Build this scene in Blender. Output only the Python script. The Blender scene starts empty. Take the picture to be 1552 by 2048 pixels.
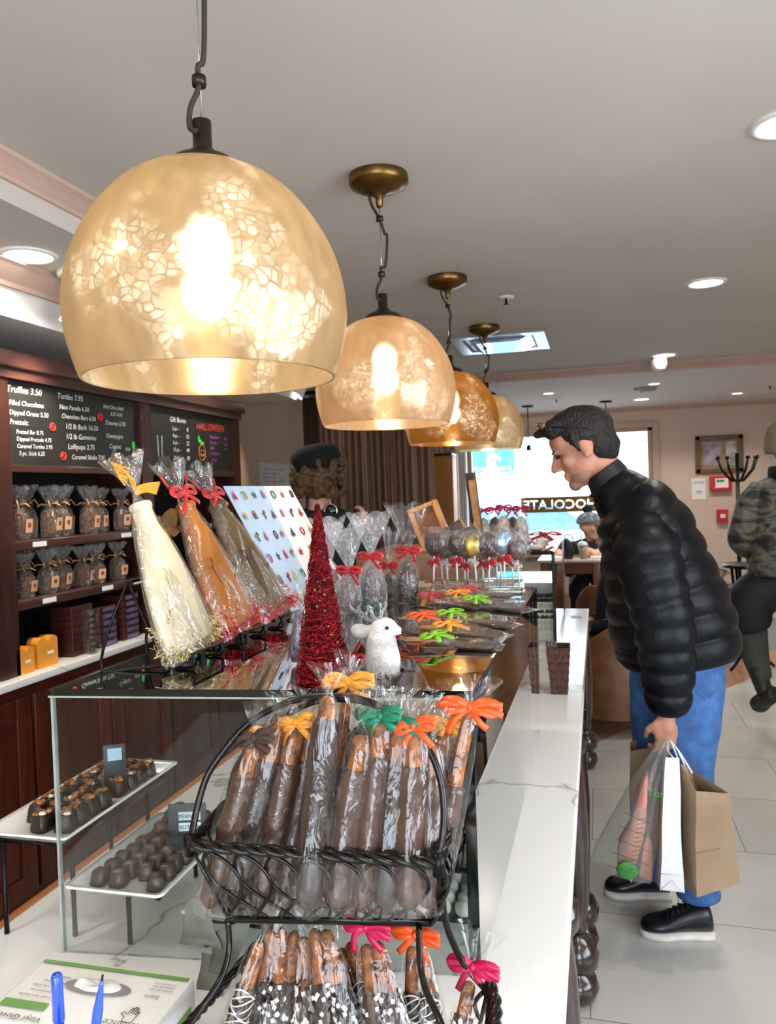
import bpy, bmesh, math, random
from mathutils import Vector, Matrix, noise
V = Vector
rnd = random.Random(7)
sc = bpy.context.scene
COL = sc.collection
PI = math.pi

# ------------------------------------------------------------------ camera
F_PX, CW, CH, EYE = 1544.0, 1552, 2048, 1.5
yaw, pitch, roll = .26456743, -.02530796, -.03363714
fw = V((-math.sin(yaw)*math.cos(pitch), math.cos(yaw)*math.cos(pitch), math.sin(pitch)))
rt = V((math.cos(yaw), math.sin(yaw), 0)); up = rt.cross(fw)
rt2 = rt*math.cos(roll)+up*math.sin(roll); up2 = -rt*math.sin(roll)+up*math.cos(roll)
cd = bpy.data.cameras.new('camera'); cam = bpy.data.objects.new('camera', cd); COL.objects.link(cam)
M = Matrix((rt2, up2, -fw)).transposed().to_4x4(); M.translation = V((0, 0, EYE)); cam.matrix_world = M
cd.sensor_fit = 'VERTICAL'; cd.sensor_height = 36; cd.lens = 36*F_PX/CH
cd.clip_start = .05; cd.clip_end = 200
cd.dof.use_dof = True; cd.dof.focus_distance = 1.15; cd.dof.aperture_fstop = 11
sc.camera = cam

def ray(x, y):
    return rt2*((x-CW/2)/F_PX)+up2*((CH/2-y)/F_PX)+fw
def aty(x, y, Y): d = ray(x, y); return V((0, 0, EYE))+d*(Y/d.y)
def atx(x, y, X): d = ray(x, y); return V((0, 0, EYE))+d*(X/d.x)
def atz(x, y, Z): d = ray(x, y); return V((0, 0, EYE))+d*((Z-EYE)/d.z)

# ------------------------------------------------------------------ materials
MATS = {}
def srgb(c):
    if isinstance(c, str): c = tuple(int(c[i:i+2], 16)/255 for i in (0, 2, 4))
    return tuple(((v/12.92) if v <= .04045 else ((v+.055)/1.055)**2.4) for v in c)+(1,)
def newmat(name):
    m = bpy.data.materials.new(name); m.use_nodes = True; nt = m.node_tree; nt.nodes.clear()
    out = nt.nodes.new('ShaderNodeOutputMaterial'); return m, nt, out
def N(nt, t, **kw):
    n = nt.nodes.new('ShaderNode'+t)
    for k, v in kw.items():
        if k in n.inputs.keys(): n.inputs[k].default_value = v
        else: setattr(n, k, v)
    return n
def ramp(nt, fac, stops):
    r = nt.nodes.new('ShaderNodeValToRGB'); nt.links.new(fac, r.inputs[0])
    el = r.color_ramp.elements
    while len(el) < len(stops): el.new(.5)
    for e, (p, c) in zip(el, stops): e.position = p; e.color = c if len(c) == 4 else tuple(c)+(1,)
    return r.outputs[0]
def pm(name, col, rough=.5, metal=0, spec=.5, var=.12, scale=20, bump=0, bscale=60, coat=0, emis=None, estr=0, sheen=0, sss=0, stretch=(1, 1, 1), col2=None):
    """principled material with procedural colour variation and bump"""
    if name in MATS: return MATS[name]
    m, nt, out = newmat(name)
    p = N(nt, 'BsdfPrincipled'); c = srgb(col)
    p.inputs['Roughness'].default_value = rough; p.inputs['Metallic'].default_value = metal
    p.inputs['Specular IOR Level'].default_value = spec; p.inputs['Coat Weight'].default_value = coat
    p.inputs['Coat Roughness'].default_value = .08
    p.inputs['Sheen Weight'].default_value = sheen
    if sss: p.inputs['Subsurface Weight'].default_value = sss; p.inputs['Subsurface Radius'].default_value = (.01, .004, .002); 
    tc = N(nt, 'TexCoord'); mp = N(nt, 'Mapping'); mp.inputs['Scale'].default_value = stretch
    nt.links.new(tc.outputs['Object'], mp.inputs[0])
    nz = N(nt, 'TexNoise', Scale=scale, Detail=4.0); nt.links.new(mp.outputs[0], nz.inputs['Vector'])
    c2 = srgb(col2) if col2 else tuple(max(0, v*(1-var*2)) for v in c[:3])+(1,)
    c1 = c if col2 else tuple(min(1, v*(1+var)) for v in c[:3])+(1,)
    o = ramp(nt, nz.outputs['Fac'], [(.3, c2), (.7, c1)])
    nt.links.new(o, p.inputs['Base Color'])
    if emis: p.inputs['Emission Color'].default_value = srgb(emis); p.inputs['Emission Strength'].default_value = estr
    if bump:
        nb = N(nt, 'TexNoise', Scale=bscale, Detail=3.0); nt.links.new(mp.outputs[0], nb.inputs['Vector'])
        b = N(nt, 'Bump', Strength=bump, Distance=.01); nt.links.new(nb.outputs['Fac'], b.inputs['Height']); nt.links.new(b.outputs[0], p.inputs['Normal'])
    nt.links.new(p.outputs[0], out.inputs[0]); MATS[name] = m; return m

def cello(name, haze=.04, gloss=.12, rough=.09, tint=(1, 1, 1), scale=45, bstr=.8):
    """clear crinkled film: transparent + glossy creases + faint haze"""
    m, nt, out = newmat(name)
    tr = N(nt, 'BsdfTransparent'); tr.inputs[0].default_value = tint+(1,)
    gl = N(nt, 'BsdfAnisotropic') if False else N(nt, 'BsdfGlossy'); gl.inputs['Roughness'].default_value = rough; gl.inputs[0].default_value = (1, 1, 1, 1)
    df = N(nt, 'BsdfDiffuse'); df.inputs[0].default_value = (.85, .85, .86, 1)
    tl = N(nt, 'BsdfTranslucent'); tl.inputs[0].default_value = (.85, .85, .86, 1)
    hz = N(nt, 'MixShader', Fac=.5); nt.links.new(df.outputs[0], hz.inputs[1]); nt.links.new(tl.outputs[0], hz.inputs[2])
    tc = N(nt, 'TexCoord'); mp = N(nt, 'Mapping'); mp.inputs['Scale'].default_value = (1, 1, .45); nt.links.new(tc.outputs['Object'], mp.inputs[0])
    vo = N(nt, 'TexVoronoi', Scale=scale); nt.links.new(mp.outputs[0], vo.inputs['Vector'])
    nz = N(nt, 'TexNoise', Scale=scale*1.5, Detail=3.0, Distortion=1.5); nt.links.new(mp.outputs[0], nz.inputs['Vector'])
    ad = N(nt, 'Math', operation='ADD'); nt.links.new(vo.outputs['Distance'], ad.inputs[0]); nt.links.new(nz.outputs['Fac'], ad.inputs[1])
    b = N(nt, 'Bump', Strength=bstr, Distance=.012); nt.links.new(ad.outputs[0], b.inputs['Height'])
    nt.links.new(b.outputs[0], gl.inputs['Normal'])
    lw = N(nt, 'LayerWeight', Blend=.35); nt.links.new(b.outputs[0], lw.inputs['Normal'])
    mu = N(nt, 'MapRange'); mu.inputs['To Min'].default_value = gloss*.5; mu.inputs['To Max'].default_value = min(.85, gloss*3.6); nt.links.new(lw.outputs['Facing'], mu.inputs['Value'])
    m1 = N(nt, 'MixShader', Fac=haze); nt.links.new(tr.outputs[0], m1.inputs[1]); nt.links.new(hz.outputs[0], m1.inputs[2])
    m2 = N(nt, 'MixShader'); nt.links.new(mu.outputs[0], m2.inputs[0]); nt.links.new(m1.outputs[0], m2.inputs[1]); nt.links.new(gl.outputs[0], m2.inputs[2])
    nt.links.new(m2.outputs[0], out.inputs[0]); MATS[name] = m; return m

def glassmat(name, tint=(.93, .97, .95), f=1.0, rough=.0, add=0.0):
    m, nt, out = newmat(name)
    tr = N(nt, 'BsdfTransparent'); tr.inputs[0].default_value = tint+(1,)
    gl = N(nt, 'BsdfGlossy'); gl.inputs['Roughness'].default_value = rough; gl.inputs[0].default_value = (1, 1, 1, 1)
    fr = N(nt, 'Fresnel', IOR=1.5)
    mu = N(nt, 'Math', operation='MULTIPLY_ADD', use_clamp=True); mu.inputs[1].default_value = f; mu.inputs[2].default_value = add; nt.links.new(fr.outputs[0], mu.inputs[0])
    mx = N(nt, 'MixShader'); nt.links.new(mu.outputs[0], mx.inputs[0]); nt.links.new(tr.outputs[0], mx.inputs[1]); nt.links.new(gl.outputs[0], mx.inputs[2])
    nt.links.new(mx.outputs[0], out.inputs[0]); MATS[name] = m; return m

def emat(name, col, s):
    m, nt, out = newmat(name); e = N(nt, 'Emission'); e.inputs[0].default_value = srgb(col); e.inputs[1].default_value = s
    nt.links.new(e.outputs[0], out.inputs[0]); MATS[name] = m; return m

def marble(name, base='efeeea'):
    m, nt, out = newmat(name); p = N(nt, 'BsdfPrincipled'); p.inputs['Roughness'].default_value = .16
    tc = N(nt, 'TexCoord'); nz = N(nt, 'TexNoise', Scale=1.1, Detail=7.0, Distortion=.5); nt.links.new(tc.outputs['Object'], nz.inputs['Vector'])
    a = N(nt, 'Math', operation='SUBTRACT'); a.inputs[1].default_value = .5; nt.links.new(nz.outputs['Fac'], a.inputs[0])
    ab = N(nt, 'Math', operation='ABSOLUTE'); nt.links.new(a.outputs[0], ab.inputs[0])
    c = srgb(base); v = srgb('a9a6a0'); w = srgb('e0dfdb')
    o = ramp(nt, ab.outputs[0], [(0, v), (.0025, w), (.009, c)])
    nt.links.new(o, p.inputs['Base Color']); nt.links.new(p.outputs[0], out.inputs[0]); MATS[name] = m; return m

def woodm(name, c1, c2, rough=.35, axis='Z', coat=.2):
    if name in MATS: return MATS[name]
    m, nt, out = newmat(name); p = N(nt, 'BsdfPrincipled'); p.inputs['Roughness'].default_value = rough; p.inputs['Coat Weight'].default_value = coat
    tc = N(nt, 'TexCoord'); mp = N(nt, 'Mapping'); s = {'X': (1, 14, 14), 'Y': (14, 1, 14), 'Z': (14, 14, 1)}[axis]; mp.inputs['Scale'].default_value = s
    nt.links.new(tc.outputs['Object'], mp.inputs[0]); nz = N(nt, 'TexNoise', Scale=2.5, Detail=6.0, Distortion=.8); nt.links.new(mp.outputs[0], nz.inputs['Vector'])
    o = ramp(nt, nz.outputs['Fac'], [(.3, srgb(c1)), (.7, srgb(c2))]); nt.links.new(o, p.inputs['Base Color'])
    nt.links.new(p.outputs[0], out.inputs[0]); MATS[name] = m; return m

# ------------------------------------------------------------------ text (made first, before the scene grows)
TXT = {}
def make_texts(strings):
    obs = []
    for s in strings:
        c = bpy.data.curves.new('t', 'FONT'); c.body = s; c.size = 1; c.extrude = 0; c.resolution_u = 2
        o = bpy.data.objects.new('t', c); COL.objects.link(o); obs.append((s, o))
    bpy.context.view_layer.update(); dg = bpy.context.evaluated_depsgraph_get()
    for s, o in obs:
        me = bpy.data.meshes.new_from_object(o.evaluated_get(dg))
        vs = [v.co.copy() for v in me.vertices]; fs = [tuple(p.vertices) for p in me.polygons]
        w = max([v.x for v in vs]+[.01]); TXT[s] = (vs, fs, w); bpy.data.meshes.remove(me)
    for s, o in obs:
        c = o.data; bpy.data.objects.remove(o); bpy.data.curves.remove(c)

# ------------------------------------------------------------------ mesh builder
ORG = {}
def frame(d, hint=V((0, 0, 1))):
    d = d.normalized()
    if abs(d.dot(hint)) > .98: hint = V((1, 0, 0))
    a = hint.cross(d).normalized(); return a, d.cross(a).normalized(), d
class MB:
    def __init__(s): s.bm = bmesh.new(); s.mi = 0
    def face(s, vs):
        try: f = s.bm.faces.new(vs); f.material_index = s.mi; f.smooth = True; return f
        except ValueError: return None
    def box(s, c, size, R=None, bev=0):
        c = V(c); h = [v/2 for v in size]; R = R or Matrix.Identity(3)
        st = len(s.bm.verts)
        if bev > 0:
            b = min(bev, min(h)*.9); t = bmesh.new(); bmesh.ops.create_cube(t, size=1)
            for v in t.verts: v.co = V((v.co.x*size[0], v.co.y*size[1], v.co.z*size[2]))
            bmesh.ops.bevel(t, geom=list(t.edges), offset=b, segments=2, profile=.7, affect='EDGES')
            mp = [s.bm.verts.new(c+R@v.co) for v in t.verts]; t.verts.index_update()
            for f in t.faces:
                ff = s.face([mp[v.index] for v in f.verts])
            t.free(); return s
        vv = [s.bm.verts.new(c+R@V((x*h[0], y*h[1], z*h[2]))) for x in (-1, 1) for y in (-1, 1) for z in (-1, 1)]
        for q in ((0, 1, 3, 2), (4, 6, 7, 5), (0, 4, 5, 1), (2, 3, 7, 6), (0, 2, 6, 4), (1, 5, 7, 3)):
            f = s.face([vv[i] for i in q]); f.smooth = False
        return s
    def bb(s, x0, x1, y0, y1, z0, z1, bev=0): return s.box(((x0+x1)/2, (y0+y1)/2, (z0+z1)/2), (x1-x0, y1-y0, z1-z0), None, bev)
    def quad(s, *pts, flat=True):
        f = s.face([s.bm.verts.new(V(p)) for p in pts]); 
        if f: f.smooth = not flat
        return s
    def rings(s, R, cap=True, closed=False):
        L = [[s.bm.verts.new(p) for p in r] for r in R]; n = len(L[0])
        for a, b in zip(L, L[1:]+([L[0]] if closed else [])):
            for i in range(n): s.face([a[i], a[(i+1) % n], b[(i+1) % n], b[i]])
        if cap and not closed:
            if n > 2: s.face(L[0][::-1]); s.face(L[-1])
        return s
    def tube(s, pts, r, seg=8, closed=False, cap=True, flat=None, hint=V((0, 0, 1))):
        pts = [V(p) for p in pts]; n = len(pts); R = []; pa = None
        for i, p in enumerate(pts):
            d = (pts[(i+1) % n]-pts[i-1]) if closed or 0 < i < n-1 else (pts[1]-pts[0] if i == 0 else pts[-1]-pts[-2])
            if d.length < 1e-9: d = V((0, 0, 1))
            d.normalize()
            if pa is None: a, b, _ = frame(d, hint)
            else:
                a = (pa-d*pa.dot(d)); a = a.normalized() if a.length > 1e-6 else frame(d)[0]; b = d.cross(a)
            pa = a; ri = r[i] if isinstance(r, (list, tuple)) else r
            rb = ri if flat is None else ri*flat
            R.append([p+a*(ri*math.cos(2*PI*k/seg))+b*(rb*math.sin(2*PI*k/seg)) for k in range(seg)])
        return s.rings(R, cap, closed)
    def cyl(s, p0, p1, r0, r1=None, seg=16): return s.tube([p0, p1], [r0, r0 if r1 is None else r1], seg)
    def lathe(s, prof, o=(0, 0, 0), seg=24, axis=V((0, 0, 1)), cap=False):
        o = V(o); a, b, d = frame(V(axis), V((1, 0, 0)))
        return s.rings([[o+d*z+a*(max(r, 1e-4)*math.cos(2*PI*k/seg))+b*(max(r, 1e-4)*math.sin(2*PI*k/seg)) for k in range(seg)] for r, z in prof], cap)
    def ell(s, c, r, R=None, u=16, v=10):
        c = V(c); r = (r, r, r) if not isinstance(r, (tuple, list)) else r; R = R or Matrix.Identity(3); rows = []
        top = s.bm.verts.new(c+R@V((0, 0, r[2]))); bot = s.bm.verts.new(c+R@V((0, 0, -r[2])))
        for j in range(1, v):
            t = PI*j/v; rows.append([s.bm.verts.new(c+R@V((r[0]*math.sin(t)*math.cos(2*PI*i/u), r[1]*math.sin(t)*math.sin(2*PI*i/u), r[2]*math.cos(t)))) for i in range(u)])
        for i in range(u): s.face([top, rows[0][i], rows[0][(i+1) % u]]); s.face([bot, rows[-1][(i+1) % u], rows[-1][i]])
        for a, b in zip(rows, rows[1:]):
            for i in range(u): s.face([a[i], b[i], b[(i+1) % u], a[(i+1) % u]])
        return s
    def cap(s, p0, p1, r0, r1=None, seg=12):
        """tapered capsule"""
        p0, p1 = V(p0), V(p1); r1 = r0 if r1 is None else r1; a, b, d = frame(p1-p0); R = []
        for i in range(5):
            t = PI/2*(i/4); R.append((p0-d*(r0*math.cos(t)), r0*max(math.sin(t), .02)))
        for i in range(5):
            t = PI/2*(i/4); R.append((p1+d*(r1*math.sin(t)), r1*max(math.cos(t), .02)))
        return s.rings([[c+a*(q*math.cos(2*PI*k/seg))+b*(q*math.sin(2*PI*k/seg)) for k in range(seg)] for c, q in R])
    def prism(s, poly, o, ax, ay, t, bev=0):
        """2-d outline extruded by vector t"""
        o, ax, ay, t = V(o), V(ax), V(ay), V(t); A = [s.bm.verts.new(o+ax*x+ay*y) for x, y in poly]; B = [s.bm.verts.new(o+ax*x+ay*y+t) for x, y in poly]; n = len(poly)
        for f in (s.face(A[::-1]), s.face(B)):
            if f: f.smooth = False
        for i in range(n):
            f = s.face([A[i], A[(i+1) % n], B[(i+1) % n], B[i]])
            if f: f.smooth = False
        return s
    def ribbon(s, pts, w, n=V((0, 0, 1)), t=.0006):
        pts = [V(p) for p in pts]; R = []
        for i, p in enumerate(pts):
            d = (pts[min(i+1, len(pts)-1)]-pts[max(i-1, 0)]).normalized(); a = d.cross(n)
            a = a.normalized() if a.length > 1e-4 else frame(d)[0]; b = a.cross(d); ww = w[i] if isinstance(w, (list, tuple)) else w
            R.append([p+a*ww/2+b*t, p-a*ww/2+b*t, p-a*ww/2-b*t, p+a*ww/2-b*t])
        return s.rings(R)
    def text(s, st, o, ax, ay, size, align='L', mir=False, off=0, sx=1):
        vs, fs, w = TXT[st]; o, ax, ay = V(o), V(ax).normalized(), V(ay).normalized(); n = ax.cross(ay)*off; k = {'L': 0, 'C': w/2, 'R': w}[align]
        vv = [s.bm.verts.new(o+ax*((v.x-k)*size*sx*(-1 if mir else 1))+ay*(v.y*size)+n) for v in vs]
        for f in fs:
            q = s.face([vv[i] for i in (f[::-1] if mir else f)])
            if q: q.smooth = False
        return s
    def noise(s, amp, sc, seed=0, sel=None):
        for v in s.bm.verts:
            if sel and not sel(v.co): continue
            v.co += noise.noise_vector(v.co*sc+V((seed, seed*1.7, -seed)))*amp
        return s
    def build(s, name, mats, parent=None, mods=None, sharp=None, loc=None, keep=False):
        me = bpy.data.meshes.new(name)
        bmesh.ops.recalc_face_normals(s.bm, faces=s.bm.faces[:])
        root = parent
        while root is not None and root.parent: root = root.parent
        off = ORG.get(root.name, V((0, 0, 0))) if root else (V(loc) if loc is not None else V((0, 0, 0)))
        if off.length: bmesh.ops.translate(s.bm, vec=-off, verts=s.bm.verts[:])
        if sharp:
            s.bm.normal_update()
            for e in s.bm.edges:
                if len(e.link_faces) == 2 and e.calc_face_angle(0) > sharp: e.smooth = False
        s.bm.to_mesh(me); 
        if not keep: s.bm.free()
        for m in (mats if isinstance(mats, (list, tuple)) else [mats]): me.materials.append(m)
        o = bpy.data.objects.new(name, me); COL.objects.link(o)
        if parent: o.parent = parent
        elif loc is not None: o.location = V(loc); ORG[o.name] = V(loc)
        for m in (mods or []): m(o)
        return o
def m_remesh(vs, smooth=6):
    def f(o):
        r = o.modifiers.new('r', 'REMESH'); r.mode = 'VOXEL'; r.voxel_size = vs; r.use_smooth_shade = True
        if smooth: q = o.modifiers.new('s', 'SMOOTH'); q.iterations = smooth; q.factor = .5
    return f
def m_subd(n=1):
    def f(o): q = o.modifiers.new('s', 'SUBSURF'); q.levels = n; q.render_levels = n
    return f
def tag(o, label=None, cat=None, group=None, kind=None):
    if label: o['label'] = label
    if cat: o['category'] = cat
    if group: o['group'] = group
    if kind: o['kind'] = kind
    return o
def thing(name, label, cat, loc=(0, 0, 0), group=None, local=False):
    """empty at the base of a thing; parts given in world coordinates unless local"""
    o = bpy.data.objects.new(name, None); COL.objects.link(o); o.empty_display_size = .05
    if not local: o.location = V(loc); ORG[o.name] = V(loc)
    return tag(o, label, cat, group)
def struct(name, mb, mats): o = mb.build(name, mats); o['kind'] = 'structure'; return o
def dup(root, loc, rz=0, label=None, group=None, rot=None, scale=None):
    r = root.copy(); COL.objects.link(r); r.location = V(loc); r.rotation_euler = rot or (0, 0, rz)
    if scale: r.scale = (scale,)*3 if not isinstance(scale, tuple) else scale
    if label: r['label'] = label
    if group: r['group'] = group
    def rec(a, b):
        for ch in [c for c in a.children]:
            c = ch.copy(); COL.objects.link(c); c.parent = b; rec(ch, c)
    rec(root, r); return r
def cr(pts, n=6):
    """catmull-rom through tuples"""
    P = [tuple(p) for p in pts]; P = [P[0]]+P+[P[-1]]; out = []
    for i in range(1, len(P)-2):
        for k in range(n):
            t = k/n; out.append(tuple(.5*((2*b)+(-a+c)*t+(2*a-5*b+4*c-d)*t*t+(-a+3*b-3*c+d)*t**3) for a, b, c, d in zip(P[i-1], P[i], P[i+1], P[i+2])))
    out.append(P[-2]); return out
def loft(mb, keys, side=V((0, 1, 0)), n=6, seg=24, bulge=0, nb=0, power=2.0, cap=True):
    """keys: (centre, half depth, half width along side). bulge/nb: quilted puffer rolls"""
    K = cr([tuple(V(c))+(a, b) for c, a, b in keys], n); R = []; N_ = len(K)
    L = [0]
    for a, b in zip(K, K[1:]): L.append(L[-1]+(V(b[:3])-V(a[:3])).length)
    for i, k in enumerate(K):
        c = V(k[:3]); d = (V(K[min(i+1, N_-1)][:3])-V(K[max(i-1, 0)][:3])).normalized()
        w = (side-d*side.dot(d)).normalized(); q = w.cross(d).normalized(); g = 0
        if nb: g = bulge*abs(math.sin(PI*nb*L[i]/L[-1]))**.55
        ring = []
        for s_ in range(seg):
            t = 2*PI*s_/seg; cx, sx = math.cos(t), math.sin(t)
            e = 2/power; X = math.copysign(abs(cx)**e, cx); Y = math.copysign(abs(sx)**e, sx)
            ring.append(c+q*(X*(k[3]+g))+w*(Y*(k[4]+g)))
        R.append(ring)
    mb.rings(R, cap); return mb
# ------------------------------------------------------------------ palette
ceilm = pm('ceiling_paint', 'c9c1b6', .9, var=.02, scale=3)
ceil2m = pm('ceiling_white', 'd9d4ce', .9, var=.02, scale=3)
wallm = pm('wall_paint', 'd3bfb0', .85, var=.03, scale=2)
tanm = pm('tan_wall_paint', 'b9a48a', .85, var=.03, scale=2)
crownm = pm('crown_paint', 'c2a593', .55, var=.04, scale=4)
whitem = pm('white_paint', 'e6e3df', .6, var=.02)
brownm = woodm('dark_mahogany', '2a1510', '42241c', .32, 'Z', .3)
brownh = woodm('dark_mahogany_rail', '36201b', '50322a', .35, 'Y', .3)
cabm = woodm('mahogany_cabinet', '3a1609', '5c2712', .35, 'Z', .2)
blackm = pm('black_metal', '0c0b0b', .32, .6, var=.3, scale=60, bump=.1)
ironm = pm('bronze_black_wire', '1b1512', .3, .7, var=.35, scale=80, bump=.1, coat=.3)
gapshadem = pm('black_gap_shade', '0b0908', .8)
brassm = pm('aged_brass', '7a5f34', .34, .95, var=.25, scale=12, stretch=(1, 1, 6))
bronzem = pm('dark_bronze', '4a3f31', .4, .85, var=.2)
marblem = marble('white_marble')
chocm = pm('milk_chocolate', '452a1b', .38, var=.18, scale=25, bump=.25, bscale=70, spec=.6)
darkchoc = pm('dark_chocolate', '2e1f17', .35, var=.2, scale=30, bump=.2, bscale=80)
pretzm = pm('pretzel_crust', '8f531f', .5, var=.4, scale=70, bump=.5, bscale=120)
whitechoc = pm('white_chocolate', 'e3dcc8', .4, var=.05)
porcm = pm('white_porcelain', 'f1f0ed', .12, var=.01, coat=.5)
paperw = pm('white_paper', 'f0efec', .7, var=.03, scale=8)
chromem = pm('chrome', 'd8dadd', .15, 1)
skinm = pm('skin', 'c98d72', .5, var=.08, scale=12, sss=.08)
skin2 = pm('pale_skin', 'd9a68e', .5, var=.06, scale=12, sss=.05)
cel = cello('cellophane', .003, .075, .045, scale=22, bstr=.35)
celb = cello('crinkled_cellophane', .012, .07, .05, scale=38, bstr=.55)
celh = cello('hazy_cellophane', .16, .12, .12, scale=40, bstr=1)
redr = pm('red_ribbon', 'c01218', .3, var=.15, sheen=.2); oranger = pm('orange_ribbon', 'ee5a1c', .35, var=.12)
yelr = pm('golden_raffia', 'e59a34', .5, var=.2, scale=90, stretch=(1, 1, 5)); greenr = pm('lime_ribbon', '7fbf22', .35, var=.15)
tealr = pm('teal_green_ribbon', '0f7a5a', .35, var=.15); magr = pm('magenta_red_ribbon', 'c8184e', .35, var=.15)
glass = glassmat('clear_glass', (.96, .98, .97), .45)
topglass = glassmat('smoked_top_glass', (.72, .76, .75), 1.6, .012, .06)
edgeg = pm('dark_green_glass_edge', '07120f', .12, var=.1, coat=.6)

# text
make_texts(['Truffles 3.50', 'Turtles 7.95', 'Filled Chocolates', 'Non Pareils 6.50', 'Hot Chocolate', 'Dipped Oreos 5.50', 'Chocolate Bars 6.50', '5.75 4/20', 'S\'mores 6.50', 'Pretzels:', '1/2 lb Bark 16.50', '1/2 lb Gummies', 'Champagne', 'Pretzel Bar 8.75', 'Dipped Pretzels 4.75', 'Caramel Turtles 3.95', '5 pc. Stick 6.25', 'Lollipops 2.75', 'Caramel Sticks 7.50', 'Cognac', '8.50', 'Gift Boxes', '2 pc. -', '4 pc. -', '6 pc. -', '12 pc. -', '24 pc. -', '8', '15', '22', '44', '88', 'HALLOWEEN', 'Pumpkins', 'Ghosts', 'Bark', 'Lollipops', 'Pops', '5.5', 'PEANUT', 'BUTTER', 'Reliance', 'Sysco', 'Vinyl Gloves', 'Latex Free', 'Small, Non-Sterile', 'Powder Free', 'Single Use Only', 'Ambidextrous', 'Guantes de Vinil', 'CHOCOLATE', 'STEA', 'Cafe', 'Hotel Bistro', 'Yes', 'GLOVES', 'NOTICE', 'N°5'])

# ------------------------------------------------------------------ floor
def floor_mat():
    m, nt, out = newmat('floor_tile'); p = N(nt, 'BsdfPrincipled'); p.inputs['Roughness'].default_value = .22
    tc = N(nt, 'TexCoord'); mp = N(nt, 'Mapping'); mp.inputs['Location'].default_value = (.055, -.49+.001, 0)
    nt.links.new(tc.outputs['Object'], mp.inputs[0])
    br = N(nt, 'TexBrick', offset=.5); br.inputs['Scale'].default_value = 1; br.inputs['Mortar Size'].default_value = .0022; br.inputs['Brick Width'].default_value = .6; br.inputs['Row Height'].default_value = .57
    br.inputs['Color1'].default_value = srgb('d9d8d3'); br.inputs['Color2'].default_value = srgb('cfcec8'); br.inputs['Mortar'].default_value = srgb('8f9090')
    nt.links.new(mp.outputs[0], br.inputs['Vector'])
    nz = N(nt, 'TexNoise', Scale=2.2, Detail=5.0, Distortion=.4); nt.links.new(tc.outputs['Object'], nz.inputs['Vector'])
    rr = ramp(nt, nz.outputs['Fac'], [(.25, (.82, .82, .81)), (.75, (1, 1, 1))])
    mu = N(nt, 'MixRGB', blend_type='MULTIPLY'); mu.inputs[0].default_value = 1; nt.links.new(br.outputs['Color'], mu.inputs[1]); nt.links.new(rr, mu.inputs[2])
    sx = N(nt, 'SeparateXYZ'); nt.links.new(tc.outputs['Object'], sx.inputs[0])
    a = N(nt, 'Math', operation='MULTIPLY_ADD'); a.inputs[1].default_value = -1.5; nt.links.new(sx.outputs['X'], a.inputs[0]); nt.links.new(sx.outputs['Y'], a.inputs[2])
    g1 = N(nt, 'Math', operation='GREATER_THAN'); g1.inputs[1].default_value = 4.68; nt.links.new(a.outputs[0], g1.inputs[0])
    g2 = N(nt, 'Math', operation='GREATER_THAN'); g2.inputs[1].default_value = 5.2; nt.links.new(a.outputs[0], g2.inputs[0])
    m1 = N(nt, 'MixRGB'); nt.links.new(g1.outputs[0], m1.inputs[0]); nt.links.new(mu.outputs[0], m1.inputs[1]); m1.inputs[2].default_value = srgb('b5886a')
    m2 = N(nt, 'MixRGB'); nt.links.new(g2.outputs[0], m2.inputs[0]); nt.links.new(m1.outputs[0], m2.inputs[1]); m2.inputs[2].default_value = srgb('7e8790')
    nt.links.new(m2.outputs[0], p.inputs['Base Color']); nt.links.new(p.outputs[0], out.inputs[0]); return m
XR, XL, YB, YF = 2.35, -2.4, -2.4, 9.1
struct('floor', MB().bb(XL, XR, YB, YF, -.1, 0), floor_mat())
# ceilings
struct('ceiling', MB().bb(-1.5, XR, YB, 6.3, 2.42, 2.52), ceilm)
struct('ceiling_2', MB().bb(XL, -1.5, YB, 6.3, 2.31, 2.52), ceilm)
struct('ceiling_3', MB().bb(XL, XR, 6.3, YF, 2.355, 2.52), ceil2m)
struct('ceiling_4', MB().bb(XL, -1.9, YB, 4.8, 2.135, 2.31), ceil2m)
def crown(name, x0, x1, y0, y1, z, axis, d=.06, h=.055):
    prof = [(0, 0), (d, 0), (d, -.012), (d*.8, -.018), (d*.55, -.5*h), (d*.22, -.8*h), (d*.2, -h), (0, -h)]
    mb = MB()
    if axis == 'Y': mb.prism(prof, (x0, y0, z), (1, 0, 0), (0, 0, 1), (0, y1-y0, 0))
    else: mb.prism(prof, (x0, y0, z), (0, -1, 0), (0, 0, 1), (x1-x0, 0, 0))
    return struct(name, mb, crownm)
crown('trim_1', -1.5, 0, YB, 6.3, 2.42, 'Y')
crown('trim_2', -1.9, 0, YB, 4.8, 2.31, 'Y', .08, .075)
crown('trim_3', -1.5, XR, 6.3, 0, 2.42, 'X', .07, .065)
crown('trim_4', -1.9, XR, YF, 0, 2.355, 'X', .05, .045)
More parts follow.
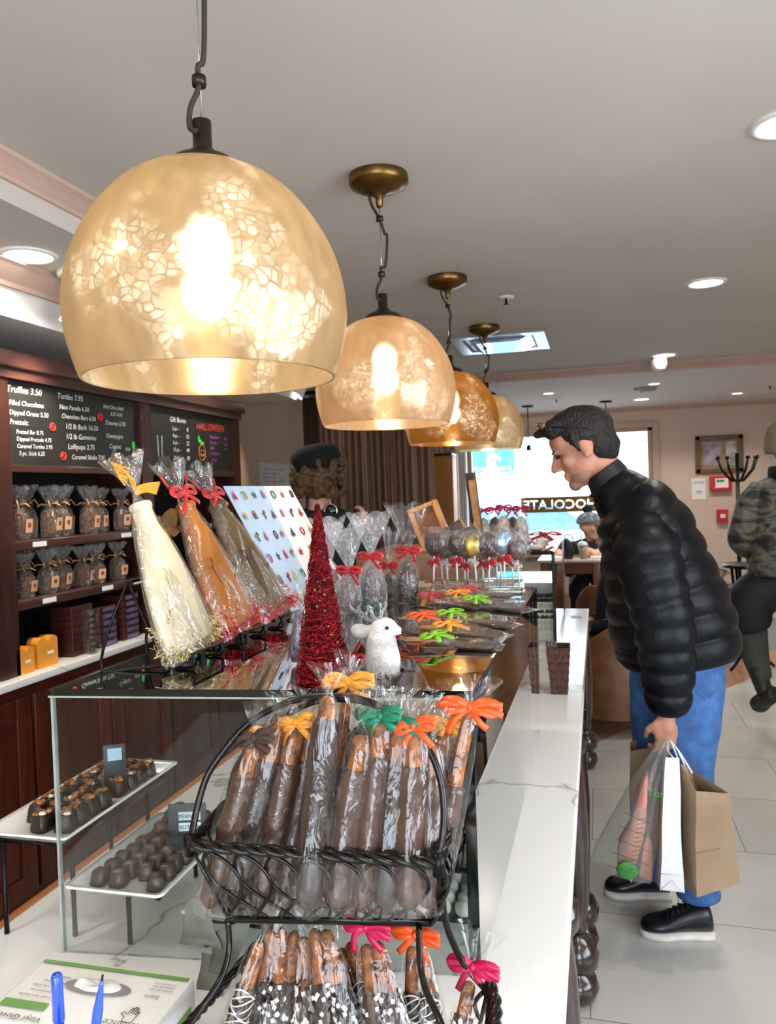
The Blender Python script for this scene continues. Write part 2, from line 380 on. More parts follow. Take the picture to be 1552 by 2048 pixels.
# walls
struct('wall_left', MB().bb(XL, XL+.05, YB, YF, 0, 2.31), tanm)
W0, W1, WZ0, WZ1 = -1.475, .615, .76, 2.13
wf = MB(); wf.bb(XL, W0, YF, YF+.15, 0, 2.355); wf.bb(W1, XR, YF, YF+.15, 0, 2.355); wf.bb(W0, W1, YF, YF+.15, 0, WZ0); wf.bb(W0, W1, YF, YF+.15, WZ1, 2.355)
struct('wall_far', wf, wallm)
wr = MB(); wr.bb(XR, XR+.1, YB, -1.6, 0, 2.42); wr.bb(XR, XR+.1, 1.8, YF, 0, 2.42); wr.bb(XR, XR+.1, -1.6, 1.8, 0, .5); wr.bb(XR, XR+.1, -1.6, 1.8, 2.25, 2.42)
struct('wall_right', wr, wallm)
wb = MB(); wb.bb(XL, -1.0, YB-.1, YB, 0, 2.42); wb.bb(1.6, XR, YB-.1, YB, 0, 2.42); wb.bb(-1.0, 1.6, YB-.1, YB, 0, .4); wb.bb(-1.0, 1.6, YB-.1, YB, 2.25, 2.42)
struct('wall_back', wb, wallm)
struct('baseboard_far', MB().bb(XL, XR, YF-.02, YF, 0, .12, .004), whitem)
# window frames + panes
def window(name, mb, pane):
    o = struct(name, mb, [crownm]); pane.build('pane', glassmat('window_glass', (.97, .98, .99), .6) if 'window_glass' not in MATS else MATS['window_glass'], o); return o
w = MB(); t = .07
w.bb(W0-t, W0, YF-.03, YF+.06, WZ0-t, WZ1+t, .006); w.bb(W1, W1+t, YF-.03, YF+.06, WZ0-t, WZ1+t, .006); w.bb(W0, W1, YF-.03, YF+.06, WZ1, WZ1+t, .006); w.bb(W0-t, W1+t, YF-.06, YF+.06, WZ0-t, WZ0, .006)
w.bb(W1-.05, W1, YF+.02, YF+.1, WZ0, WZ1, .004); w.bb(W0, W0+.05, YF+.02, YF+.1, WZ0, WZ1, .004); w.bb(W0, W1, YF+.02, YF+.1, WZ1-.04, WZ1, .004)
w1 = window('window_1', w, MB().bb(W0, W1, YF+.07, YF+.076, WZ0, WZ1))
def band_mat():
    m, nt, out = newmat('gold_band'); d = N(nt, 'BsdfDiffuse'); l = N(nt, 'BsdfTranslucent'); x = N(nt, 'MixShader', Fac=.35)
    for n in (d, l): n.inputs[0].default_value = srgb('9a7a45')
    nt.links.new(d.outputs[0], x.inputs[1]); nt.links.new(l.outputs[0], x.inputs[2]); nt.links.new(x.outputs[0], out.inputs[0]); return m
def cut_band(st, x0, x1, y, z0, z1, zt, size, sx):
    """flat band with mirrored letters cut clear"""
    vs, fs, w = TXT[st]; cnt = {}; bm = bmesh.new(); from collections import Counter
    key = lambda i: (round(vs[i].x, 4), round(vs[i].y, 4)); E = Counter()
    for f in fs:
        for i in range(len(f)):
            a, b = key(f[i]), key(f[(i+1) % len(f)])
            if a != b: E[tuple(sorted((a, b)))] += 1
    D = {}
    def vert(k):
        if k not in D: D[k] = bm.verts.new((x1-(x1-x0)*.03-k[0]*size*sx, y, zt+k[1]*size))
        return D[k]
    ed = [bm.edges.new((vert(a), vert(b))) for (a, b), c in E.items() if c == 1]
    R = [bm.verts.new(p) for p in ((x0, y, z0), (x1, y, z0), (x1, y, z1), (x0, y, z1))]; ed += [bm.edges.new((R[i], R[(i+1) % 4])) for i in range(4)]
    bmesh.ops.triangle_fill(bm, use_beauty=False, edges=ed, normal=(0, -1, 0))
    ex = bmesh.ops.extrude_face_region(bm, geom=bm.faces[:]); bmesh.ops.translate(bm, vec=(0, .004, 0), verts=[v for v in ex['geom'] if isinstance(v, bmesh.types.BMVert)])
    mb = MB(); mb.bm.free(); mb.bm = bm; return mb
bo = cut_band('CHOCOLATE', -.86, .14, YF+.056, 1.205, 1.385, 1.245, .15, .94/TXT['CHOCOLATE'][2]/.15).build('lettered_band', band_mat(), w1); bo['label'] = 'gold band with mirrored see-through CHOCOLATE lettering'
pm('white_lettering', 'fbfbf5', .5)
w = MB(); w.bb(XR-.03, XR+.05, -1.6, -1.54, .5, 2.25); w.bb(XR-.03, XR+.05, 1.74, 1.8, .5, 2.25); w.bb(XR-.03, XR+.05, .07, .13, .5, 2.25); w.bb(XR-.03, XR+.05, -1.6, 1.8, .5, .56); w.bb(XR-.03, XR+.05, -1.6, 1.8, 2.19, 2.25)
window('window_2', w, MB().bb(XR+.04, XR+.045, -1.6, 1.8, .5, 2.25))
w = MB(); w.bb(-1.0, -.94, YB-.05, YB+.03, .4, 2.25); w.bb(1.54, 1.6, YB-.05, YB+.03, .4, 2.25); w.bb(.27, .33, YB-.05, YB+.03, .4, 2.25); w.bb(-1, 1.6, YB-.05, YB+.03, .4, .46); w.bb(-1, 1.6, YB-.05, YB+.03, 2.19, 2.25)
window('window_3', w, MB().bb(-1.0, 1.6, YB-.045, YB-.04, .4, 2.25))
# ------------------------------------------------------------------ street outside
struct('ground_street', MB().bb(-14, 12, YF+.2, 24, -.25, -.15), pm('asphalt', '9a9da0', .9, var=.1, scale=5))
b = thing('building', 'pale building across the street seen through the window', 'building', (0, 17, 0))
MB().bb(-12, 10, 17, 18, -.2, 7, 0).build('wall', pm('pale_stucco', 'eceae6', .9, var=.04, scale=1), b)
aw = thing('awning', 'turquoise shop awning with white script across the street', 'awning', (-2.2, 16, 2))
a0, a1 = aty(932, 903, 15.5), aty(1014, 940, 15.5)
ab = MB().prism([(0, 0), (0, .9), (-.9, 0)], (a0.x-.6, 16.98, a1.z), (0, 1, 0), (0, 0, 1), (a1.x-a0.x+.6, 0, 0))
ab = MB(); ab.prism([(0, 0), (1.5, 1.2), (1.5, 0)], (a0.x-.8, 15.5, a1.z), (0, 1, 0), (0, 0, 1), (a1.x-a0.x+.8, 0, 0)); ab.bb(a0.x-.8, a1.x, 15.49, 15.5, a1.z-.35+.35, a1.z+.1)
ab.build('canopy', pm('turquoise_canvas', '1fc3dd', .8, var=.05), aw)
MB().text('Hotel Bistro', (a0.x+.1, 15.47, a1.z+.0), (1, 0, 0), V((0, .2, 1)), .16).text('Cafe', (a1.x-.4, 15.46, a1.z+.0+.2), (1, 0, 0), V((0, .2, 1)), .16).build('awning_lettering', MATS['white_lettering'], aw)
sp = aty(983, 945, 11.7); st_ = thing('street_sign', 'white bottle-shaped sign on a post before the turquoise awning', 'sign', (sp.x, 11.7, 0))
MB().cyl((sp.x, 11.7, -.15), (sp.x, 11.7, 1.2), .03).build('post', whitem, st_)
q = aty(976, 920, 11.7); r_ = aty(995, 978, 11.7)
MB().lathe([(.001, r_.z-.08), (.09, r_.z-.06), (.13, r_.z), (.13, r_.z+.26), (.1, r_.z+.32), (.065, r_.z+.36), (.065, q.z+.1), (.001, q.z+.1)], (sp.x, 11.7, 0), 16).build('sign_body', whitem, st_)
def car(name, label, x, y, col):
    c = thing(name, label, 'car', (x, y, 0)); mb = MB()
    P = [(-2.1, .35), (-2.1, .75), (-1.95, .85), (-1.15, .95), (-.55, 1.4), (.75, 1.42), (1.35, .98), (2.0, .88), (2.1, .6), (2.05, .3)]
    mb.prism(P, (x, y, -.15), (1, 0, 0), (0, 0, 1), (0, 1.7, 0)); mb.build('body', pm(col+'_paint', col, .15, coat=1, var=.02), c)
    MB().prism([(-1.05, .95), (-.52, 1.33), (.1, 1.35), (.1, .95)], (x, y-.01, -.15), (1, 0, 0), (0, 0, 1), (0, .02, 0)).prism([(.17, .95), (.17, 1.35), (.7, 1.35), (1.2, .97)], (x, y-.01, -.15), (1, 0, 0), (0, 0, 1), (0, .02, 0)).build('side_window', pm('car_glass', '5f7f8f', .1), c)
    for dx in (-1.3, 1.3): MB().cyl((x+dx, y-.02, .18), (x+dx, y+.2, .18), .32).build('wheel', blackm, c)
car('car', 'pale blue car parked outside, nearer the shop window', -1.3, 12.6, 'a9d3e6'); car('car', 'white car parked across the street behind the window lettering', .9, 14.9, 'eef1f4')
# ------------------------------------------------------------------ world + light
wd = bpy.data.worlds.new('world'); sc.world = wd; wd.use_nodes = True; nt = wd.node_tree; nt.nodes.clear()
o = nt.nodes.new('ShaderNodeOutputWorld'); bg = nt.nodes.new('ShaderNodeBackground'); sk = nt.nodes.new('ShaderNodeTexSky'); sk.sky_type = 'HOSEK_WILKIE'; sk.turbidity = 6; sk.sun_direction = (.3, .5, .8)
mx = nt.nodes.new('ShaderNodeMixRGB'); mx.inputs[0].default_value = .75; nt.links.new(sk.outputs[0], mx.inputs[1]); mx.inputs[2].default_value = (.84, .91, 1, 1)
nt.links.new(mx.outputs[0], bg.inputs[0]); bg.inputs[1].default_value = 9.5; nt.links.new(bg.outputs[0], o.inputs[0])
def area(name, loc, size, e, col, rot=(0, 0, 0), portal=False, spread=PI):
    l = bpy.data.lights.new(name, 'AREA'); l.shape = 'RECTANGLE'; l.size, l.size_y = size; l.energy = e; l.color = col; l.spread = spread
    ob = bpy.data.objects.new(name, l); ob.location = loc; ob.rotation_euler = rot; COL.objects.link(ob)
    if portal: l.cycles.is_portal = True
    return ob
area('window_portal', (XR+.03, .1, 1.37), (1.7, 3.3), 1, (1, 1, 1), (0, PI/2, 0), True)
area('window_portal', (.3, YB-.03, 1.32), (2.5, 1.8), 1, (1, 1, 1), (PI/2, 0, 0), True)
area('window_portal', ((W0+W1)/2, YF+.05, 1.45), (2.0, 1.3), 1, (1, 1, 1), (-PI/2, 0, 0), True)
# recessed ceiling lights
lensm = emat('downlight_glow', 'fff6e8', 9)
def downlight(x, y, z, label, e=16, r=.075):
    t = thing('ceiling_downlight', label, 'ceiling light', (x, y, z), 'recessed ceiling downlights')
    MB().lathe([(r+.016, z-.001), (r+.014, z-.006), (r, z-.008), (r-.004, z-.002)], (x, y, 0), 32).build('trim_ring', whitem, t)
    MB().lathe([(.001, z-.003), (r-.003, z-.003), (r-.003, z-.002), (.001, z-.002)], (x, y, 0), 32).build('lens', lensm, t)
    l = bpy.data.lights.new('downlight_lamp', 'SPOT'); l.energy = e; l.spot_size = 2.4; l.spot_blend = .6; l.color = (1, .93, .83); l.shadow_soft_size = .06
    ob = bpy.data.objects.new('downlight_lamp', l); ob.location = (0, 0, -.03); COL.objects.link(ob); ob.parent = t
for (x, y, z, s) in ((.513, 3.861, 2.42, 'round recessed ceiling light at right above the man'), (.493, 5.9, 2.42, 'small recessed ceiling light just before the brown beam'), (.5, 2.228, 2.42, 'recessed ceiling light at the right edge, nearest of its row'), (.46, 8.21, 2.355, 'tiny recessed ceiling light beyond the beam near the vent')):
    downlight(x, y, z, s)
p_ = atz(57, 510, 2.31); downlight(p_.x, p_.y, 2.31, 'recessed ceiling light at left between the two crown mouldings', 14)
for (x, y, e_) in ((1.5, 6.9, 30), (-.4, 7.2, 26), (1.35, 8.2, 24), (.5, 7.0, 20)):
    downlight(x, y, 2.355, 'recessed light added to brighten the area under the lower ceiling, %s' % ('right' if x > 1 else 'left'), e_, .05)  # extra lamps added to brighten the dim far room
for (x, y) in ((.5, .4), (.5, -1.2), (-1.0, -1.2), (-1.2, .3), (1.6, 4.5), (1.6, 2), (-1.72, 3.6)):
    downlight(x, y, 2.42 if x > -1.5 else 2.31, 'added recessed fill light with white trim ring, beyond the picture edge', 14)  # unseen lamps added as fill light for the room
sc.view_settings.view_transform = 'Standard'; sc.view_settings.look = 'None'; sc.view_settings.gamma = 1; sc.view_settings.exposure = .55
try: sc.view_settings.use_curve_mapping = False
except Exception: pass
sc.cycles.transparent_max_bounces = 40; sc.cycles.max_bounces = 8; sc.cycles.caustics_reflective = False; sc.cycles.caustics_refractive = False
# ------------------------------------------------------------------ pendants over the counter
def shade_mat(name, warm, dens, trans=.10):
    m, nt, out = newmat(name); tc = N(nt, 'TexCoord')
    vo = N(nt, 'TexVoronoi', Scale=dens); vo.feature = 'F1'; wz = N(nt, 'TexNoise', Scale=9.0, Detail=3.0); nt.links.new(tc.outputs['Object'], wz.inputs['Vector'])
    ad = N(nt, 'MixRGB', blend_type='ADD'); ad.inputs[0].default_value = .05; nt.links.new(tc.outputs['Object'], ad.inputs[1]); nt.links.new(wz.outputs['Color'], ad.inputs[2]); nt.links.new(ad.outputs[0], vo.inputs['Vector'])
    vd = N(nt, 'TexVoronoi', Scale=dens); vd.feature = 'DISTANCE_TO_EDGE'; nt.links.new(ad.outputs[0], vd.inputs['Vector'])
    big = N(nt, 'TexNoise', Scale=7.0, Detail=3.0, Distortion=.5); nt.links.new(tc.outputs['Object'], big.inputs['Vector'])
    bigr = ramp(nt, big.outputs['Fac'], [(.5, (0, 0, 0)), (.6, (1, 1, 1))])
    cell = ramp(nt, vd.outputs['Distance'], [(.05, (0, 0, 0)), (.12, (1, 1, 1))])
    sel = ramp(nt, vo.outputs['Color'], [(.3, (.25, .25, .25)), (.5, (1, 1, 1))])
    a = N(nt, 'MixRGB', blend_type='MULTIPLY'); a.inputs[0].default_value = 1; nt.links.new(bigr, a.inputs[1]); nt.links.new(cell, a.inputs[2])
    a2 = N(nt, 'MixRGB', blend_type='MULTIPLY'); a2.inputs[0].default_value = 1; nt.links.new(a.outputs[0], a2.inputs[1]); nt.links.new(sel, a2.inputs[2])
    # streaks
    mp = N(nt, 'Mapping'); mp.inputs['Scale'].default_value = (30, 30, 3); nt.links.new(tc.outputs['Object'], mp.inputs[0]); st = N(nt, 'TexNoise', Scale=1.5, Detail=4.0); nt.links.new(mp.outputs[0], st.inputs['Vector'])
    w = srgb(warm); w2 = tuple(v*.72 for v in w[:3])
    colr = ramp(nt, st.outputs['Fac'], [(.3, w2), (.7, w)])
    mc = N(nt, 'MixRGB'); nt.links.new(a2.outputs[0], mc.inputs[0]); nt.links.new(colr, mc.inputs[1]); mc.inputs[2].default_value = (.95, .9, .8, 1)
    tl = N(nt, 'BsdfTranslucent'); df = N(nt, 'BsdfDiffuse'); gl = N(nt, 'BsdfGlossy'); gl.inputs['Roughness'].default_value = .18; tr = N(nt, 'BsdfTransparent')
    for n in (tl, df): nt.links.new(mc.outputs[0], n.inputs[0])
    nt.links.new(mc.outputs[0], gl.inputs[0])
    m1 = N(nt, 'MixShader', Fac=.5); nt.links.new(df.outputs[0], m1.inputs[1]); nt.links.new(tl.outputs[0], m1.inputs[2])
    m2 = N(nt, 'MixShader', Fac=.22); nt.links.new(m1.outputs[0], m2.inputs[1]); nt.links.new(gl.outputs[0], m2.inputs[2])
    rf = N(nt, 'BsdfRefraction', IOR=1.12, Roughness=.42); rf.inputs[0].default_value = (1, .93, .8, 1); m2b = N(nt, 'MixShader', Fac=.3); nt.links.new(m2.outputs[0], m2b.inputs[1]); nt.links.new(rf.outputs[0], m2b.inputs[2]); m2 = m2b
    fr = N(nt, 'MapRange'); fr.inputs['To Min'].default_value = trans; fr.inputs['To Max'].default_value = .3; nt.links.new(a2.outputs[0], fr.inputs['Value'])
    m3 = N(nt, 'MixShader'); nt.links.new(fr.outputs[0], m3.inputs[0]); nt.links.new(m2.outputs[0], m3.inputs[1]); nt.links.new(tr.outputs[0], m3.inputs[2])
    nt.links.new(m3.outputs[0], out.inputs[0]); return m
SH1 = shade_mat('mercury_glass_pale', 'cdb48c', 70, .05); SH2 = shade_mat('mercury_glass_peach', 'dfbd95', 90, .05); SH3 = shade_mat('mercury_glass_gold', 'bd8640', 75, .05); SH4 = shade_mat('mercury_glass_champagne', 'c6b08a', 75, .05)
bulbm = emat('bulb_glow', 'fff1d8', 48); cordm = pm('brown_cloth_cord', '33261c', .7, bump=.4, bscale=300)
shade_prof = [(.05, 0), (.09, -.012), (.125, -.035), (.158, -.072), (.182, -.112), (.198, -.155), (.2045, -.2), (.2035, -.235), (.197, -.268), (.188, -.298), (.184, -.308)]
def pendant(x, y, ztop, label, mat, e, rz, zc=2.42):
    e = e*.19
    t = thing('pendant_lamp', label, 'pendant lamp', (x, y, zc), 'mercury glass pendants over the counter')
    P = [V((r*math.cos(0), 0, z)) for r, z in shade_prof]
    outer = [(r, z) for r, z in shade_prof]; inner = [(r-.0035, z+.0005) for r, z in reversed(shade_prof)]
    pr = cr(outer, 3); pr = pr+[(r-.004, z) for r, z in reversed(pr)]
    s = MB().lathe([(r, ztop+z) for r, z in pr], (x, y, 0), 64).build('lamp_shade', mat, t)
    cp = MB().lathe([(.002, ztop+.075), (.014, ztop+.073), (.014, ztop+.033), (.018, ztop+.03), (.024, ztop+.022), (.045, ztop+.014), (.056, ztop+.004), (.058, ztop-.004), (.05, ztop-.006)], (x, y, 0), 32)
    cp.build('shade_cap', bronzem, t)
    so = MB().lathe([(.018, ztop-.0), (.018, ztop-.06), (.012, ztop-.065)], (x, y, 0), 16).build('socket', bronzem, t)
    MB().ell((x, y, ztop-.125), (.032, .032, .042)).build('bulb', bulbm, so)
    # canopy
    MB().lathe([(.086, zc), (.087, zc-.022), (.082, zc-.03), (.05, zc-.045), (.022, zc-.052), (.016, zc-.06), (.012, zc-.062), (.01, zc-.085), (.007, zc-.092), (.001, zc-.093)], (x, y, 0), 40).build('ceiling_canopy', brassm, t)
    zc2 = ztop+.12; z1 = zc-.125
    MB().cyl((x, y, zc-.09), (x, y, ztop+.07), .0012, seg=6).build('steel_wire', chromem, t)
    pts = cr([(x-.03, y, zc-.05), (x-.024, y, zc-.08), (x, y-.006, z1), (x+.012, y, z1-.04), (x+.02*rz, y, (z1+zc2)/2+.03), (x+.012*rz, y, (z1+zc2)/2-.05), (x, y-.005, zc2+.03), (x, y-.005, zc2), (x-.012, y-.01, zc2-.03), (x-.012, y-.014, ztop+.06), (x, y-.014, ztop+.052)], 6)
    MB().tube(pts, .0042, 8).build('cord', cordm, t)
    for z in (z1, zc2+.01): MB().lathe([(.002, z+.007), (.0105, z+.007), (.0105, z-.007), (.002, z-.007)], (x, y-.003, 0), 12).build('cord_clamp', bronzem, t)
    l = bpy.data.lights.new('pendant_bulb', 'POINT'); l.energy = e; l.color = (1, .86, .66); l.shadow_soft_size = .035
    ob = bpy.data.objects.new('pendant_bulb', l); ob.location = (0, 0, ztop-.18-zc); COL.objects.link(ob); ob.parent = t
    return t
pendant(-.55, 1.05, 1.985, 'nearest and largest speckled mercury glass pendant lamp at upper left', SH1, 9, .6)
pendant(-.588, 2.19, 2.005, 'second pendant lamp from the camera, peach glass with a glaring bulb', SH2, 9, 1)
pendant(-.600, 3.32, 2.01, 'third pendant lamp from the camera, deep gold mottled glass', SH3, 7, .4)
pendant(-.588, 4.39, 2.03, 'farthest pendant lamp of the row, pale champagne glass', SH4, 7, 1)
# far globe pendants
def globe(px, py, label, y):
    c = aty(px, py, y); t = thing('globe_pendant', label, 'pendant lamp', (c.x, y, 2.355), 'clear globe pendants by the far window'); zc = 2.355
    MB().lathe([(.001, zc), (.062, zc), (.062, zc-.012), (.05, zc-.02), (.001, zc-.022)], (c.x, y, 0), 24).build('ceiling_canopy', blackm, t)
    MB().cyl((c.x, y, zc-.02), (c.x, y, 1.93), .005).build('rod', blackm, t)
    MB().lathe([(.001, 1.95), (.016, 1.945), (.022, 1.93), (.024, 1.89), (.001, 1.888)], (c.x, y, 0), 16).build('socket', blackm, t)
    MB().lathe([(.024, 1.9), (.05, 1.885), (.085, 1.85), (.1, 1.79), (.085, 1.73), (.05, 1.695), (.001, 1.685)], (c.x, y, 0), 24).build('globe', glassmat('globe_glass', (.93, .93, .93), .35) if 'globe_glass' not in MATS else MATS['globe_glass'], t)
    MB().ell((c.x, y, 1.82), (.028, .028, .04)).build('bulb', emat('far_bulb', 'fff0d0', 25) if 'far_bulb' not in MATS else MATS['far_bulb'], t)
globe(1055, 812, 'clear glass globe pendant hanging left of the man\'s head', 8.2); globe(1211, 803, 'globe pendant on a black rod rising behind the man\'s head', 8.2)
# track spots
def spot(px, py, z, label, aim, s=1.0):
    c = atz(px, py, z); t = thing('spot_lamp', label, 'spotlight', (c.x, c.y, z), 'white ceiling spotlights')
    MB().lathe([(.001, z), (.06*s, z), (.06*s, z-.02), (.001, z-.022)], (c.x, c.y, 0), 24).build('mount', whitem, t)
    j = V((c.x, c.y, z-.13*s)); MB().cyl((c.x, c.y, z-.02), j, .01*s).build('stem', whitem, t)
    a = V(aim).normalized(); MB().lathe([(.001, -.045*s), (.02*s, -.04*s), (.026*s, 0), (.045*s, .05*s), (.047*s, .056*s), (.04*s, .056*s), (.03*s, .03*s), (.001, .02*s)], j, 24, a).build('lamp_head', whitem, t)
    MB().lathe([(.001, .048*s), (.039*s, .05*s), (.001, .052*s)], j, 24, a).build('bulb', emat('spot_glow', 'ffffff', 14) if 'spot_glow' not in MATS else MATS['spot_glow'], t)
    l = bpy.data.lights.new('spot_beam', 'SPOT'); l.energy = 22; l.spot_size = 1.5; l.spot_blend = .6; l.color = (1, .86, .7); l.shadow_soft_size = .03
    ob = bpy.data.objects.new('spot_beam', l); ob.location = j+a*.07*s-V((c.x, c.y, z)); ob.rotation_euler = a.to_track_quat('-Z', 'Y').to_euler(); COL.objects.link(ob); ob.parent = t
spot(150, 542, 2.31, 'white ceiling spotlight at left partly behind the nearest pendant', (-.45, .1, -1)); spot(603, 745, 2.31, 'small white spotlight beside the end of the soffit', (-.7, -.5, -1), .9)
# sprinkler, cassette, vent, detector
def sprink(px, py, z, label, s=1.0):
    c = atz(px, py, z); t = thing('sprinkler', label, 'sprinkler', (c.x, c.y, z), 'ceiling sprinklers')
    MB().lathe([(.001, z), (.04*s, z), (.038*s, z-.006), (.018*s, z-.008), (.001, z-.008)], (c.x, c.y, 0), 24).build('escutcheon', whitem, t)
    MB().cyl((c.x, c.y, z-.006), (c.x, c.y, z-.035), .006*s).lathe([(.001, z-.034), (.016*s, z-.036), (.001, z-.038)], (c.x, c.y, 0), 12).build('nozzle', blackm, t)
sprink(1012, 594, 2.42, 'fire sprinkler head in the main ceiling above the cassette vent'); sprink(1540, 770, 2.355, 'tiny sprinkler at the far right of the lower ceiling'); sprink(1113, 797, 2.355, 'tiny sprinkler on the lower ceiling between the globe pendants')
t = thing('ceiling_vent', 'square mirrored ceiling vent panel with blue daylight reflection put into its colour', 'vent', (-.56, 4.9, 2.42)); m = MB()
x0, x1, y0, y1 = -.84, -.27, 4.6, 5.18
for a, b, c, d in ((x0, x1, y0, y0+.07), (x0, x1, y1-.07, y1), (x0, x0+.07, y0+.07, y1-.07), (x1-.07, x1, y0+.07, y1-.07)): m.box(((a+b)/2, (c+d)/2, 2.412), (b-a, d-c, .016))
m.build('frame', pm('brushed_silver', 'c9ced6', .2, .8), t); MB().prism([(-.2, 0), (.2, 0), (.13, -.035), (-.13, -.035)], (-.555, y0+.1, 2.418), (1, 0, 0), (0, 0, 1), (0, .38, 0)).build('diffuser', pm('blue_reflection_mirror', 'bcd2ee', .12, .7), t)  # diffuser colour carries the blue daylight reflection
c = atz(1290, 776, 2.355); t = thing('smoke_detector', 'flat grey smoke detector on the ceiling beyond the beam', 'smoke detector', (c.x, c.y, 2.355))
MB().lathe([(.001, 2.355), (.1, 2.355), (.1, 2.34), (.08, 2.325), (.001, 2.322)], (c.x, c.y, 0), 24).build('housing', pm('grey_plastic', '9fa6aa', .5), t); MB().lathe([(.001, 2.323), (.04, 2.322), (.03, 2.31), (.001, 2.309)], (c.x, c.y, 0), 24).build('sensor', whitem, t)
c = aty(1320, 730, 5.9); t = thing('motion_sensor', 'small white cup shaped sensor hanging under the ceiling light by the beam', 'sensor', (c.x, 5.98, 2.42))
MB().lathe([(.03, 2.42), (.055, 2.41), (.06, 2.37), (.05, 2.33), (.03, 2.325), (.001, 2.325)], (c.x, 6.0, 0), 20).build('sensor_body', whitem, t)
# ------------------------------------------------------------------ service counter
CX0, CX1, CT = -.945, -.057, .82
t = thing('service_counter', 'long dark wood service counter with turned posts under the white marble top', 'counter', (-.5, 2.2, 0))
MB().bb(-.9, -.13, -.3, 4.4, 0, .785).build('body', cabm, t)
for y in (1.35, 2.27, 2.52, 4.2):
    MB().lathe([(.001, .785), (.04, .785), (.04, .74), (.028, .72), (.034, .66), (.042, .5), (.038, .3), (.026, .24), (.034, .225), (.026, .21), (.02, .2), (.045, .185), (.062, .15), (.058, .115), (.03, .095), (.028, .09), (.05, .08), (.06, .05), (.05, .02), (.03, 0), (.001, 0)], (-.088, y, 0), 32).build('turned_post', pm('dark_espresso_wood', '2b1813', .22, coat=.7, var=.2), t)
tp = MB().bb(CX0, CX1, -.3, 4.4, CT-.03, CT, .006)
tag(tp.build('marble_countertop', marblem, loc=(-.5, 2, CT-.03)), 'long white veined marble countertop with rounded far corner running under the glass cases', 'countertop')
tag(MB().bb(CX0-.028, CX0-.001, -.3, 4.4, .765, .812, .004).build('wood_edge_rail', woodm('orange_oak', 'a35a22', 'c9772f', .4, 'Y'), loc=(CX0, 2, .765)), 'orange oak rail along the staff side of the marble countertop', 'rail')
tag(MB().bb(-.145, -.09, 4.1, 4.13, CT, CT+.002).build('small_plaque', pm('plaque_grey', '8d8d90', .5), loc=(-.115, 4.12, CT)), 'little grey plaque lying at the far end of the marble top', 'plaque')

# ------------------------------------------------------------------ near display case
A, B, Cc, D = V((-.80, .978)), V((-.172, 1.05)), V((-.168, 2.18)), V((-.80, 2.18))
case = thing('display_case', 'nearest glass display case with dark edged glass top standing on the marble', 'display case', (-.48, 1.6, CT))
def slab(mb, P, z0, z1):
    b = [mb.bm.verts.new((p.x, p.y, z0)) for p in P]; u = [mb.bm.verts.new((p.x, p.y, z1)) for p in P]
    for f in [b[::-1], u]+[[b[i], b[(i+1) % len(b)], u[(i+1) % len(b)], u[i]] for i in range(len(b))]:
        q = mb.face(f); q.smooth = False
    return mb
def wallq(mb, p, q, z0, z1, th=.006):
    d = (q-p).normalized(); n = V((-d.y, d.x))*th; return slab(mb, [p, q, q+n, p+n], z0, z1)
slab(MB(), [A, B, Cc, D], 1.221, 1.2225).build('glass_top', topglass, case)
e = MB(); E_ = .008
for p, q in ((A, B), (B, Cc), (Cc, D), (D, A)): wallq(e, p, q, 1.2125, 1.2224, E_)
e.build('dark_edge', edgeg, case)
wallq(MB(), A, B, CT+.001, 1.212, .005).build('end_glass', glass, case)
wallq(MB(), B, Cc, CT+.001, 1.212, .005).build('front_glass', glassmat('front_glass', (.9, .94, .92), 1.3, 0, .04), case)
pst = MB(); d = (A-B).normalized(); pst.box((B.x-.008, B.y+.004, 1.015), (.016, .012, .39)); pst.build('corner_post', edgeg, case)
MB().box((A.x+.002, A.y+.003, 1.015), (.004, .007, .39)).box((-.49, A.y+.036, 1.2105), (.63, .004, .0025), Matrix.Rotation(.1145, 3, 'Z')).build('bright_glass_rim', pm('polished_glass_edge', 'b9c4bf', .15, .4), case)

# far case
c2 = thing('display_case', 'far glass display case with thin black frame beyond the lollipop stand', 'display case', (-.5, 3.9, CT))
X0, X1, Y0, Y1 = -.80, -.19, 3.42, 4.35; fr = MB()
for x in (X0, X1):
    for y in (Y0, Y1): fr.box((x, y, 1.02), (.014, .014, .4))
for y in (Y0, Y1): fr.box(((X0+X1)/2, y, 1.213), (X1-X0, .014, .014))
for x in (X0, X1): fr.box((x, (Y0+Y1)/2, 1.213), (.014, Y1-Y0, .014))
fr.build('black_frame', edgeg, c2)
MB().bb(X0, X1, Y0, Y1, 1.22, 1.224).build('glass_top', topglass, c2)
MB().bb(X0, X1, Y0-.003, Y0+.003, CT+.001, 1.2).build('end_glass', glass, c2); MB().bb(X1-.003, X1+.003, Y0+.01, Y1, CT+.001, 1.2).build('front_glass', MATS['front_glass'], c2)
MB().bb(X0+.02, X1-.02, Y0+.02, Y1-.02, 1.03, 1.036).build('glass_shelf', glass, c2)
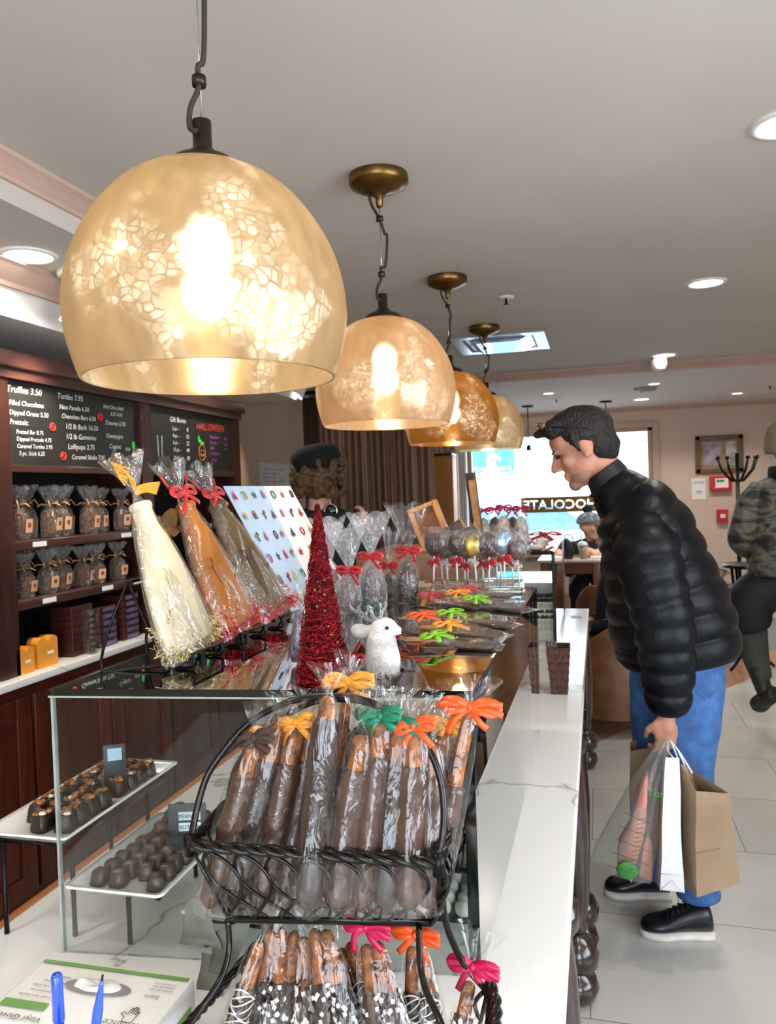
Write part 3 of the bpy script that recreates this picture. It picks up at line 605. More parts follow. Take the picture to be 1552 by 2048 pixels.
# mounds of chocolates in the far case (tray rows)
tr = MB().box((-.26, 3.56, .975), (.13, .12, .005), Matrix.Rotation(.5, 3, 'X')); 
cols = [darkchoc, chocm, whitechoc, chocm, whitechoc]
pn = ['dark chocolate nut cluster in the far case', 'milk chocolate nut cluster in the far case', 'white chocolate cluster in the far case']
protos = {}
for r in range(7):
    z = 1.012-.024*r; kind = [0, 0, 2, 1, 1, 2, 2][r]
    for k in range(6):
        x = -.315+.0215*k+rnd.uniform(-.003, .003); y = 3.50+.012*(6-r)*.6
        if kind not in protos:
            o_ = MB().ell((0, 0, 0), (.013, .013, .012), u=10, v=6).noise(.004, 90, kind).build('chocolate_cluster', [darkchoc, chocm, whitechoc][kind], loc=(0, 0, 0)); protos[kind] = o_
        else: o_ = protos[kind].copy(); COL.objects.link(o_)
        o_.location = (x, y, z); tag(o_, pn[kind], 'chocolate', 'chocolate clusters heaped in the far case')
t = thing('stepped_tray', 'stepped tray of chocolate clusters in the far case', 'tray', (-.26, 3.6, CT)); m = MB()
for r in range(7): m.bb(-.335, -.192, 3.482+.0072*(6-r), 3.6, .983-.024*r-.024, .983-.024*r)
m.build('steps', porcm, t); MB().bb(-.335, -.192, 3.6, 3.606, CT+.003, 1.06).build('back_card', paperw, t)

# ------------------------------------------------------------------ brown woven box on the ledge
c = V((-.135, 2.6, CT)); t = thing('woven_box', 'tapered brown woven box with open top standing on the marble ledge', 'box', c); m = MB()
def frust(mb, c, w0, d0, w1, d1, h, th=.004, nb=0):
    prof = []
    outer = lambda f: (w0+(w1-w0)*f, d0+(d1-d0)*f)
    R = []
    n = 24
    for i in range(n+1):
        f = i/n; w, d = outer(f); g = .0012*math.sin(i*PI/2)*(1 if nb else 0)
        R.append([V((c.x+sx*(w/2+g), c.y+sy*(d/2+g), c.z+h*f)) for sx, sy in ((-1, -1), (1, -1), (1, 1), (-1, 1))])
    for i in range(n, 1, -1):
        f = i/n; w, d = outer(f); R.append([V((c.x+sx*(w/2-th), c.y+sy*(d/2-th), c.z+h*f)) for sx, sy in ((-1, -1), (1, -1), (1, 1), (-1, 1))])
    mb.rings(R); 
    for f in mb.bm.faces: f.smooth = False
    return mb
frust(m, c, .052, .07, .075, .1, .155, nb=1).build('box_body', pm('brown_woven_fibre', '4f2a1c', .6, var=.3, scale=120, bump=.8, bscale=160), t)
for i in range(3):
    a = V((c.x-.02+.01*i, c.y, c.z+.02)); b_ = V((c.x-.035+.012*i, c.y-.012, c.z+.165))
    o_ = thing('wrapped_stick', 'clear wrapped chocolate stick standing in the brown woven box', 'candy', a, 'sticks in the brown woven box')
    MB().cap(a, b_, .006).build('stick', chocm, o_); MB().tube([a, b_], [.009, .011], 8).build('wrapper', celb, o_)

# ------------------------------------------------------------------ back bar cabinet
t = thing('back_bar_shelving', 'tall dark mahogany shelving unit with chalkboard headers on the left wall', 'shelving', (-2.15, 3.1, .9))
FX, BX = -2.0, -2.33
MB().bb(BX, FX+.03, .9, 4.16, 1.985, 2.045, .008).bb(BX, FX+.012, .9, 4.14, 1.95, 1.985).build('crown_board', brownh, t)
for y0, y1 in ((2.21, 2.3), (3.12, 3.205), (4.05, 4.13)): MB().bb(BX, FX, y0, y1, .892, 1.95).build('post', brownm, t)
MB().bb(BX-.01, BX+.01, .9, 4.13, .892, 1.95).build('back_panel', gapshadem, t)  # near-black panel colour stands in for shade in the shelf recess
for y0, y1 in ((2.3, 3.12), (3.205, 4.05)):
    for z in (1.335, 1.12): MB().bb(BX, FX-.006, y0, y1, z, z+.033, .003).build('shelf', brownh, t)
    MB().bb(FX-.03, FX-.004, y0, y1, 1.618, 1.645, .003).build('header_rail', brownh, t)
MB().bb(BX, FX-.006, .9, 2.21, 1.12, 1.153).bb(BX, FX-.006, .9, 2.21, 1.335, 1.368).build('shelf', brownh, t)
for y, z in ((2.43, 1.352), (2.98, 1.352), (2.47, 1.137), (2.83, 1.137), (3.06, 1.137)):
    MB().bb(FX-.006, FX-.002, y-.035, y+.035, z-.009, z+.009).build('price_strip', paperw, t)
slate = pm('black_slate', '23241f', .55, var=.15, scale=6)
chalk = [pm('white_chalk', 'e9ebe8', .8), pm('red_chalk', 'e23b2e', .8), pm('green_chalk', '3fc94a', .8), pm('purple_chalk', 'b24db0', .8), pm('orange_chalk', 'd98a4a', .8)]
def board(label, y0, y1, lines):
    t = thing('chalkboard', label, 'chalkboard', (FX, (y0+y1)/2, 1.645)); sp_l = MB().bb(FX-.028, FX-.018, y0+.003, y1-.003, 1.646, 1.948).build('slate_panel', slate, t)
    for i, cm in enumerate(chalk):
        m = MB(); used = False
        for L in lines:
            if L[4] != i: continue
            used = True; s, y, z, h = L[:4]
            if s == '@heart': m.tube([(FX-.016, y+.014*math.cos(a)*(1 if a < PI else 1), z+.014*math.sin(a)) for a in [k*PI/8 for k in range(16)]], .0032, 6, True).tube([(FX-.016, y-.006, z+.008), (FX-.016, y+.006, z-.008)], .003, 6)
            elif s == '@pump':
                m.tube([(FX-.016, y+.034*math.cos(a), z+.042*math.sin(a)) for a in [k*PI/10 for k in range(20)]], .002, 6, True).tube([(FX-.016, y-.018, z-.008), (FX-.016, y, z-.02), (FX-.016, y+.018, z-.008)], .0035, 6)
                m.ell((FX-.016, y-.01, z+.01), (.001, .005, .006)).ell((FX-.016, y+.012, z+.01), (.001, .005, .006))
            elif s == '@leaf': m.ell((FX-.016, y, z), (.001, .018, .01)).ell((FX-.016, y+.025, z-.012), (.001, .02, .01)).ell((FX-.016, y-.01, z+.016), (.001, .008, .012))
            elif s == '@glass': m.tube([(FX-.016, y-.02, z+.05), (FX-.016, y-.015, z-.05), (FX-.016, y+.015, z-.05), (FX-.016, y+.02, z+.05)], .0018, 6)
            elif s == '@blob': m.ell((FX-.016, y, z), (.001, .012, .02))
            elif s == '@dots':
                for k in range(7): m.ell((FX-.016, y+rnd.uniform(-.06, .06), z+rnd.uniform(-.006, .006)), (.001, .004, .003), u=6, v=4)
            else: m.text(s, (FX-.017, y, z), (0, 1, .02), V((0, .12, 1)), h)
        if used: m.build(['white', 'red', 'green', 'purple', 'orange'][i]+'_chalk_writing', cm, sp_l)['kind'] = 'stuff'
board('larger black chalkboard menu listing chocolates and prices in white chalk', 2.3, 3.12, [
    ('Truffles 3.50', 2.27+.04, 1.905, .036, 0), ('Filled Chocolates', 2.32, 1.86, .026, 0), ('Dipped Oreos 5.50', 2.32, 1.825, .026, 0), ('Pretzels:', 2.32, 1.79, .028, 0), ('Pretzel Bar 8.75', 2.35, 1.758, .022, 0), ('Dipped Pretzels 4.75', 2.35, 1.732, .022, 0), ('Caramel Turtles 3.95', 2.35, 1.706, .022, 0), ('5 pc. Stick 6.25', 2.36, 1.68, .022, 0),
    ('Turtles 7.95', 2.58, 1.91, .032, 0), ('Non Pareils 6.50', 2.59, 1.87, .027, 0), ('Chocolate Bars 6.50', 2.6, 1.835, .026, 0), ('1/2 lb Bark 16.50', 2.62, 1.795, .03, 0), ('1/2 lb Gummies', 2.62, 1.755, .03, 0), ('Lollipops 2.75', 2.63, 1.715, .03, 0), ('Caramel Sticks 7.50', 2.65, 1.675, .027, 0),
    ('Hot Chocolate', 2.87, 1.9, .024, 0), ('5.75 4/20', 2.92, 1.872, .022, 0), ('S\'mores 6.50', 2.88, 1.83, .028, 0), ('Champagne', 2.88, 1.775, .026, 0), ('Cognac', 2.9, 1.73, .028, 0), ('8.50', 3.02, 1.725, .02, 0),
    ('@heart', 2.545, 1.795, 0, 1), ('@heart', 2.6, 1.685, 0, 1), ('@heart', 2.845, 1.86, 0, 1), ('@blob', 3.08, 1.75, 0, 2), ('@blob', 3.082, 1.71, 0, 4)])
board('smaller chalkboard with gift box prices and a pumpkin drawing', 3.205, 4.05, [
    ('@glass', 3.3, 1.76, 0, 0), ('Gift Boxes', 3.4, 1.885, .036, 0), ('2 pc. -', 3.42, 1.845, .026, 0), ('4 pc. -', 3.42, 1.81, .026, 0), ('6 pc. -', 3.42, 1.775, .026, 0), ('12 pc. -', 3.42, 1.74, .026, 0), ('24 pc. -', 3.42, 1.7, .026, 0),
    ('8', 3.56, 1.845, .03, 0), ('15', 3.55, 1.81, .03, 0), ('22', 3.55, 1.775, .03, 0), ('44', 3.55, 1.74, .03, 0), ('88', 3.55, 1.7, .03, 0), ('HALLOWEEN', 3.66, 1.865, .052, 1), ('@pump', 3.71, 1.745, 0, 4), ('@leaf', 3.69, 1.805, 0, 2), ('@dots', 3.75, 1.675, 0, 2),
    ('Pumpkins', 3.8, 1.825, .028, 3), ('Ghosts', 3.8, 1.795, .028, 3), ('Bark', 3.8, 1.765, .028, 3), ('Lollipops', 3.8, 1.735, .028, 3), ('Pops', 3.82, 1.7, .028, 3), ('5.5', 3.97, 1.825, .024, 3), ('5.5', 3.97, 1.795, .024, 3), ('5.5', 3.97, 1.765, .024, 3)])
tag(MB().bb(-2.34, -1.955, .9, 4.2, .862, .89, .004).build('marble_worktop', marblem, loc=(-2.1, 2.6, .862)), 'white marble worktop along the back bar under the shelving', 'worktop')
t = thing('base_cabinet', 'long red-brown paneled base cabinet under the back bar worktop', 'cabinet', (-2.1, 2.6, 0)); MB().bb(-2.33, -2.0, .9, 4.2, .08, .86).bb(-2.33, -2.06, .9, 4.2, 0, .08).build('carcass', cabm, t)
for i in range(7):
    y = .95+.46*i
    d_ = MB().bb(-2.0, -1.982, y, y+.44, .12, .82, .003).build('door', cabm, t); fr_ = MB()
    for a in ((y, y+.07, .12, .82), (y+.37, y+.44, .12, .82), (y+.07, y+.37, .12, .19), (y+.07, y+.37, .75, .82)): fr_.bb(-1.982, -1.972, a[0], a[1], a[2], a[3], .003)
    fr_.build('door_frame', cabm, d_)

# gift bags on shelves
bagbrown = pm('dark_filled_bag', '8a5a30', .35, var=.6, scale=110, bump=.6, bscale=90, col2='1a0d05'); tagm = pm('peach_card', 'e9b489', .6, var=.1)
raf = pm('pale_raffia', 'd0a070', .6, var=.2)
shinyc = cello('sparkly_cellophane', .008, .2, .07, scale=110, bstr=1)
def flare(mb, z0, z1, r0, r1, n=28, fl=.35, seed=0, cy=1.0, k=7):
    R = []
    for j in range(5):
        f = j/4; rr_ = r0+(r1-r0)*f**.8
        R.append([V((rr_*math.cos(a)*(1+fl*f*math.sin(k*a+seed)), cy*rr_*math.sin(a)*(1+fl*f*math.sin(k*a+seed)), z0+(z1-z0)*f*(1+.08*f*math.sin(5*a+seed)))) for a in [2*PI*i/n for i in range(n)]])
    mb.rings(R, cap=False); return mb
gb = thing('gift_bag', 'x', 'gift bag', local=True)
MB().lathe([(.001, .002), (.03, .002), (.034, .012), (.034, .075), (.028, .1), (.012, .118), (.001, .122)], seg=20).noise(.004, 60, 3).build('contents', bagbrown, gb)
m = MB().lathe([(.001, 0), (.035, 0), (.038, .01), (.038, .08), (.03, .108), (.008, .128)], seg=24).noise(.003, 40, 5); flare(m, .128, .2, .008, .036, seed=1); m.build('cellophane_wrap', shinyc, gb)
m = MB()
for a in range(5): m.tube([(0, 0, .128), (.03*math.cos(a*1.3), .03*math.sin(a*1.3), .135+.012*math.sin(a*2)), (.045*math.cos(a*1.3+.2), .045*math.sin(a*1.3+.2), .122)], [.003, .003, .002], 5)
m.build('raffia_tie', raf, gb)
lc_ = MB().box((.041, .002, .052), (.002, .034, .05), Matrix.Rotation(.12, 3, 'Y')).build('label_card', tagm, gb)
MB().box((.0425, .002, .055), (.0015, .014, .018), Matrix.Rotation(.12, 3, 'Y')).build('card_print', pm('brown_print', '8a4a22', .6), lc_)
rows = {1.369: ('upper', [(42, 1070), (84, 1062), (105, 1060), (127, 1058), (158, 1054), (180, 1052), (202, 1050), (225, 1046), (248, 1044)]), 1.154: ('lower', [(52, 1200), (74, 1194), (98, 1190), (128, 1184), (152, 1180), (174, 1176), (196, 1172), (218, 1166), (238, 1162)])}
oid = 0; ordn = ['first', 'second', 'third', 'fourth', 'fifth', 'sixth', 'seventh', 'eighth', 'ninth']
for z, (nm, L) in rows.items():
    for i, (px, py) in enumerate(L):
        y = atx(px, py, FX-.06).y; x = FX-.065-(.05 if i % 3 == 1 else 0)-rnd.uniform(0, .015)
        lab = '%s raffia tied gift bag from the left on the %s shelf' % (ordn[i], nm); rz = rnd.uniform(-.5, .3) if i % 3 != 1 else rnd.uniform(1.0, 2)
        if oid == 0: gb.location = (x, y, z); gb.rotation_euler = (0, 0, rz); gb['label'] = lab; gb['group'] = 'raffia tied gift bags on the shelves'
        else: dup(gb, (x, y, z), rz, lab, scale=(1, 1, rnd.uniform(.93, 1.03)*(1 if z > 1.3 else .87)))
        oid += 1
# orange heart-top boxes
orb = pm('orange_card', 'eb9a35', .5, var=.05)
def obox(x, y, s, label):
    t = thing('orange_box', label, 'box', (x, y, .89), 'orange boxes on the back bar'); P = [(-.055, 0), (.055, 0), (.055, .1), (.05, .113), (.035, .12), (.018, .118), (0, .098), (-.018, .118), (-.035, .12), (-.05, .113), (-.055, .1)]
    MB().prism([(a*s, b*s) for a, b in P], (x, y, .89), (0, 1, 0), (0, 0, 1), (-.055*s, 0, 0)).build('box_body', orb, t)
    MB().box((x+.001, y+.012*s, .89+.055*s), (.001, .035*s, .011*s)).build('label_strip', paperw, t)
p_ = atx(97, 1305, -2.0); obox(-2.0, p_.y, .95, 'orange box with heart-lobed lid and white strip, fully seen'); obox(-2.0, atx(52, 1320, -2.0).y, .8, 'orange lobed box partly hidden by the shelving post')
bxm = pm('maroon_box', '3c1710', .4, var=.15); bxs = pm('glossy_lilac_sleeve', '8a7fb0', .2, .5, var=.3, scale=40)
def tbox(x, y, z, sy, sz, label, side=False):
    t = thing('truffle_box', label, 'box', (x, y, z), 'truffle boxes stacked on the back bar')
    MB().box((x, y, z+sz/2), (.1, sy, sz-.001), None, .002).build('box_body', bxm, t)
    if side: MB().box((x+.0505, y+.01, z+sz*.5), (.002, sy*.7, sz*.55)).build('shiny_sleeve', bxs, t)
for k in range(7): tbox(-2.06, atx(166, 1260, -2.01).y, .89+.0285*k, .13, .028, 'maroon truffle box, %s from the bottom beside the orange boxes' % ordn[k])
for k in range(6): tbox(-2.06, atx(216, 1240, -2.01).y, .89+.0285*k, .12, .028, 'maroon truffle box with lilac sleeve, %s from the bottom of the middle stack' % ordn[k], True)
for k in range(7): tbox(-2.06, atx(262, 1225, -2.01).y, .89+.0285*k, .12, .028, 'maroon truffle box with lilac sleeve, %s from the bottom of the right-hand stack' % ordn[k], True)
t = thing('clear_tube_box', 'tall clear box of truffles standing before the maroon boxes', 'box', (-1.99, atx(181, 1260, -1.99).y, .89)); yy = atx(181, 1260, -1.99).y
MB().box((-1.985, yy, .89+.09), (.045, .045, .18)).build('clear_sleeve', celb, t)
for k in range(7): MB().ell((-1.985, yy, .905+.024*k), (.015, .017, .012), u=10, v=6).build('truffle', chocm, t)
# wall notice, curtain, column
p0, p1 = aty(517, 925, 5.0), aty(580, 1000, 5.0); xw = XL+.052
n0, n1 = atx(517, 925, xw), atx(580, 1003, xw)
t = thing('wall_notice', 'large printed paper notice on the tan wall behind the person in the beret', 'notice', (xw, n0.y, n1.z)); MB().bb(xw, xw+.003, n0.y, n1.y, n1.z-.04, n0.z).build('paper', pm('grey_paper', 'cfc9c3', .8), t); m = MB()
for k in range(9): m.bb(xw+.003, xw+.004, n0.y+.06, n1.y-.1-.1*(k % 3), n0.z-.05-.03*k, n0.z-.043-.03*k)
m.build('printed_lines', pm('faint_print', 'a09a98', .8), t)
cy = 5.6; xa, xb = aty(615, 800, cy).x, aty(862, 850, cy).x
t = thing('curtain', 'long brown pleated curtain hanging behind the counter', 'curtain', ((xa+xb)/2, cy, 0)); m = MB(); R = []; nx = 260
for zi in range(14):
    z = .02+(2.27-.02)*zi/13; row = []
    for i in range(nx+1):
        f = i/nx; ph = f*2*PI*17+.6*math.sin(9*f)+.25*math.sin(z*2+f*20); dd = .03*math.sin(ph)+.012*math.sin(2.3*ph+z)
        row.append(m.bm.verts.new((xa+(xb-xa)*f+.01*math.cos(ph), cy+dd, z)))
    R.append(row)
for a, b in zip(R, R[1:]):
    for i in range(nx): m.face([a[i], a[i+1], b[i+1], b[i]])
def solid(th): 
    def f(o): q = o.modifiers.new('t', 'SOLIDIFY'); q.thickness = th
    return f
m.build('drape', pm('brown_satin_curtain', '8d664c', .42, var=.12, scale=4, sheen=.3, stretch=(8, 1, 1)), t, mods=[solid(.003)])
MB().cyl((xa-.08, cy, 2.285), (xb+.05, cy, 2.285), .014).ell((xa-.09, cy, 2.285), .03).build('rod', bronzem, t)
tag(MB().bb(xa-.02, xa+.09, cy-.06, cy-.035, .0, 2.24).build('curtain_stile', brownm, loc=(xa, cy, 0)), 'dark wooden stile at the left edge of the curtain', 'panel')
ca, cb = aty(868, 912, 7).x, aty(900, 912, 7).x
t = thing('wooden_column', 'tall orange wooden column topped by a carved letter sign', 'column', ((ca+cb)/2, 7, 0)); zc_ = aty(880, 912, 7).z
MB().bb(ca, cb+.03, 6.95, 7.15, 0, zc_, .005).build('shaft', pm('honey_wood', 'c68745', .45, var=.08, scale=5), t); MB().bb(ca-.03, cb+.03, 6.93, 7.16, zc_, zc_+.02, .004).build('cap_board', brownm, t)
MB().text('STEA', (ca-.02, 6.94, zc_+.03), (1, 0, 0), (0, 0, 1), .11).build('carved_letters', pm('brown_carving', '8a4f33', .5), t); MB().bb(ca-.02, cb+.1, 6.95, 7.0, zc_+.02, zc_+.13, .004).build('sign_board', pm('tan_sign', 'cdb29a', .6), t)
ga, gb_ = aty(894, 905, 7.4), aty(914, 1010, 7.4)
t = thing('fretwork_panel', 'narrow white carved panel with pointed drops right of the orange column', 'panel', (ga.x, 7.4, 0)); m = MB()
m.prism([(0, 0), (.1, 0), (.1, -.16), (.085, -.2), (.07, -.16), (.05, -.2), (.03, -.16), (.015, -.2), (0, -.16)], (ga.x, 7.4, ga.z), (1, 0, 0), (0, 0, 1), (0, .03, 0)); m.bb(ga.x, ga.x+.02, 7.4, 7.43, 0, ga.z-.16).bb(ga.x+.08, ga.x+.1, 7.4, 7.43, 0, ga.z-.16)
m.build('fretwork', whitem, t); MB().bb(ga.x+.015, ga.x+.085, 7.43, 7.44, 0, ga.z-.1).build('backing', pm('taupe_panel', '80664f', .6), t)
t = thing('white_pilaster', 'white fluted pilaster left of the shop window', 'pilaster', (aty(922, 950, 8.6).x, 8.6, 0)); m = MB(); pa, pb = aty(915, 905, 8.6).x, aty(931, 905, 8.6).x
m.bb(pa, pb, 8.6, 8.7, 0, 2.3); 
for k in range(3): m.bb(pa+.01+.03*k, pa+.022+.03*k, 8.585, 8.6, .1, 2.2)
m.build('pilaster_body', whitem, t)
# ------------------------------------------------------------------ wall things on the far wall
t = thing('picture_frame', 'wide brown frame holding two pictures side by side on the far wall', 'picture', (1.3, YF, 1.6)); a, b = aty(1390, 873, YF), aty(1487, 944, YF); y = YF-.03
m = MB(); m.bb(a.x, b.x, y, YF, b.z, b.z+.05, .006).bb(a.x, b.x, y, YF, a.z-.05, a.z, .006).bb(a.x, a.x+.05, y, YF, b.z, a.z, .006).bb(b.x-.05, b.x, y, YF, b.z, a.z, .006).build('frame', pm('olive_brown_frame', '6e5231', .4, var=.15), t)
MB().bb(a.x+.04, b.x-.04, y+.015, YF, b.z+.04, a.z-.04).build('mat_board', pm('tan_mat', 'a58a62', .7), t)
mid = a.x+(b.x-a.x)*.58
MB().bb(a.x+.08, mid-.02, y+.008, y+.016, b.z+.08, a.z-.07).build('left_picture', pm('mauve_picture', 'c8b4c0', .5, var=.3, scale=9, col2='5f5a70'), t); MB().bb(mid+.03, b.x-.07, y+.008, y+.016, b.z+.08, a.z-.07).build('right_picture', pm('mono_picture', 'e6e2d8', .5, scale=11, col2='5a584f'), t)
a, b = aty(1383, 957, YF), aty(1412, 998, YF); t = thing('wall_poster', 'small white printed poster on the far wall below the frame', 'poster', (a.x, YF, b.z)); MB().bb(a.x, b.x, YF-.004, YF, b.z, a.z).build('sheet', paperw, t)
MB().text('NOTICE', (a.x+.02, YF-.006, a.z-.06), (1, 0, 0), (0, 0, 1), .03).bb(a.x+.04, b.x-.04, YF-.006, YF-.004, b.z+.08, b.z+.09).bb(a.x+.04, b.x-.04, YF-.006, YF-.004, b.z+.06, b.z+.065).build('print', pm('grey_print', '66607a', .7), t)
redp = pm('red_plastic', 'c8202c', .35)
a, b = aty(1419, 952, YF), aty(1463, 981, YF); t = thing('alarm_panel', 'red alarm panel with green and white display on the far wall', 'alarm panel', (a.x, YF, b.z)); MB().bb(a.x, b.x, YF-.06, YF, b.z, a.z, .008).build('housing', redp, t); MB().bb(a.x+.05, b.x-.04, YF-.064, YF-.058, b.z+.035, a.z-.03).build('display', paperw, t); MB().bb(a.x+.06, a.x+.14, YF-.067, YF-.063, a.z-.07, a.z-.045).build('green_bar', pm('green_label', '2a9a45', .5), t)
a, b = aty(1433, 1019, YF), aty(1455, 1044, YF); t = thing('fire_alarm_pull', 'small red pull station on the far wall beside the camouflage jacket', 'fire alarm', (a.x, YF, b.z)); MB().bb(a.x, b.x, YF-.05, YF, b.z, a.z, .006).build('housing', redp, t); MB().bb(a.x+.03, a.x+.08, YF-.06, YF-.049, b.z+.05, b.z+.09).build('handle', paperw, t)
# umbrella/coat stand with hooks
c = aty(1478, 1100, 7.6); t = thing('coat_stand', 'black iron coat stand with upturned hooks behind the camouflage jacket', 'coat stand', (c.x, 7.6, 0))
MB().cyl((c.x, 7.6, 0.02), (c.x, 7.6, 1.75), .018).build('pole', blackm, t)
for k, a in enumerate((-1.0, -.5, .4, .9, 2.2)):
    dx, dy = math.sin(a), -math.cos(a)*.4
    MB().tube([(c.x, 7.6, 1.5), (c.x+dx*.06, 7.6+dy*.06, 1.5), (c.x+dx*.16, 7.6+dy*.15, 1.6), (c.x+dx*.2, 7.6+dy*.2, 1.7)], .012, 8).ell((c.x+dx*.2, 7.6+dy*.2, 1.71), .02).build('hook', blackm, t)
MB().lathe([(.001, 0), (.16, 0), (.15, .02), (.02, .04), (.001, .04)], (c.x, 7.6, 0)).build('base', blackm, t)
# iron table base
a = aty(1462, 1128, 6.6); t = thing('iron_side_table', 'black wrought iron side table with scrolled legs by the far wall', 'side table', (a.x+.1, 6.6, 0)); zt = a.z
MB().lathe([(.001, zt), (.2, zt), (.2, zt-.025), (.001, zt-.025)], (a.x+.14, 6.6, 0), 32).build('tabletop', blackm, t)
for k in range(4):
    g = k*PI/2+.5; dx, dy = math.cos(g), math.sin(g)
    MB().tube(cr([(a.x+.14+dx*.17, 6.6+dy*.17, zt-.02), (a.x+.14+dx*.13, 6.6+dy*.13, zt*.6), (a.x+.14+dx*.07, 6.6+dy*.07, .25), (a.x+.14+dx*.12, 6.6+dy*.12, .1), (a.x+.14+dx*.2, 6.6+dy*.2, .014)], 5), .012, 8).build('leg', blackm, t)
MB().tube([(a.x+.14+.09*math.cos(k*PI/8), 6.6+.09*math.sin(k*PI/8), .35) for k in range(16)], .01, 8, True).build('ring', blackm, t)
# waste bin
c = aty(1428, 1160, 7.4); t = thing('step_bin', 'small brushed metal step bin between the black jacket and the iron table', 'bin', (c.x, 7.4, 0)); MB().lathe([(.001, .02), (.15, .02), (.16, .6), (.001, .62)], (c.x, 7.4, 0), 28).build('body', pm('brushed_steel', 'b9bcc0', .3, .8), t); MB().lathe([(.165, .6), (.165, .66), (.1, .72), (.001, .74)], (c.x, 7.4, 0), 28).build('lid', chromem, t)
MB().box((c.x, 7.22, .03), (.08, .06, .015)).build('pedal', blackm, t)
# ------------------------------------------------------------------ cafe furniture
tw = woodm('cafe_table_wood', '5b3520', '7b4a2c', .35, 'X')
ty, tz = 7.5, .80; a, b = aty(1128, 1118, ty), aty(1206, 1118, ty)
t = thing('cafe_table', 'wooden cafe table with pale top where the person in the grey beanie sits', 'table', ((a.x+b.x)/2, ty+.3, 0)); X0_, X1_ = a.x-.25, b.x+.02
MB().bb(X0_, X1_, ty, ty+.62, tz-.025, tz, .004).build('tabletop', pm('pale_tabletop', 'c9b8ad', .2, var=.1), t); MB().bb(X0_+.05, X1_-.05, ty+.03, ty+.05, tz-.13, tz-.026).build('apron', tw, t); MB().bb(X0_+.05, X1_-.05, ty+.56, ty+.58, tz-.13, tz-.026).build('apron', tw, t)
for x in (X0_+.06, X1_-.08):
    for y in (ty+.05, ty+.56): MB().bb(x-.035, x+.035, y-.035, y+.035, 0, tz-.026, .004).build('leg', tw, t)
c = aty(1166, 1112, ty+.12); t = thing('iced_drink', 'clear plastic cup of iced coffee with a pale blue straw', 'drink', (c.x, ty+.12, tz)); MB().lathe([(.001, tz), (.028, tz), (.042, tz+.13), (.001, tz+.13)], (c.x, ty+.12, 0), 20).build('cup', pm('milky_coffee', 'b09a8c', .2), t); MB().lathe([(.048, tz+.13), (.046, tz+.145), (.03, tz+.165), (.001, tz+.17)], (c.x, ty+.12, 0), 20).build('lid', pm('clear_lid', 'dfe4e8', .15), t); MB().cyl((c.x, ty+.12, tz+.1), (c.x-.015, ty+.12, tz+.27), .008).build('straw', pm('pale_blue_straw', '9cc4ee', .4), t)
tag(MB().bb(c.x+.07, c.x+.34, ty+.1, ty+.34, tz, tz+.018, .003).build('newspaper', paperw, loc=(c.x+.2, ty+.2, tz)), 'folded white paper on the cafe table under the hands', 'paper')
c = aty(1138, 1105, ty+.1); t = thing('shoulder_bag', 'small black bag standing at the left of the cafe table', 'bag', (c.x, ty+.15, tz)); loft(MB(), [((c.x-.02, ty+.15, tz+.005), .05, .05), ((c.x-.01, ty+.15, tz+.08), .055, .05), ((c.x-.02, ty+.15, tz+.17), .03, .03), ((c.x-.02, ty+.15, tz+.2), .01, .01)]).build('bag_body', pm('black_nylon', '111216', .6, bump=.3), t)
MB().tube(cr([(c.x-.04, ty+.15, tz+.17), (c.x-.03, ty+.14, tz+.23), (c.x+.03, ty+.13, tz+.22), (c.x+.06, ty+.12, tz+.1)], 5), .006, 6).build('strap', blackm, t)
# tub chairs
leather = pm('tan_leather', '7d5634', .38, var=.2, scale=8, bump=.15, bscale=50); leath2 = pm('pale_piping', 'd9d6d2', .4)
def tub(name, label, cx, cyy, rz, h=.76, w=.32, sh=.42):
    t = thing(name, label, 'chair', local=True); m = MB(); R = []; n = 30
    for i in range(n+1):
        a = -PI*.62+PI*1.24*i/n; d = V((math.sin(a), math.cos(a))); e = abs(a)/(PI*.62); hh = h-.2*max(0, e-.45)/.55
        oi, oo = w-.075, w
        R.append([V((d.x*oi, d.y*oi*.95, .12)), V((d.x*oi, d.y*oi*.95, hh-.03)), V((d.x*(oi+.015), d.y*(oi+.015)*.95, hh-.005)), V((d.x*(oo-.02), d.y*(oo-.02)*.95, hh)), V((d.x*oo, d.y*oo*.95, hh-.03)), V((d.x*(oo-.01), d.y*(oo-.01)*.95, .12))])
    m.rings(R); m.build('shell', leather, t, sharp=1.0)
    MB().lathe([(.001, .12), (w-.08, .12), (w-.075, sh-.02), (w-.1, sh), (.001, sh+.01)], (0, -.02, 0), 32).build('seat', leather, t)
    for sx, sy in ((-1, -1), (1, -1), (-1, 1), (1, 1)): MB().tube([(sx*w*.62, sy*w*.62, .13), (sx*w*.66, sy*w*.66, 0)], [.03, .018], 4).build('leg', pm('red_brown_leg', '6a2a16', .35), t)
    t.location = (cx, cyy, 0); t.rotation_euler = (0, 0, rz); return t
tub('armchair', 'large brown leather tub armchair in front of the counter end', .07, 4.98, -PI/2-.15, .78, .33)
t1 = tub('tub_chair', 'tan tub chair with pale top edge, left one behind the counter end', -.5, 6.2, PI, .76, .28); t1['group'] = 'tan tub chairs by the cafe tables'
dup(t1, (.1, 6.1, 0), PI+.1, 'tan tub chair with pale top edge nearest the black puffer jacket', 'tan tub chairs by the cafe tables')
c = aty(1216, 1262, 4.7); t = thing('cup_and_saucer', 'white cup and saucer beside the leather armchair', 'cup', (c.x, 5.2, .48)); 
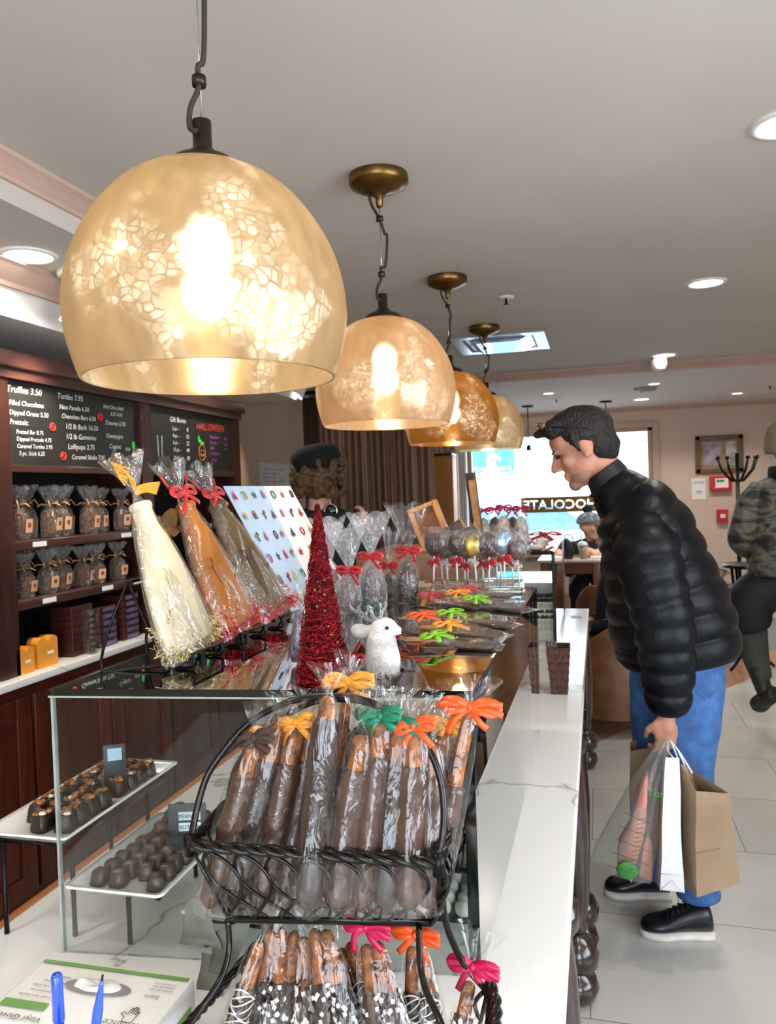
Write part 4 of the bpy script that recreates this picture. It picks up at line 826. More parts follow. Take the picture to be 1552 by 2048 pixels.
a_ = aty(1160, 1250, 5.6); t2 = thing('round_table', 'low round cafe table mostly hidden behind the counter end', 'table', (-.2, 5.5, 0)); MB().lathe([(.001, .48), (.2, .48), (.2, .455), (.001, .455)], (-.16, 5.45, 0), 32).build('tabletop', pm('teal_glass_top', '8fb3b5', .1), t2); MB().cyl((-.16, 5.45, 0), (-.16, 5.45, .455), .03).lathe([(.001, 0), (.15, 0), (.02, .03)], (-.16, 5.45, 0)).build('pedestal', blackm, t2)
MB().lathe([(.001, .481), (.06, .484), (.062, .49), (.02, .487), (.001, .487)], (0.01-.06, 5.42, 0), 24).build('saucer', porcm, t); MB().lathe([(.02, .487), (.035, .54), (.033, .54), (.018, .49), (.001, .49)], (-.05, 5.42, 0), 24).build('cup', porcm, t); t.location = (-.05, 5.42, .481); 
for ch in t.children: ch.location = -V((-.05, 5.42, .481))+ORG[t.name] if False else ORG[t.name]-V((-.05, 5.42, .481))
# ------------------------------------------------------------------ goods on the near case
GT = 1.2226
def bow(mb, c, ax, nrm, s, w=.008, tails=2, seed=0):
    """ribbon bow: two loops and tails; ax across, nrm facing"""
    c = V(c); ax = V(ax).normalized(); nrm = V(nrm).normalized(); up_ = nrm.cross(ax).normalized(); r = random.Random(seed)
    for sg in (-1, 1):
        mb.ribbon(cr([c, c+ax*sg*s*.4+up_*s*.22+nrm*s*.12, c+ax*sg*s*.85+up_*s*.2+nrm*s*.05, c+ax*sg*s+up_*s*.02, c+ax*sg*s*.8-up_*s*.16+nrm*s*.1, c+ax*sg*s*.35-up_*s*.08+nrm*s*.14, c], 4), w, up_*.3+nrm)
    for k in range(tails):
        sg = -1 if k % 2 else 1; mb.ribbon(cr([c, c+ax*sg*s*r.uniform(.2, .5)-up_*s*.4+nrm*s*.1, c+ax*sg*s*r.uniform(.5, 1)-up_*s*r.uniform(.6, 1.1)], 4), w*.8, nrm)
    mb.ell(c+nrm*.001, (w*.5, w*.5, w*.5), u=8, v=6); return mb
def crinkle(mb, n, f, w=.0022, L=.03, seed=0):
    r = random.Random(seed)
    for i in range(n):
        c = f(r); d = V((r.uniform(-1, 1), r.uniform(-1, 1), r.uniform(-.5, .5))).normalized(); p = V((r.uniform(-1, 1), r.uniform(-1, 1), r.uniform(-1, 1)))*.004
        pts = [c+d*(L*(k/5-.5))+p*(1 if k % 2 else -1) for k in range(6)]; mb.ribbon(pts, w, V((r.uniform(-1, 1), r.uniform(-1, 1), 1)), .0002)
    return mb
celg = cello('glossy_crinkled_film', .02, .13, .05, scale=30, bstr=.7)
def bottlebag(label, y0, y1, knot, content, shred, tiemat, tie, seed, deep=.045, bx=-.69, hz=1.0):
    base = V((bx, (y0+y1)/2, GT+.014)); t = thing('bottle_bag', label, 'gift bag', (bx, (y0+y1)/2, GT), 'bottle shaped chocolates leaning on the wire easels')
    u_ = (knot-base); L = u_.length; u_.normalize(); w_ = V((0, 1, 0)); w_ = (w_-u_*w_.dot(u_)).normalized(); n_ = w_.cross(u_).normalized()
    if n_.x < 0: n_ = -n_
    W = (y1-y0)/2
    prof = [(.05, .7), (.06, .84), (.2, .85), (.38, .76), (.54, .58), (.66, .38), (.76, .24), (.87, .2), (.9, .23), (.93, .2), (.94, .05)]
    m = MB(); m.rings([[base+u_*(f*L)+w_*(a*W*math.cos(q))+n_*(deep*.5+min(a*W, .026)*math.sin(q)) for q in [2*PI*k/28 for k in range(28)]] for f, a in cr(prof, 3)]); 
    sq = base+n_*(deep*.5+.024)+u_*L*.42
    m.build('chocolate_bottle', content, t); emb = MB()
    emb.tube(cr([sq-w_*W*.4+u_*.02, sq-w_*W*.35-u_*.02, sq-u_*.035+w_*W*.05, sq+w_*W*.45-u_*.015], 4), .0012, 6).tube([sq-w_*W*.45+u_*.02+w_*.01*math.cos(q)+u_*.01*math.sin(q) for q in [k*PI/6 for k in range(12)]], .0012, 6, True)
    emb.build('embossed_swirl', content, t)
    m = MB(); n = 40; R = []
    for f, a in ((-.01, 1.0), (.05, 1.02), (.2, .98), (.4, .88), (.6, .7), (.78, .5), (.9, .32), (.96, .16), (1, .06)):
        R.append([base+u_*(f*L)+w_*(a*W*math.cos(q))+n_*(deep*.5+max(a*deep*.62, .006)*math.sin(q)+.003*math.sin(7*q+seed)*a) for q in [2*PI*k/n for k in range(n)]])
    for j in range(1, 5):
        f = j/4; R.append([base+u_*(L+.065*f*(1+.12*math.sin(5*q+seed)))+w_*((.006+.045*f)*math.cos(q)*(1+.3*f*math.sin(6*q)))+n_*(deep*.5+(.006+.02*f)*math.sin(q)*(1+.4*f*math.sin(8*q+seed))) for q in [2*PI*k/n for k in range(n)]])
    m.rings(R, cap=False).noise(.003, 38, seed); m.build('cellophane_wrap', celg, t)
    m = MB(); crinkle(m, 260, lambda r: base+w_*(r.uniform(-.9, .9)*W)+u_*(abs(r.gauss(0, .02)))+n_*r.uniform(.006, deep*1.02), seed=seed, L=.022).build('shredded_paper', shred, t)['kind'] = 'stuff'
    m = MB(); kc = knot+n_*(deep*.5)
    if tie == 'raffia':
        for k in range(7): m.ribbon(cr([kc+u_*.004*(k-3)*.4, kc+w_*.02+n_*.008+u_*(.002*k-.004), kc+w_*(.045+.004*k)+u_*(-.012+.003*k)+n_*.01], 4), .004, n_)
        for k in range(6): m.ribbon(cr([kc, kc-w_*(.012+.003*k)+n_*.012+u_*(.02+.003*k), kc-w_*(.03+.002*k)+u_*(.035+.004*k), kc-w_*(.038-.006*k)+u_*(.012+.005*k)+n_*.01], 4), .004, n_)
    else:
        bow(m, kc+n_*.008, w_, n_+V((0, -.6, 0)), .042, .01, 2, seed); m.tube(cr([kc, kc-w_*.03+u_*.012, kc-w_*.045+u_*.04], 4), .0025, 6).tube(cr([kc, kc+w_*.03+u_*.005, kc+w_*.05+u_*.035], 4), .0025, 6)
    m.build('ribbon_tie', tiemat, t); return kc, u_, w_, n_
cream = pm('cream_shred', 'e6cf8e', .5, var=.15); redsh = pm('red_shred', 'e0202a', .5, var=.1)
whch = pm('ivory_chocolate_bottle', 'cbbf9f', .35, var=.05); orch = pm('caramel_chocolate_bottle', '9c5f24', .3, var=.12, scale=9); dkch = pm('dark_bottle_chocolate', '5e4a33', .25, var=.25, scale=9)
kn = bottlebag('leftmost bottle shaped bag, ivory chocolate with golden raffia tie and cream shreds', 1.085, 1.255, aty(248, 992, 1.14), whch, cream, yelr, 'raffia', 1)
kn2 = bottlebag('middle bottle shaped bag, caramel coloured chocolate with red tie and red shreds', 1.26, 1.43, aty(341, 996, 1.32), orch, redsh, redr, 'bow', 2)
kn3 = bottlebag('bottle shaped bag nearest the calendar, dark chocolate with red tie and red shreds', 1.435, 1.62, aty(405, 1000, 1.50), dkch, redsh, redr, 'bow', 3)
c = aty(318, 1040, 1.25); t = thing('satin_bow', 'brown satin bow tied between the ivory and the caramel bottle bags', 'bow', c); m = MB()
for sg in (-1, 1):
    m.prism([(0, .006), (.03, .024), (.046, .013), (.04, -.022), (.016, -.028), (0, -.006)], c, V((.35*sg, .9*sg, .1)).normalized() if sg > 0 else V((-.5, -.6, .5)).normalized(), V((-.1, 0, 1)), (.006, -.005, 0))
m.ell(c, (.007, .007, .008)).ribbon(cr([c, c+V((.01, .01, -.015)), c+V((.03, .012, -.028))], 4), .022, V((1, -.6, .2)), .001).build('bow_loops', pm('brown_satin', '5a3810', .5, var=.25, spec=.25), t, mods=[m_subd(1)])
for i, y in enumerate((1.12, 1.3, 1.49)):
    lb = ['wire easel under the ivory bottle bag, nearest the camera', 'wire easel under the caramel bottle bag', 'wire easel under the dark bottle bag'][i]
    t = thing('wire_easel', lb, 'easel', (-.7, y+.05, GT), 'black wire easels on the glass case'); m = MB(); z = GT+.003
    for yy in (y, y+.1):
        m.tube(cr([(-.64, yy, z+.022), (-.64, yy, z+.002), (-.665, yy, z+.0), (-.69, yy, z+.005), (-.755, yy, z+.14)], 4), .0026, 8)
    m.tube([(-.64, y, z+.022), (-.64, y+.1, z+.022)], .0026, 8).tube([(-.755, y, z+.14), (-.755, y+.1, z+.14)], .0026, 8).build('easel_front', blackm, t)
    MB().tube(cr([(-.755, y, z+.14), (-.775, y-.025, z+.07), (-.79, y-.03, z), (-.74, y-.02, z), (-.69, y, z+.005)], 4), .0026, 8).build('easel_strut', blackm, t); MB().tube(cr([(-.755, y+.1, z+.14), (-.79, y+.1, z), (-.70, y+.1, z)], 4), .0026, 8).build('easel_strut', blackm, t)
# calendar
t = thing('advent_calendar', 'folded pale blue and white advent calendar card printed with rows of small festive icons', 'calendar', (-.70, 1.86, GT))
BL, BF, BR_ = V((-.685, 1.665, GT)), V((-.70, 1.87, GT)), V((-.68, 2.06, GT)); TL, TF, TR = aty(448, 972, 1.70), aty(527, 972, 1.90), aty(580, 972, 2.06)
def panel(mb, a, b, c_, d, th=.003):
    n = (b-a).cross(d-a).normalized()*th; mb.rings([[a, b, c_, d], [a-n, b-n, c_-n, d-n]]); 
    for f in mb.bm.faces: f.smooth = False
    return mb
pnls = [panel(MB(), BL, BF, TF, TL).build('blue_panel', pm('pale_blue_card', 'bcd2e6', .5, var=.03), t), panel(MB(), BF, BR_, TR, TF).build('white_panel', pm('white_card', 'efe9e6', .5, var=.03), t)]
icm = [pm('icon_red', 'c92a3a', .6), pm('icon_green', '3f7a55', .6), pm('icon_dark', '3a3b4a', .6), pm('icon_gold', 'c09a55', .6), pm('icon_mauve', 'b0708a', .6)]
for pi, (a, b, c_, d, nc) in enumerate(((BL, BF, TF, TL, 4), (BF, BR_, TR, TF, 3))):
    ms = [MB() for _ in icm]; pnl = pnls[pi]; nn = (b-a).cross(d-a).normalized(); nn = nn if nn.x > 0 else -nn
    for r in range(6):
        for k in range(nc):
            u0, v0 = (k+.5)/nc+rnd.uniform(-.03, .03), (r+.5)/6; P = a.lerp(b, u0).lerp(d.lerp(c_, u0), v0)+nn*.0035; ax, ay = (b-a).normalized(), (d-a).normalized(); q = (r*3+k+pi) % 5; mm = ms[(r*2+k*3+pi) % 5]; mq = ms[(r+k) % 5]
            if q == 0: mm.prism([(0, .016), (.01, -.01), (-.01, -.01)], P, ax, ay, nn*.0004); mq.prism([(-.002, -.01), (.002, -.01), (.002, -.015), (-.002, -.015)], P, ax, ay, nn*.0004)
            elif q == 1: mm.tube([P+ax*.009*math.cos(g)+ay*.011*math.sin(g) for g in [h*PI/6 for h in range(12)]], .0018, 5, True)
            elif q == 2: mm.prism([(.012*math.cos(h*PI/5+PI/2)*(1 if h % 2 == 0 else .45), .014*math.sin(h*PI/5+PI/2)*(1 if h % 2 == 0 else .45)) for h in range(10)], P, ax, ay, nn*.0004)
            elif q == 3: mm.prism([(-.007, -.01), (.007, -.01), (.007, .004), (-.007, .004)], P, ax, ay, nn*.0004); mq.prism([(-.008, .004), (.008, .004), (.004, .014), (-.004, .014)], P, ax, ay, nn*.0004)
            else: mm.tube([P-ay*.012, P+ay*.004, P+ax*.005+ay*.012, P+ax*.009+ay*.004], .0022, 5); mq.ell(P+ay*.004-ax*.004, .003, u=6, v=4)
    for mm, mt in zip(ms, icm): 
        o_ = mm.build('printed_icons', mt, pnl); o_['kind'] = 'stuff'
# red wire cone tree
tb = V((-.403, 1.085, GT)); tip = aty(639, 1006, 1.085); H_ = tip.z-GT; t = thing('cone_tree', 'tall red glitter wire cone tree ornament standing on the glass case', 'ornament', tb)
MB().lathe([(.001, .0), (.035, .0), (.036, .004), (.004, H_-.004), (.001, H_)], tb, 40).build('inner_cone', pm('deep_red_cone', '4a0a10', .9, spec=.1, var=.4, scale=120), t)
m = MB(); r = random.Random(3)
for k in range(420):
    a0 = r.uniform(0, 2*PI); z0 = r.uniform(.01, .97)**1.35; sp = r.uniform(-2.6, 2.6); dz = r.uniform(-.05, .12); pts = []
    for j in range(8):
        f = j/7; zz = min(.99, max(.0, z0+dz*f+.01*math.sin(9*f+k))); rr_ = .0395*(1-zz)+.0022+.0012*math.sin(5*f+k); a = a0+sp*f; pts.append(tb+V((rr_*math.cos(a), rr_*math.sin(a), zz*H_)))
    m.tube(pts, .0007, 4)
m.tube([tb+V((.0395*(1-z)*math.cos(z*120)+.0005, .0395*(1-z)*math.sin(z*120), z*H_)) for z in [i/500 for i in range(500)]], .0008, 5)
o_ = m.build('glitter_wire', pm('red_glitter_wire', 'cc2a33', .2, .7, var=.5, scale=260, bump=.9, bscale=500), t); o_['kind'] = 'stuff'
m = MB()
for k in range(34):
    z = r.uniform(.03, .85); a = r.uniform(PI, 2.2*PI); rr_ = .04*(1-z)+.001; b_ = MB().ell(tb+V((rr_*math.cos(a), rr_*math.sin(a), z*H_)), .0019 if k % 3 else .0029, u=10, v=6).build('gold_bead', brassm, t)
# white deer ornament
db = aty(772, 1352, 1.10); db.z = GT; db = V((-.296, 1.10, GT)); dc = lambda px, py, y=1.10: aty(px, py, y)
t = thing('deer_ornament', 'fluffy white deer figurine with silver antlers and a black eye, facing right', 'figurine', db)
furm = pm('white_fur', 'e2ded8', .95, var=.08, scale=120, bump=.5, bscale=420, sheen=.5)
m = MB(); K = [(dc(768, 1338), .016, .016), (dc(768, 1325), .025, .022), (dc(764, 1300), .024, .022), (dc(760, 1275), .018, .018), (dc(766, 1258), .017, .016)]
loft(m, K, side=V((0, 1, 0)), n=4, seg=20)
m.ell(dc(768, 1257), (.021, .017, .017)).cap(dc(778, 1257), dc(798, 1262), .0135, .006)
m.ell(dc(722, 1262, 1.115), (.017, .012, .011), Matrix.Rotation(.2, 3, 'Y')).cap(dc(745, 1256, 1.108), dc(726, 1262, 1.112), .006, .009)
m.build('deer_body', furm, t, mods=[m_remesh(.0022, 3)])
def hairs(mb, n, rr_): pass
m = MB(); r = random.Random(5)
for k in range(4200):
    f = r.random(); a = r.uniform(0, 2*PI)
    c0 = dc(766, 1338, 1.10).lerp(dc(762, 1270, 1.10), f); R_ = .025-.006*abs(f-.3); p = c0+V((R_*math.cos(a), R_*math.sin(a)*.9, 0)); d = V((math.cos(a)*.5, math.sin(a)*.5, -1.6)).normalized()*r.uniform(.006, .012); s_ = V((-math.sin(a), math.cos(a), 0))*.00022
    m.face([m.bm.verts.new(p-s_), m.bm.verts.new(p+s_), m.bm.verts.new(p+d)])
o_ = m.build('shaggy_fur', furm, t); o_['kind'] = 'stuff'
MB().ell(dc(774, 1256, 1.083), .0028).build('eye', pm('black_bead', '050505', .08), t); MB().ell(dc(803, 1262), .0035).build('nose', MATS['black_bead'], t)
sil = pm('silver_tinsel', 'c9ccd2', .18, .95, var=.3, scale=300, bump=.8, bscale=400); m = MB()
for pts in ([(752, 1243), (735, 1238), (715, 1226), (698, 1212)], [(735, 1238), (720, 1222), (716, 1212)], [(728, 1236), (736, 1220), (738, 1210)]): m.tube(cr([dc(*p, 1.105) for p in pts], 4), .0024, 6)
m.build('antler', sil, t); m = MB()
for pts in ([(757, 1243), (762, 1232), (762, 1215), (760, 1205)], [(757, 1242), (746, 1232), (740, 1214)], [(762, 1226), (770, 1214), (772, 1205)]): m.tube(cr([dc(*p, 1.095) for p in pts], 4), .0026, 6)
m.build('antler', sil, t)
for px in (758, 780): MB().tube([dc(px, 1336), V((dc(px, 1336).x, 1.10, GT))], [.0035, .0028], 8).build('leg', sil, t)
# tall cellophane bags behind
def upbag(name, label, group, base, knot, top, rb, rt_, content, tiem, haze, seed, shred=None, cat='gift bag', parts=True):
    t = thing(name, label, cat, base, group); base, knot, top = V(base), V(knot), V(top); u_ = (knot-base); L = u_.length; u_.normalize(); a, b, _ = frame(u_, V((0, 1, 0))); n = 32
    m = MB(); m.lathe([(.001, .004), (rb*.7, .006), (rb*.85, L*.2), (rb*.75, L*.5), (rb*.45, L*.72), (.001, L*.8)], base, 16, u_).noise(.004, 60, seed); m.build('contents', content, t)
    R = []
    for f, q in ((0, .95), (.04, 1), (.4, 1.05), (.7, .8), (.9, .4), (1, .13)): R.append([base+u_*(f*L)+a*(rb*q*math.cos(g))+b*(rb*q*math.sin(g)) for g in [2*PI*k/n for k in range(n)]])
    v_ = top-knot; L2 = v_.length; v_.normalize(); a2, b2, _ = frame(v_, V((0, 1, 0)))
    for j in range(1, 5):
        f = j/4; R.append([knot+v_*(L2*f*(1+.1*math.sin(4*g+seed)))+a2*((rb*.13+rt_*f)*math.cos(g)*(1+.25*f*math.sin(6*g+seed)))+b2*((rb*.13+rt_*f)*.6*math.sin(g)*(1+.3*f*math.sin(7*g))) for g in [2*PI*k/n for k in range(n)]])
    MB().rings(R, cap=False).noise(.002, 60, seed).build('cellophane_wrap', haze, t)
    if shred: crinkle(MB(), 40, lambda r: base+a*r.uniform(-1, 1)*rb*.7+b*r.uniform(-1, 1)*rb*.7+u_*r.uniform(.005, L*.3), seed=seed).build('shredded_paper', shred, t)['kind'] = 'stuff'
    if tiem: bow(MB(), knot+V((0, -rb*.2, 0)), (1, -.2, 0), (-.1, -1, 0), max(.02, rb*.9), .009, 2, seed).build('ribbon_tie', tiem, t)
    return t
gsh = pm('iridescent_green_shred', '4fae6f', .25, .3)
B = lambda px, py: atz(px, py, GT)
def up(px, py, kx, ky, tx, ty_, rb, rt_, label, tm, hz, seed, ct=None, sh=None, grp='cellophane bags behind the red cone tree'):
    b = B(px, py); return upbag('cellophane_bag', label, grp, b, aty(kx, ky, b.y), aty(tx, ty_, b.y), rb, rt_, ct or chocm, tm, hz, seed, sh)
up(690, 1225, 700, 1140, 690, 1050, .035, .045, 'hazy cellophane bag right behind the cone tree with red ribbon low down', redr, celh, 11)
up(745, 1215, 742, 1112, 738, 1030, .035, .045, 'tall hazy cellophane bag with red bow left of the big crossed bag', redr, celh, 12, chocm, gsh)
up(655, 1190, 662, 1120, 655, 1040, .035, .04, 'hazy cellophane bag farthest left behind the cone tree', None, celh, 13)
up(597, 1330, 600, 1190, 600, 1150, .018, .012, 'slim clear bag left of the cone tree with purple grey sweets', None, celb, 14, pm('purple_grey_sweets', '5d5568', .3, var=.5, scale=90))
up(812, 1205, 818, 1100, 815, 1012, .036, .05, 'clear bag with wide crossed top and red bow, green shreds inside', redr, celb, 15, chocm, gsh)
up(780, 1200, 778, 1130, 790, 1060, .03, .03, 'clear bag half hidden between the crossed bag and the hazy bags', redr, celb, 16)
# lollipops in an acrylic stand
ly = 2.08; t = thing('acrylic_stand', 'clear acrylic block holding the lollipop sticks', 'stand', (-.35, ly, GT)); l0, l1 = aty(858, 1180, ly).x, aty(1046, 1180, ly).x
MB().bb(l0, l1, ly-.06, ly+.06, GT+.001, GT+.012, .002).bb(l0, l1, ly-.06, ly+.06, GT+.03, GT+.034, .001).build('acrylic_block', glassmat('acrylic', (.9, .92, .92), 1, .05, .05), t)
goldw = pm('gold_foil', 'b8963c', .3, .6, var=.4, scale=50)
lp = []
pos = [(868, 1088, 0), (893, 1096, 0), (912, 1090, 0), (928, 1095, 0), (948, 1092, 1), (966, 1098, 0), (978, 1090, 0), (992, 1092, 1), (1008, 1086, 2), (1022, 1090, 0), (1034, 1098, 0), (880, 1080, 0), (935, 1078, 0), (1000, 1078, 0)]
wh = ['leftmost', 'second from the left', 'third from the left', 'fourth from the left', 'gold wrapped, fifth from the left', 'sixth from the left', 'seventh from the left', 'gold wrapped, eighth from the left', 'with a bluish sheen, ninth from the left', 'tenth from the left', 'rightmost', 'in the back row at the left', 'in the back row, middle', 'in the back row at the right']
for i, (px, py, k) in enumerate(pos):
    yy = ly+(-.035 if i < 11 and i % 2 == 0 else .005)+(.05 if i >= 11 else 0); h = aty(px, py, yy); t = thing('lollipop', 'chocolate lollipop in the acrylic stand, '+wh[i], 'lollipop', (h.x, yy, GT+.012), 'chocolate lollipops in the acrylic stand')
    rr_ = .027+.004*(i % 3 == 0); m = MB().ell(h, (rr_, .009, rr_*1.1), Matrix.Rotation(rnd.uniform(-.5, .5), 3, 'Z'), u=14, v=10).noise(.003, 50, i); m.build('chocolate_head', [chocm, goldw, pm('silver_blue_foil', '8fa2c0', .2, .7)][k], t)
    MB().cyl((h.x, yy, h.z-rr_*.8), (h.x+rnd.uniform(-.006, .006), yy, GT+.013), .0024, seg=8).build('stick', whitem, t)
    R = [[V((h.x+q*rr_*math.cos(g)*(1+.12*math.sin(5*g+i)), yy+.45*q*rr_*math.sin(g), h.z+dz*rr_)) for g in [2*PI*s_/20 for s_ in range(20)]] for q, dz in ((.9, 1.5), (1.15, 1.1), (1.3, .4), (1.25, -.4), (.8, -1.1), (.18, -1.5), (.45, -2.1))]
    MB().rings(R, cap=False).noise(.002, 60, i).build('cellophane_wrap', celb, t)
    if i % 3 != 1: bow(MB(), (h.x, yy-.01, h.z-rr_*1.5), (1, -.3, .3*(-1)**i), (-.1, -1, 0), .018, .007, 2, i).build('ribbon_tie', redr, t)
    else: bow(MB(), (h.x, yy-.01, h.z-rr_*1.5), (1, -.3, -.4), (-.1, -1, 0), .014, .003, 2, i).build('ribbon_tie', pm('white_ribbon', 'e8e2e2', .4), t)
# flat packs with ribbons
flat = [((868, 1279), (1000, 1292), greenr, 'lime'), ((895, 1256), (1012, 1272), yelr, 'golden'), ((900, 1232), (1030, 1250), greenr, 'bright lime'), ((845, 1238), (960, 1258), oranger, 'orange red'), ((950, 1203), (1062, 1220), greenr, 'leaf green'), ((915, 1191), (1010, 1206), yelr, 'pale golden'), ((862, 1196), (962, 1213), redr, 'red'), ((935, 1183), (1030, 1194), redr, 'deep red')]
wl = ['nearest the amber reflection', 'second row from the near edge', 'in the middle of the case top', 'beside the deer figurine', 'at the right edge of the case top', 'behind the lime tied packs', 'in front of the crossed bag', 'farthest back before the lollipops']
for i, (b0, b1, mt, cn) in enumerate(flat):
    z = GT+.006+.004*(i % 2); a = atz(b0[0], b0[1], z+.008); b = atz(b1[0], b1[1], z); d = (b-a).normalized(); s_ = V((-d.y, d.x, 0)); L = (b-a).length
    t = thing('wrapped_bar', 'flat wrapped chocolate bar with %s ribbon, %s' % (cn, wl[i]), 'chocolate bar', a, 'ribbon tied chocolate bars lying on the glass case')
    MB().box(a+d*(L*.62)+V((0, 0, -.003)), (L*.55, .035, .007), Matrix.Rotation(math.atan2(d.y, d.x), 3, 'Z'), .003).build('chocolate', chocm, t)
    R = [[a+d*(L*f)+s_*(w/2*math.cos(g))+V((0, 0, -.002+h*math.sin(g)*(1+.3*math.sin(9*g)))) for g in [2*PI*k/16 for k in range(16)]] for f, w, h in ((-.22, .06, .003), (-.05, .03, .004), (0, .012, .005), (.08, .04, .006), (.3, .055, .008), (.8, .058, .008), (.97, .06, .003), (1.05, .065, .001))]
    MB().rings(R).noise(.002, 50, i).build('cellophane_wrap', celb, t)
    m = MB(); bow(m, a+V((0, 0, .008)), s_+d*.3, (.1, -.5, 1), .032, .013, 3, i).build('ribbon_bow', mt, t)
    m = MB()
    for k in range(5): m.tube([a+d*.01+s_*.003*(k-2), a-d*(.05+.01*(k % 2))+s_*.008*(k-2)+V((0, 0, -.004))], .0014, 5)
    m.build('raffia_strands', raf, t)
# riser with frame and box between the two cases
tag(MB().bb(-.78, -.37, 2.45, 2.95, CT+.001, 1.295, .004).build('wooden_riser', pm('walnut_riser', '7a5a43', .4, var=.15, scale=4), loc=(-.5, 2.7, CT)), 'brown wooden riser block between the two glass cases', 'riser')
tag(MB().bb(-.6, -.27, 2.25, 2.4, 1.05, 1.2, .004).bb(-.62, -.25, 2.22, 2.42, 1.2, 1.212, .002).bb(-.6, -.27, 2.26, 2.39, CT+.001, 1.05).build('cash_drawer', pm('beige_drawer', 'b9a592', .4), loc=(-.4, 2.3, CT)), 'low beige drawer unit behind the lollipop stand', 'drawer unit')
yf = 2.6; a = aty(880, 1065, yf)
t = thing('wooden_photo_frame', 'leaning orange wooden frame box behind the crossed cellophane bag', 'frame', (aty(860, 1070, yf).x, yf, 1.296)); x0, x1 = aty(822, 1010, yf).x, aty(874, 1010, yf).x; zt = aty(850, 1008, yf).z; m = MB(); hw = MATS['honey_wood']
Rm = Matrix.Rotation(-.35, 3, 'Y'); cc = V(((x0+x1)/2+.02, yf, (1.3+zt)/2)); hh = (zt-1.3)/.97
for dx, w_, dz, h_ in ((-.045, .014, 0, hh), (.045, .014, 0, hh), (0, .09, hh/2-.008, .014), (0, .09, -hh/2+.008, .014)): m.box(cc+Rm@V((dx, 0, dz)), (w_, .05, h_), Rm, .002)
m.build('frame', hw, t); m = MB().box(cc, (.078, .006, hh-.02), Rm); m.build('panel', pm('amber_glass_panel', '8d5a35', .2), t)
t = thing('chocolate_box', 'tilted dark brown chocolate box with gold edge leaning on the riser', 'box', (aty(915, 1060, yf).x, yf-.05, 1.296)); c = aty(912, 1040, yf-.05); Rm = Matrix.Rotation(-.5, 3, 'Y')@Matrix.Rotation(.3, 3, 'Z'); c.z = 1.348
MB().box(c, (.07, .02, .085), Rm, .002).build('box_body', pm('dark_brown_card', '3a2416', .4), t); MB().box(c+Rm@V((.037, 0, 0)), (.004, .022, .087), Rm).build('gold_edge', goldw, t)
t = thing('chocolate_box', 'second gold edged chocolate box behind the tilted dark box', 'box', (c.x+.05, yf+.04, 1.296)); MB().box(c+V((.045, .05, -.008)), (.05, .02, .07), Rm, .002).build('box_body', MATS['dark_brown_card'], t); MB().box(c+V((.045, .05, -.008))+Rm@V((.027, 0, 0)), (.004, .022, .072), Rm).build('gold_edge', goldw, t)
# things on the far case
for i, (px, kx, ky, tx, ty_) in enumerate(((965, 968, 1020, 962, 955), (985, 990, 1018, 985, 950), (1005, 1008, 1014, 1005, 950), (1024, 1024, 1018, 1022, 948), (1043, 1042, 1016, 1045, 950))):
    b = V((aty(px, 1060, 3.75).x, 3.75+.06*(i % 2), 1.225)); k_ = aty(kx, ky, b.y); t_ = aty(tx, ty_, b.y)
    upbag('cellophane_bag', 'clear gift bag with pink red ribbon on the far case, %s from the left' % ordn[i], 'ribboned bags on the far glass case', b, k_, t_, .042, .04, chocm if i % 2 else pm('white_sweets', 'd8cfc8', .4, var=.4, scale=60), magr, celb, 30+i)
t = thing('leaning_sign', 'tall narrow brown framed sign leaning on the far case before the window', 'sign', (aty(945, 1060, 3.6).x, 3.62, 1.225)); a_, b_ = aty(938, 945, 3.6), aty(958, 1058, 3.6); m = MB()
Rm = Matrix.Rotation(-.1, 3, 'Y'); hh = a_.z-1.23; cc = V(((a_.x+b_.x)/2, 3.62, 1.23+hh/2)); m.box(cc, (.05, .012, hh), Rm, .002).build('frame', brownm, t); MB().box(cc+V((.004, -.008, 0)), (.032, .004, hh*.8), Rm).build('sign_face', pm('tan_print', 'c9925c', .5, var=.3, scale=20), t)
pk = pm('pale_pink_pack', 'd9bfb2', .35, var=.25, scale=30, bump=.3); k = 0
for i in range(4):
    for j in range(3):
        x = -.44+.085*j; y = 3.52+.2*i; t = thing('flat_pack', 'pale flat pack on the far case, row %s from the front, %s' % (ordn[i], ['left', 'middle', 'right'][j]), 'chocolate bar', (x, y, 1.225), 'pale flat packs on the far glass case')
        MB().box((x, y, 1.232), (.055, .15, .013), Matrix.Rotation(rnd.uniform(-.15, .15), 3, 'Z'), .004).build('pack_body', pk, t); MB().rings([[V((x+w*math.cos(g), y+l, 1.232+h*math.sin(g))) for g in [2*PI*q/12 for q in range(12)]] for l, w, h in ((-.095, .036, .002), (-.07, .033, .008), (.07, .033, .009), (.095, .036, .002))]).noise(.002, 50, k).build('wrapper', celb, t); k += 1
t = thing('red_ribbon_bow', 'red ribbon bow on the pale packs of the far case', 'bow', aty(1090, 1066, 4.0)); c = aty(1090, 1070, 3.9); c.z = max(c.z, 1.26); bow(MB(), c, (1, -.2, 0), (0, -.5, 1), .07, .03, 2, 3).build('bow_loops', redr, t)
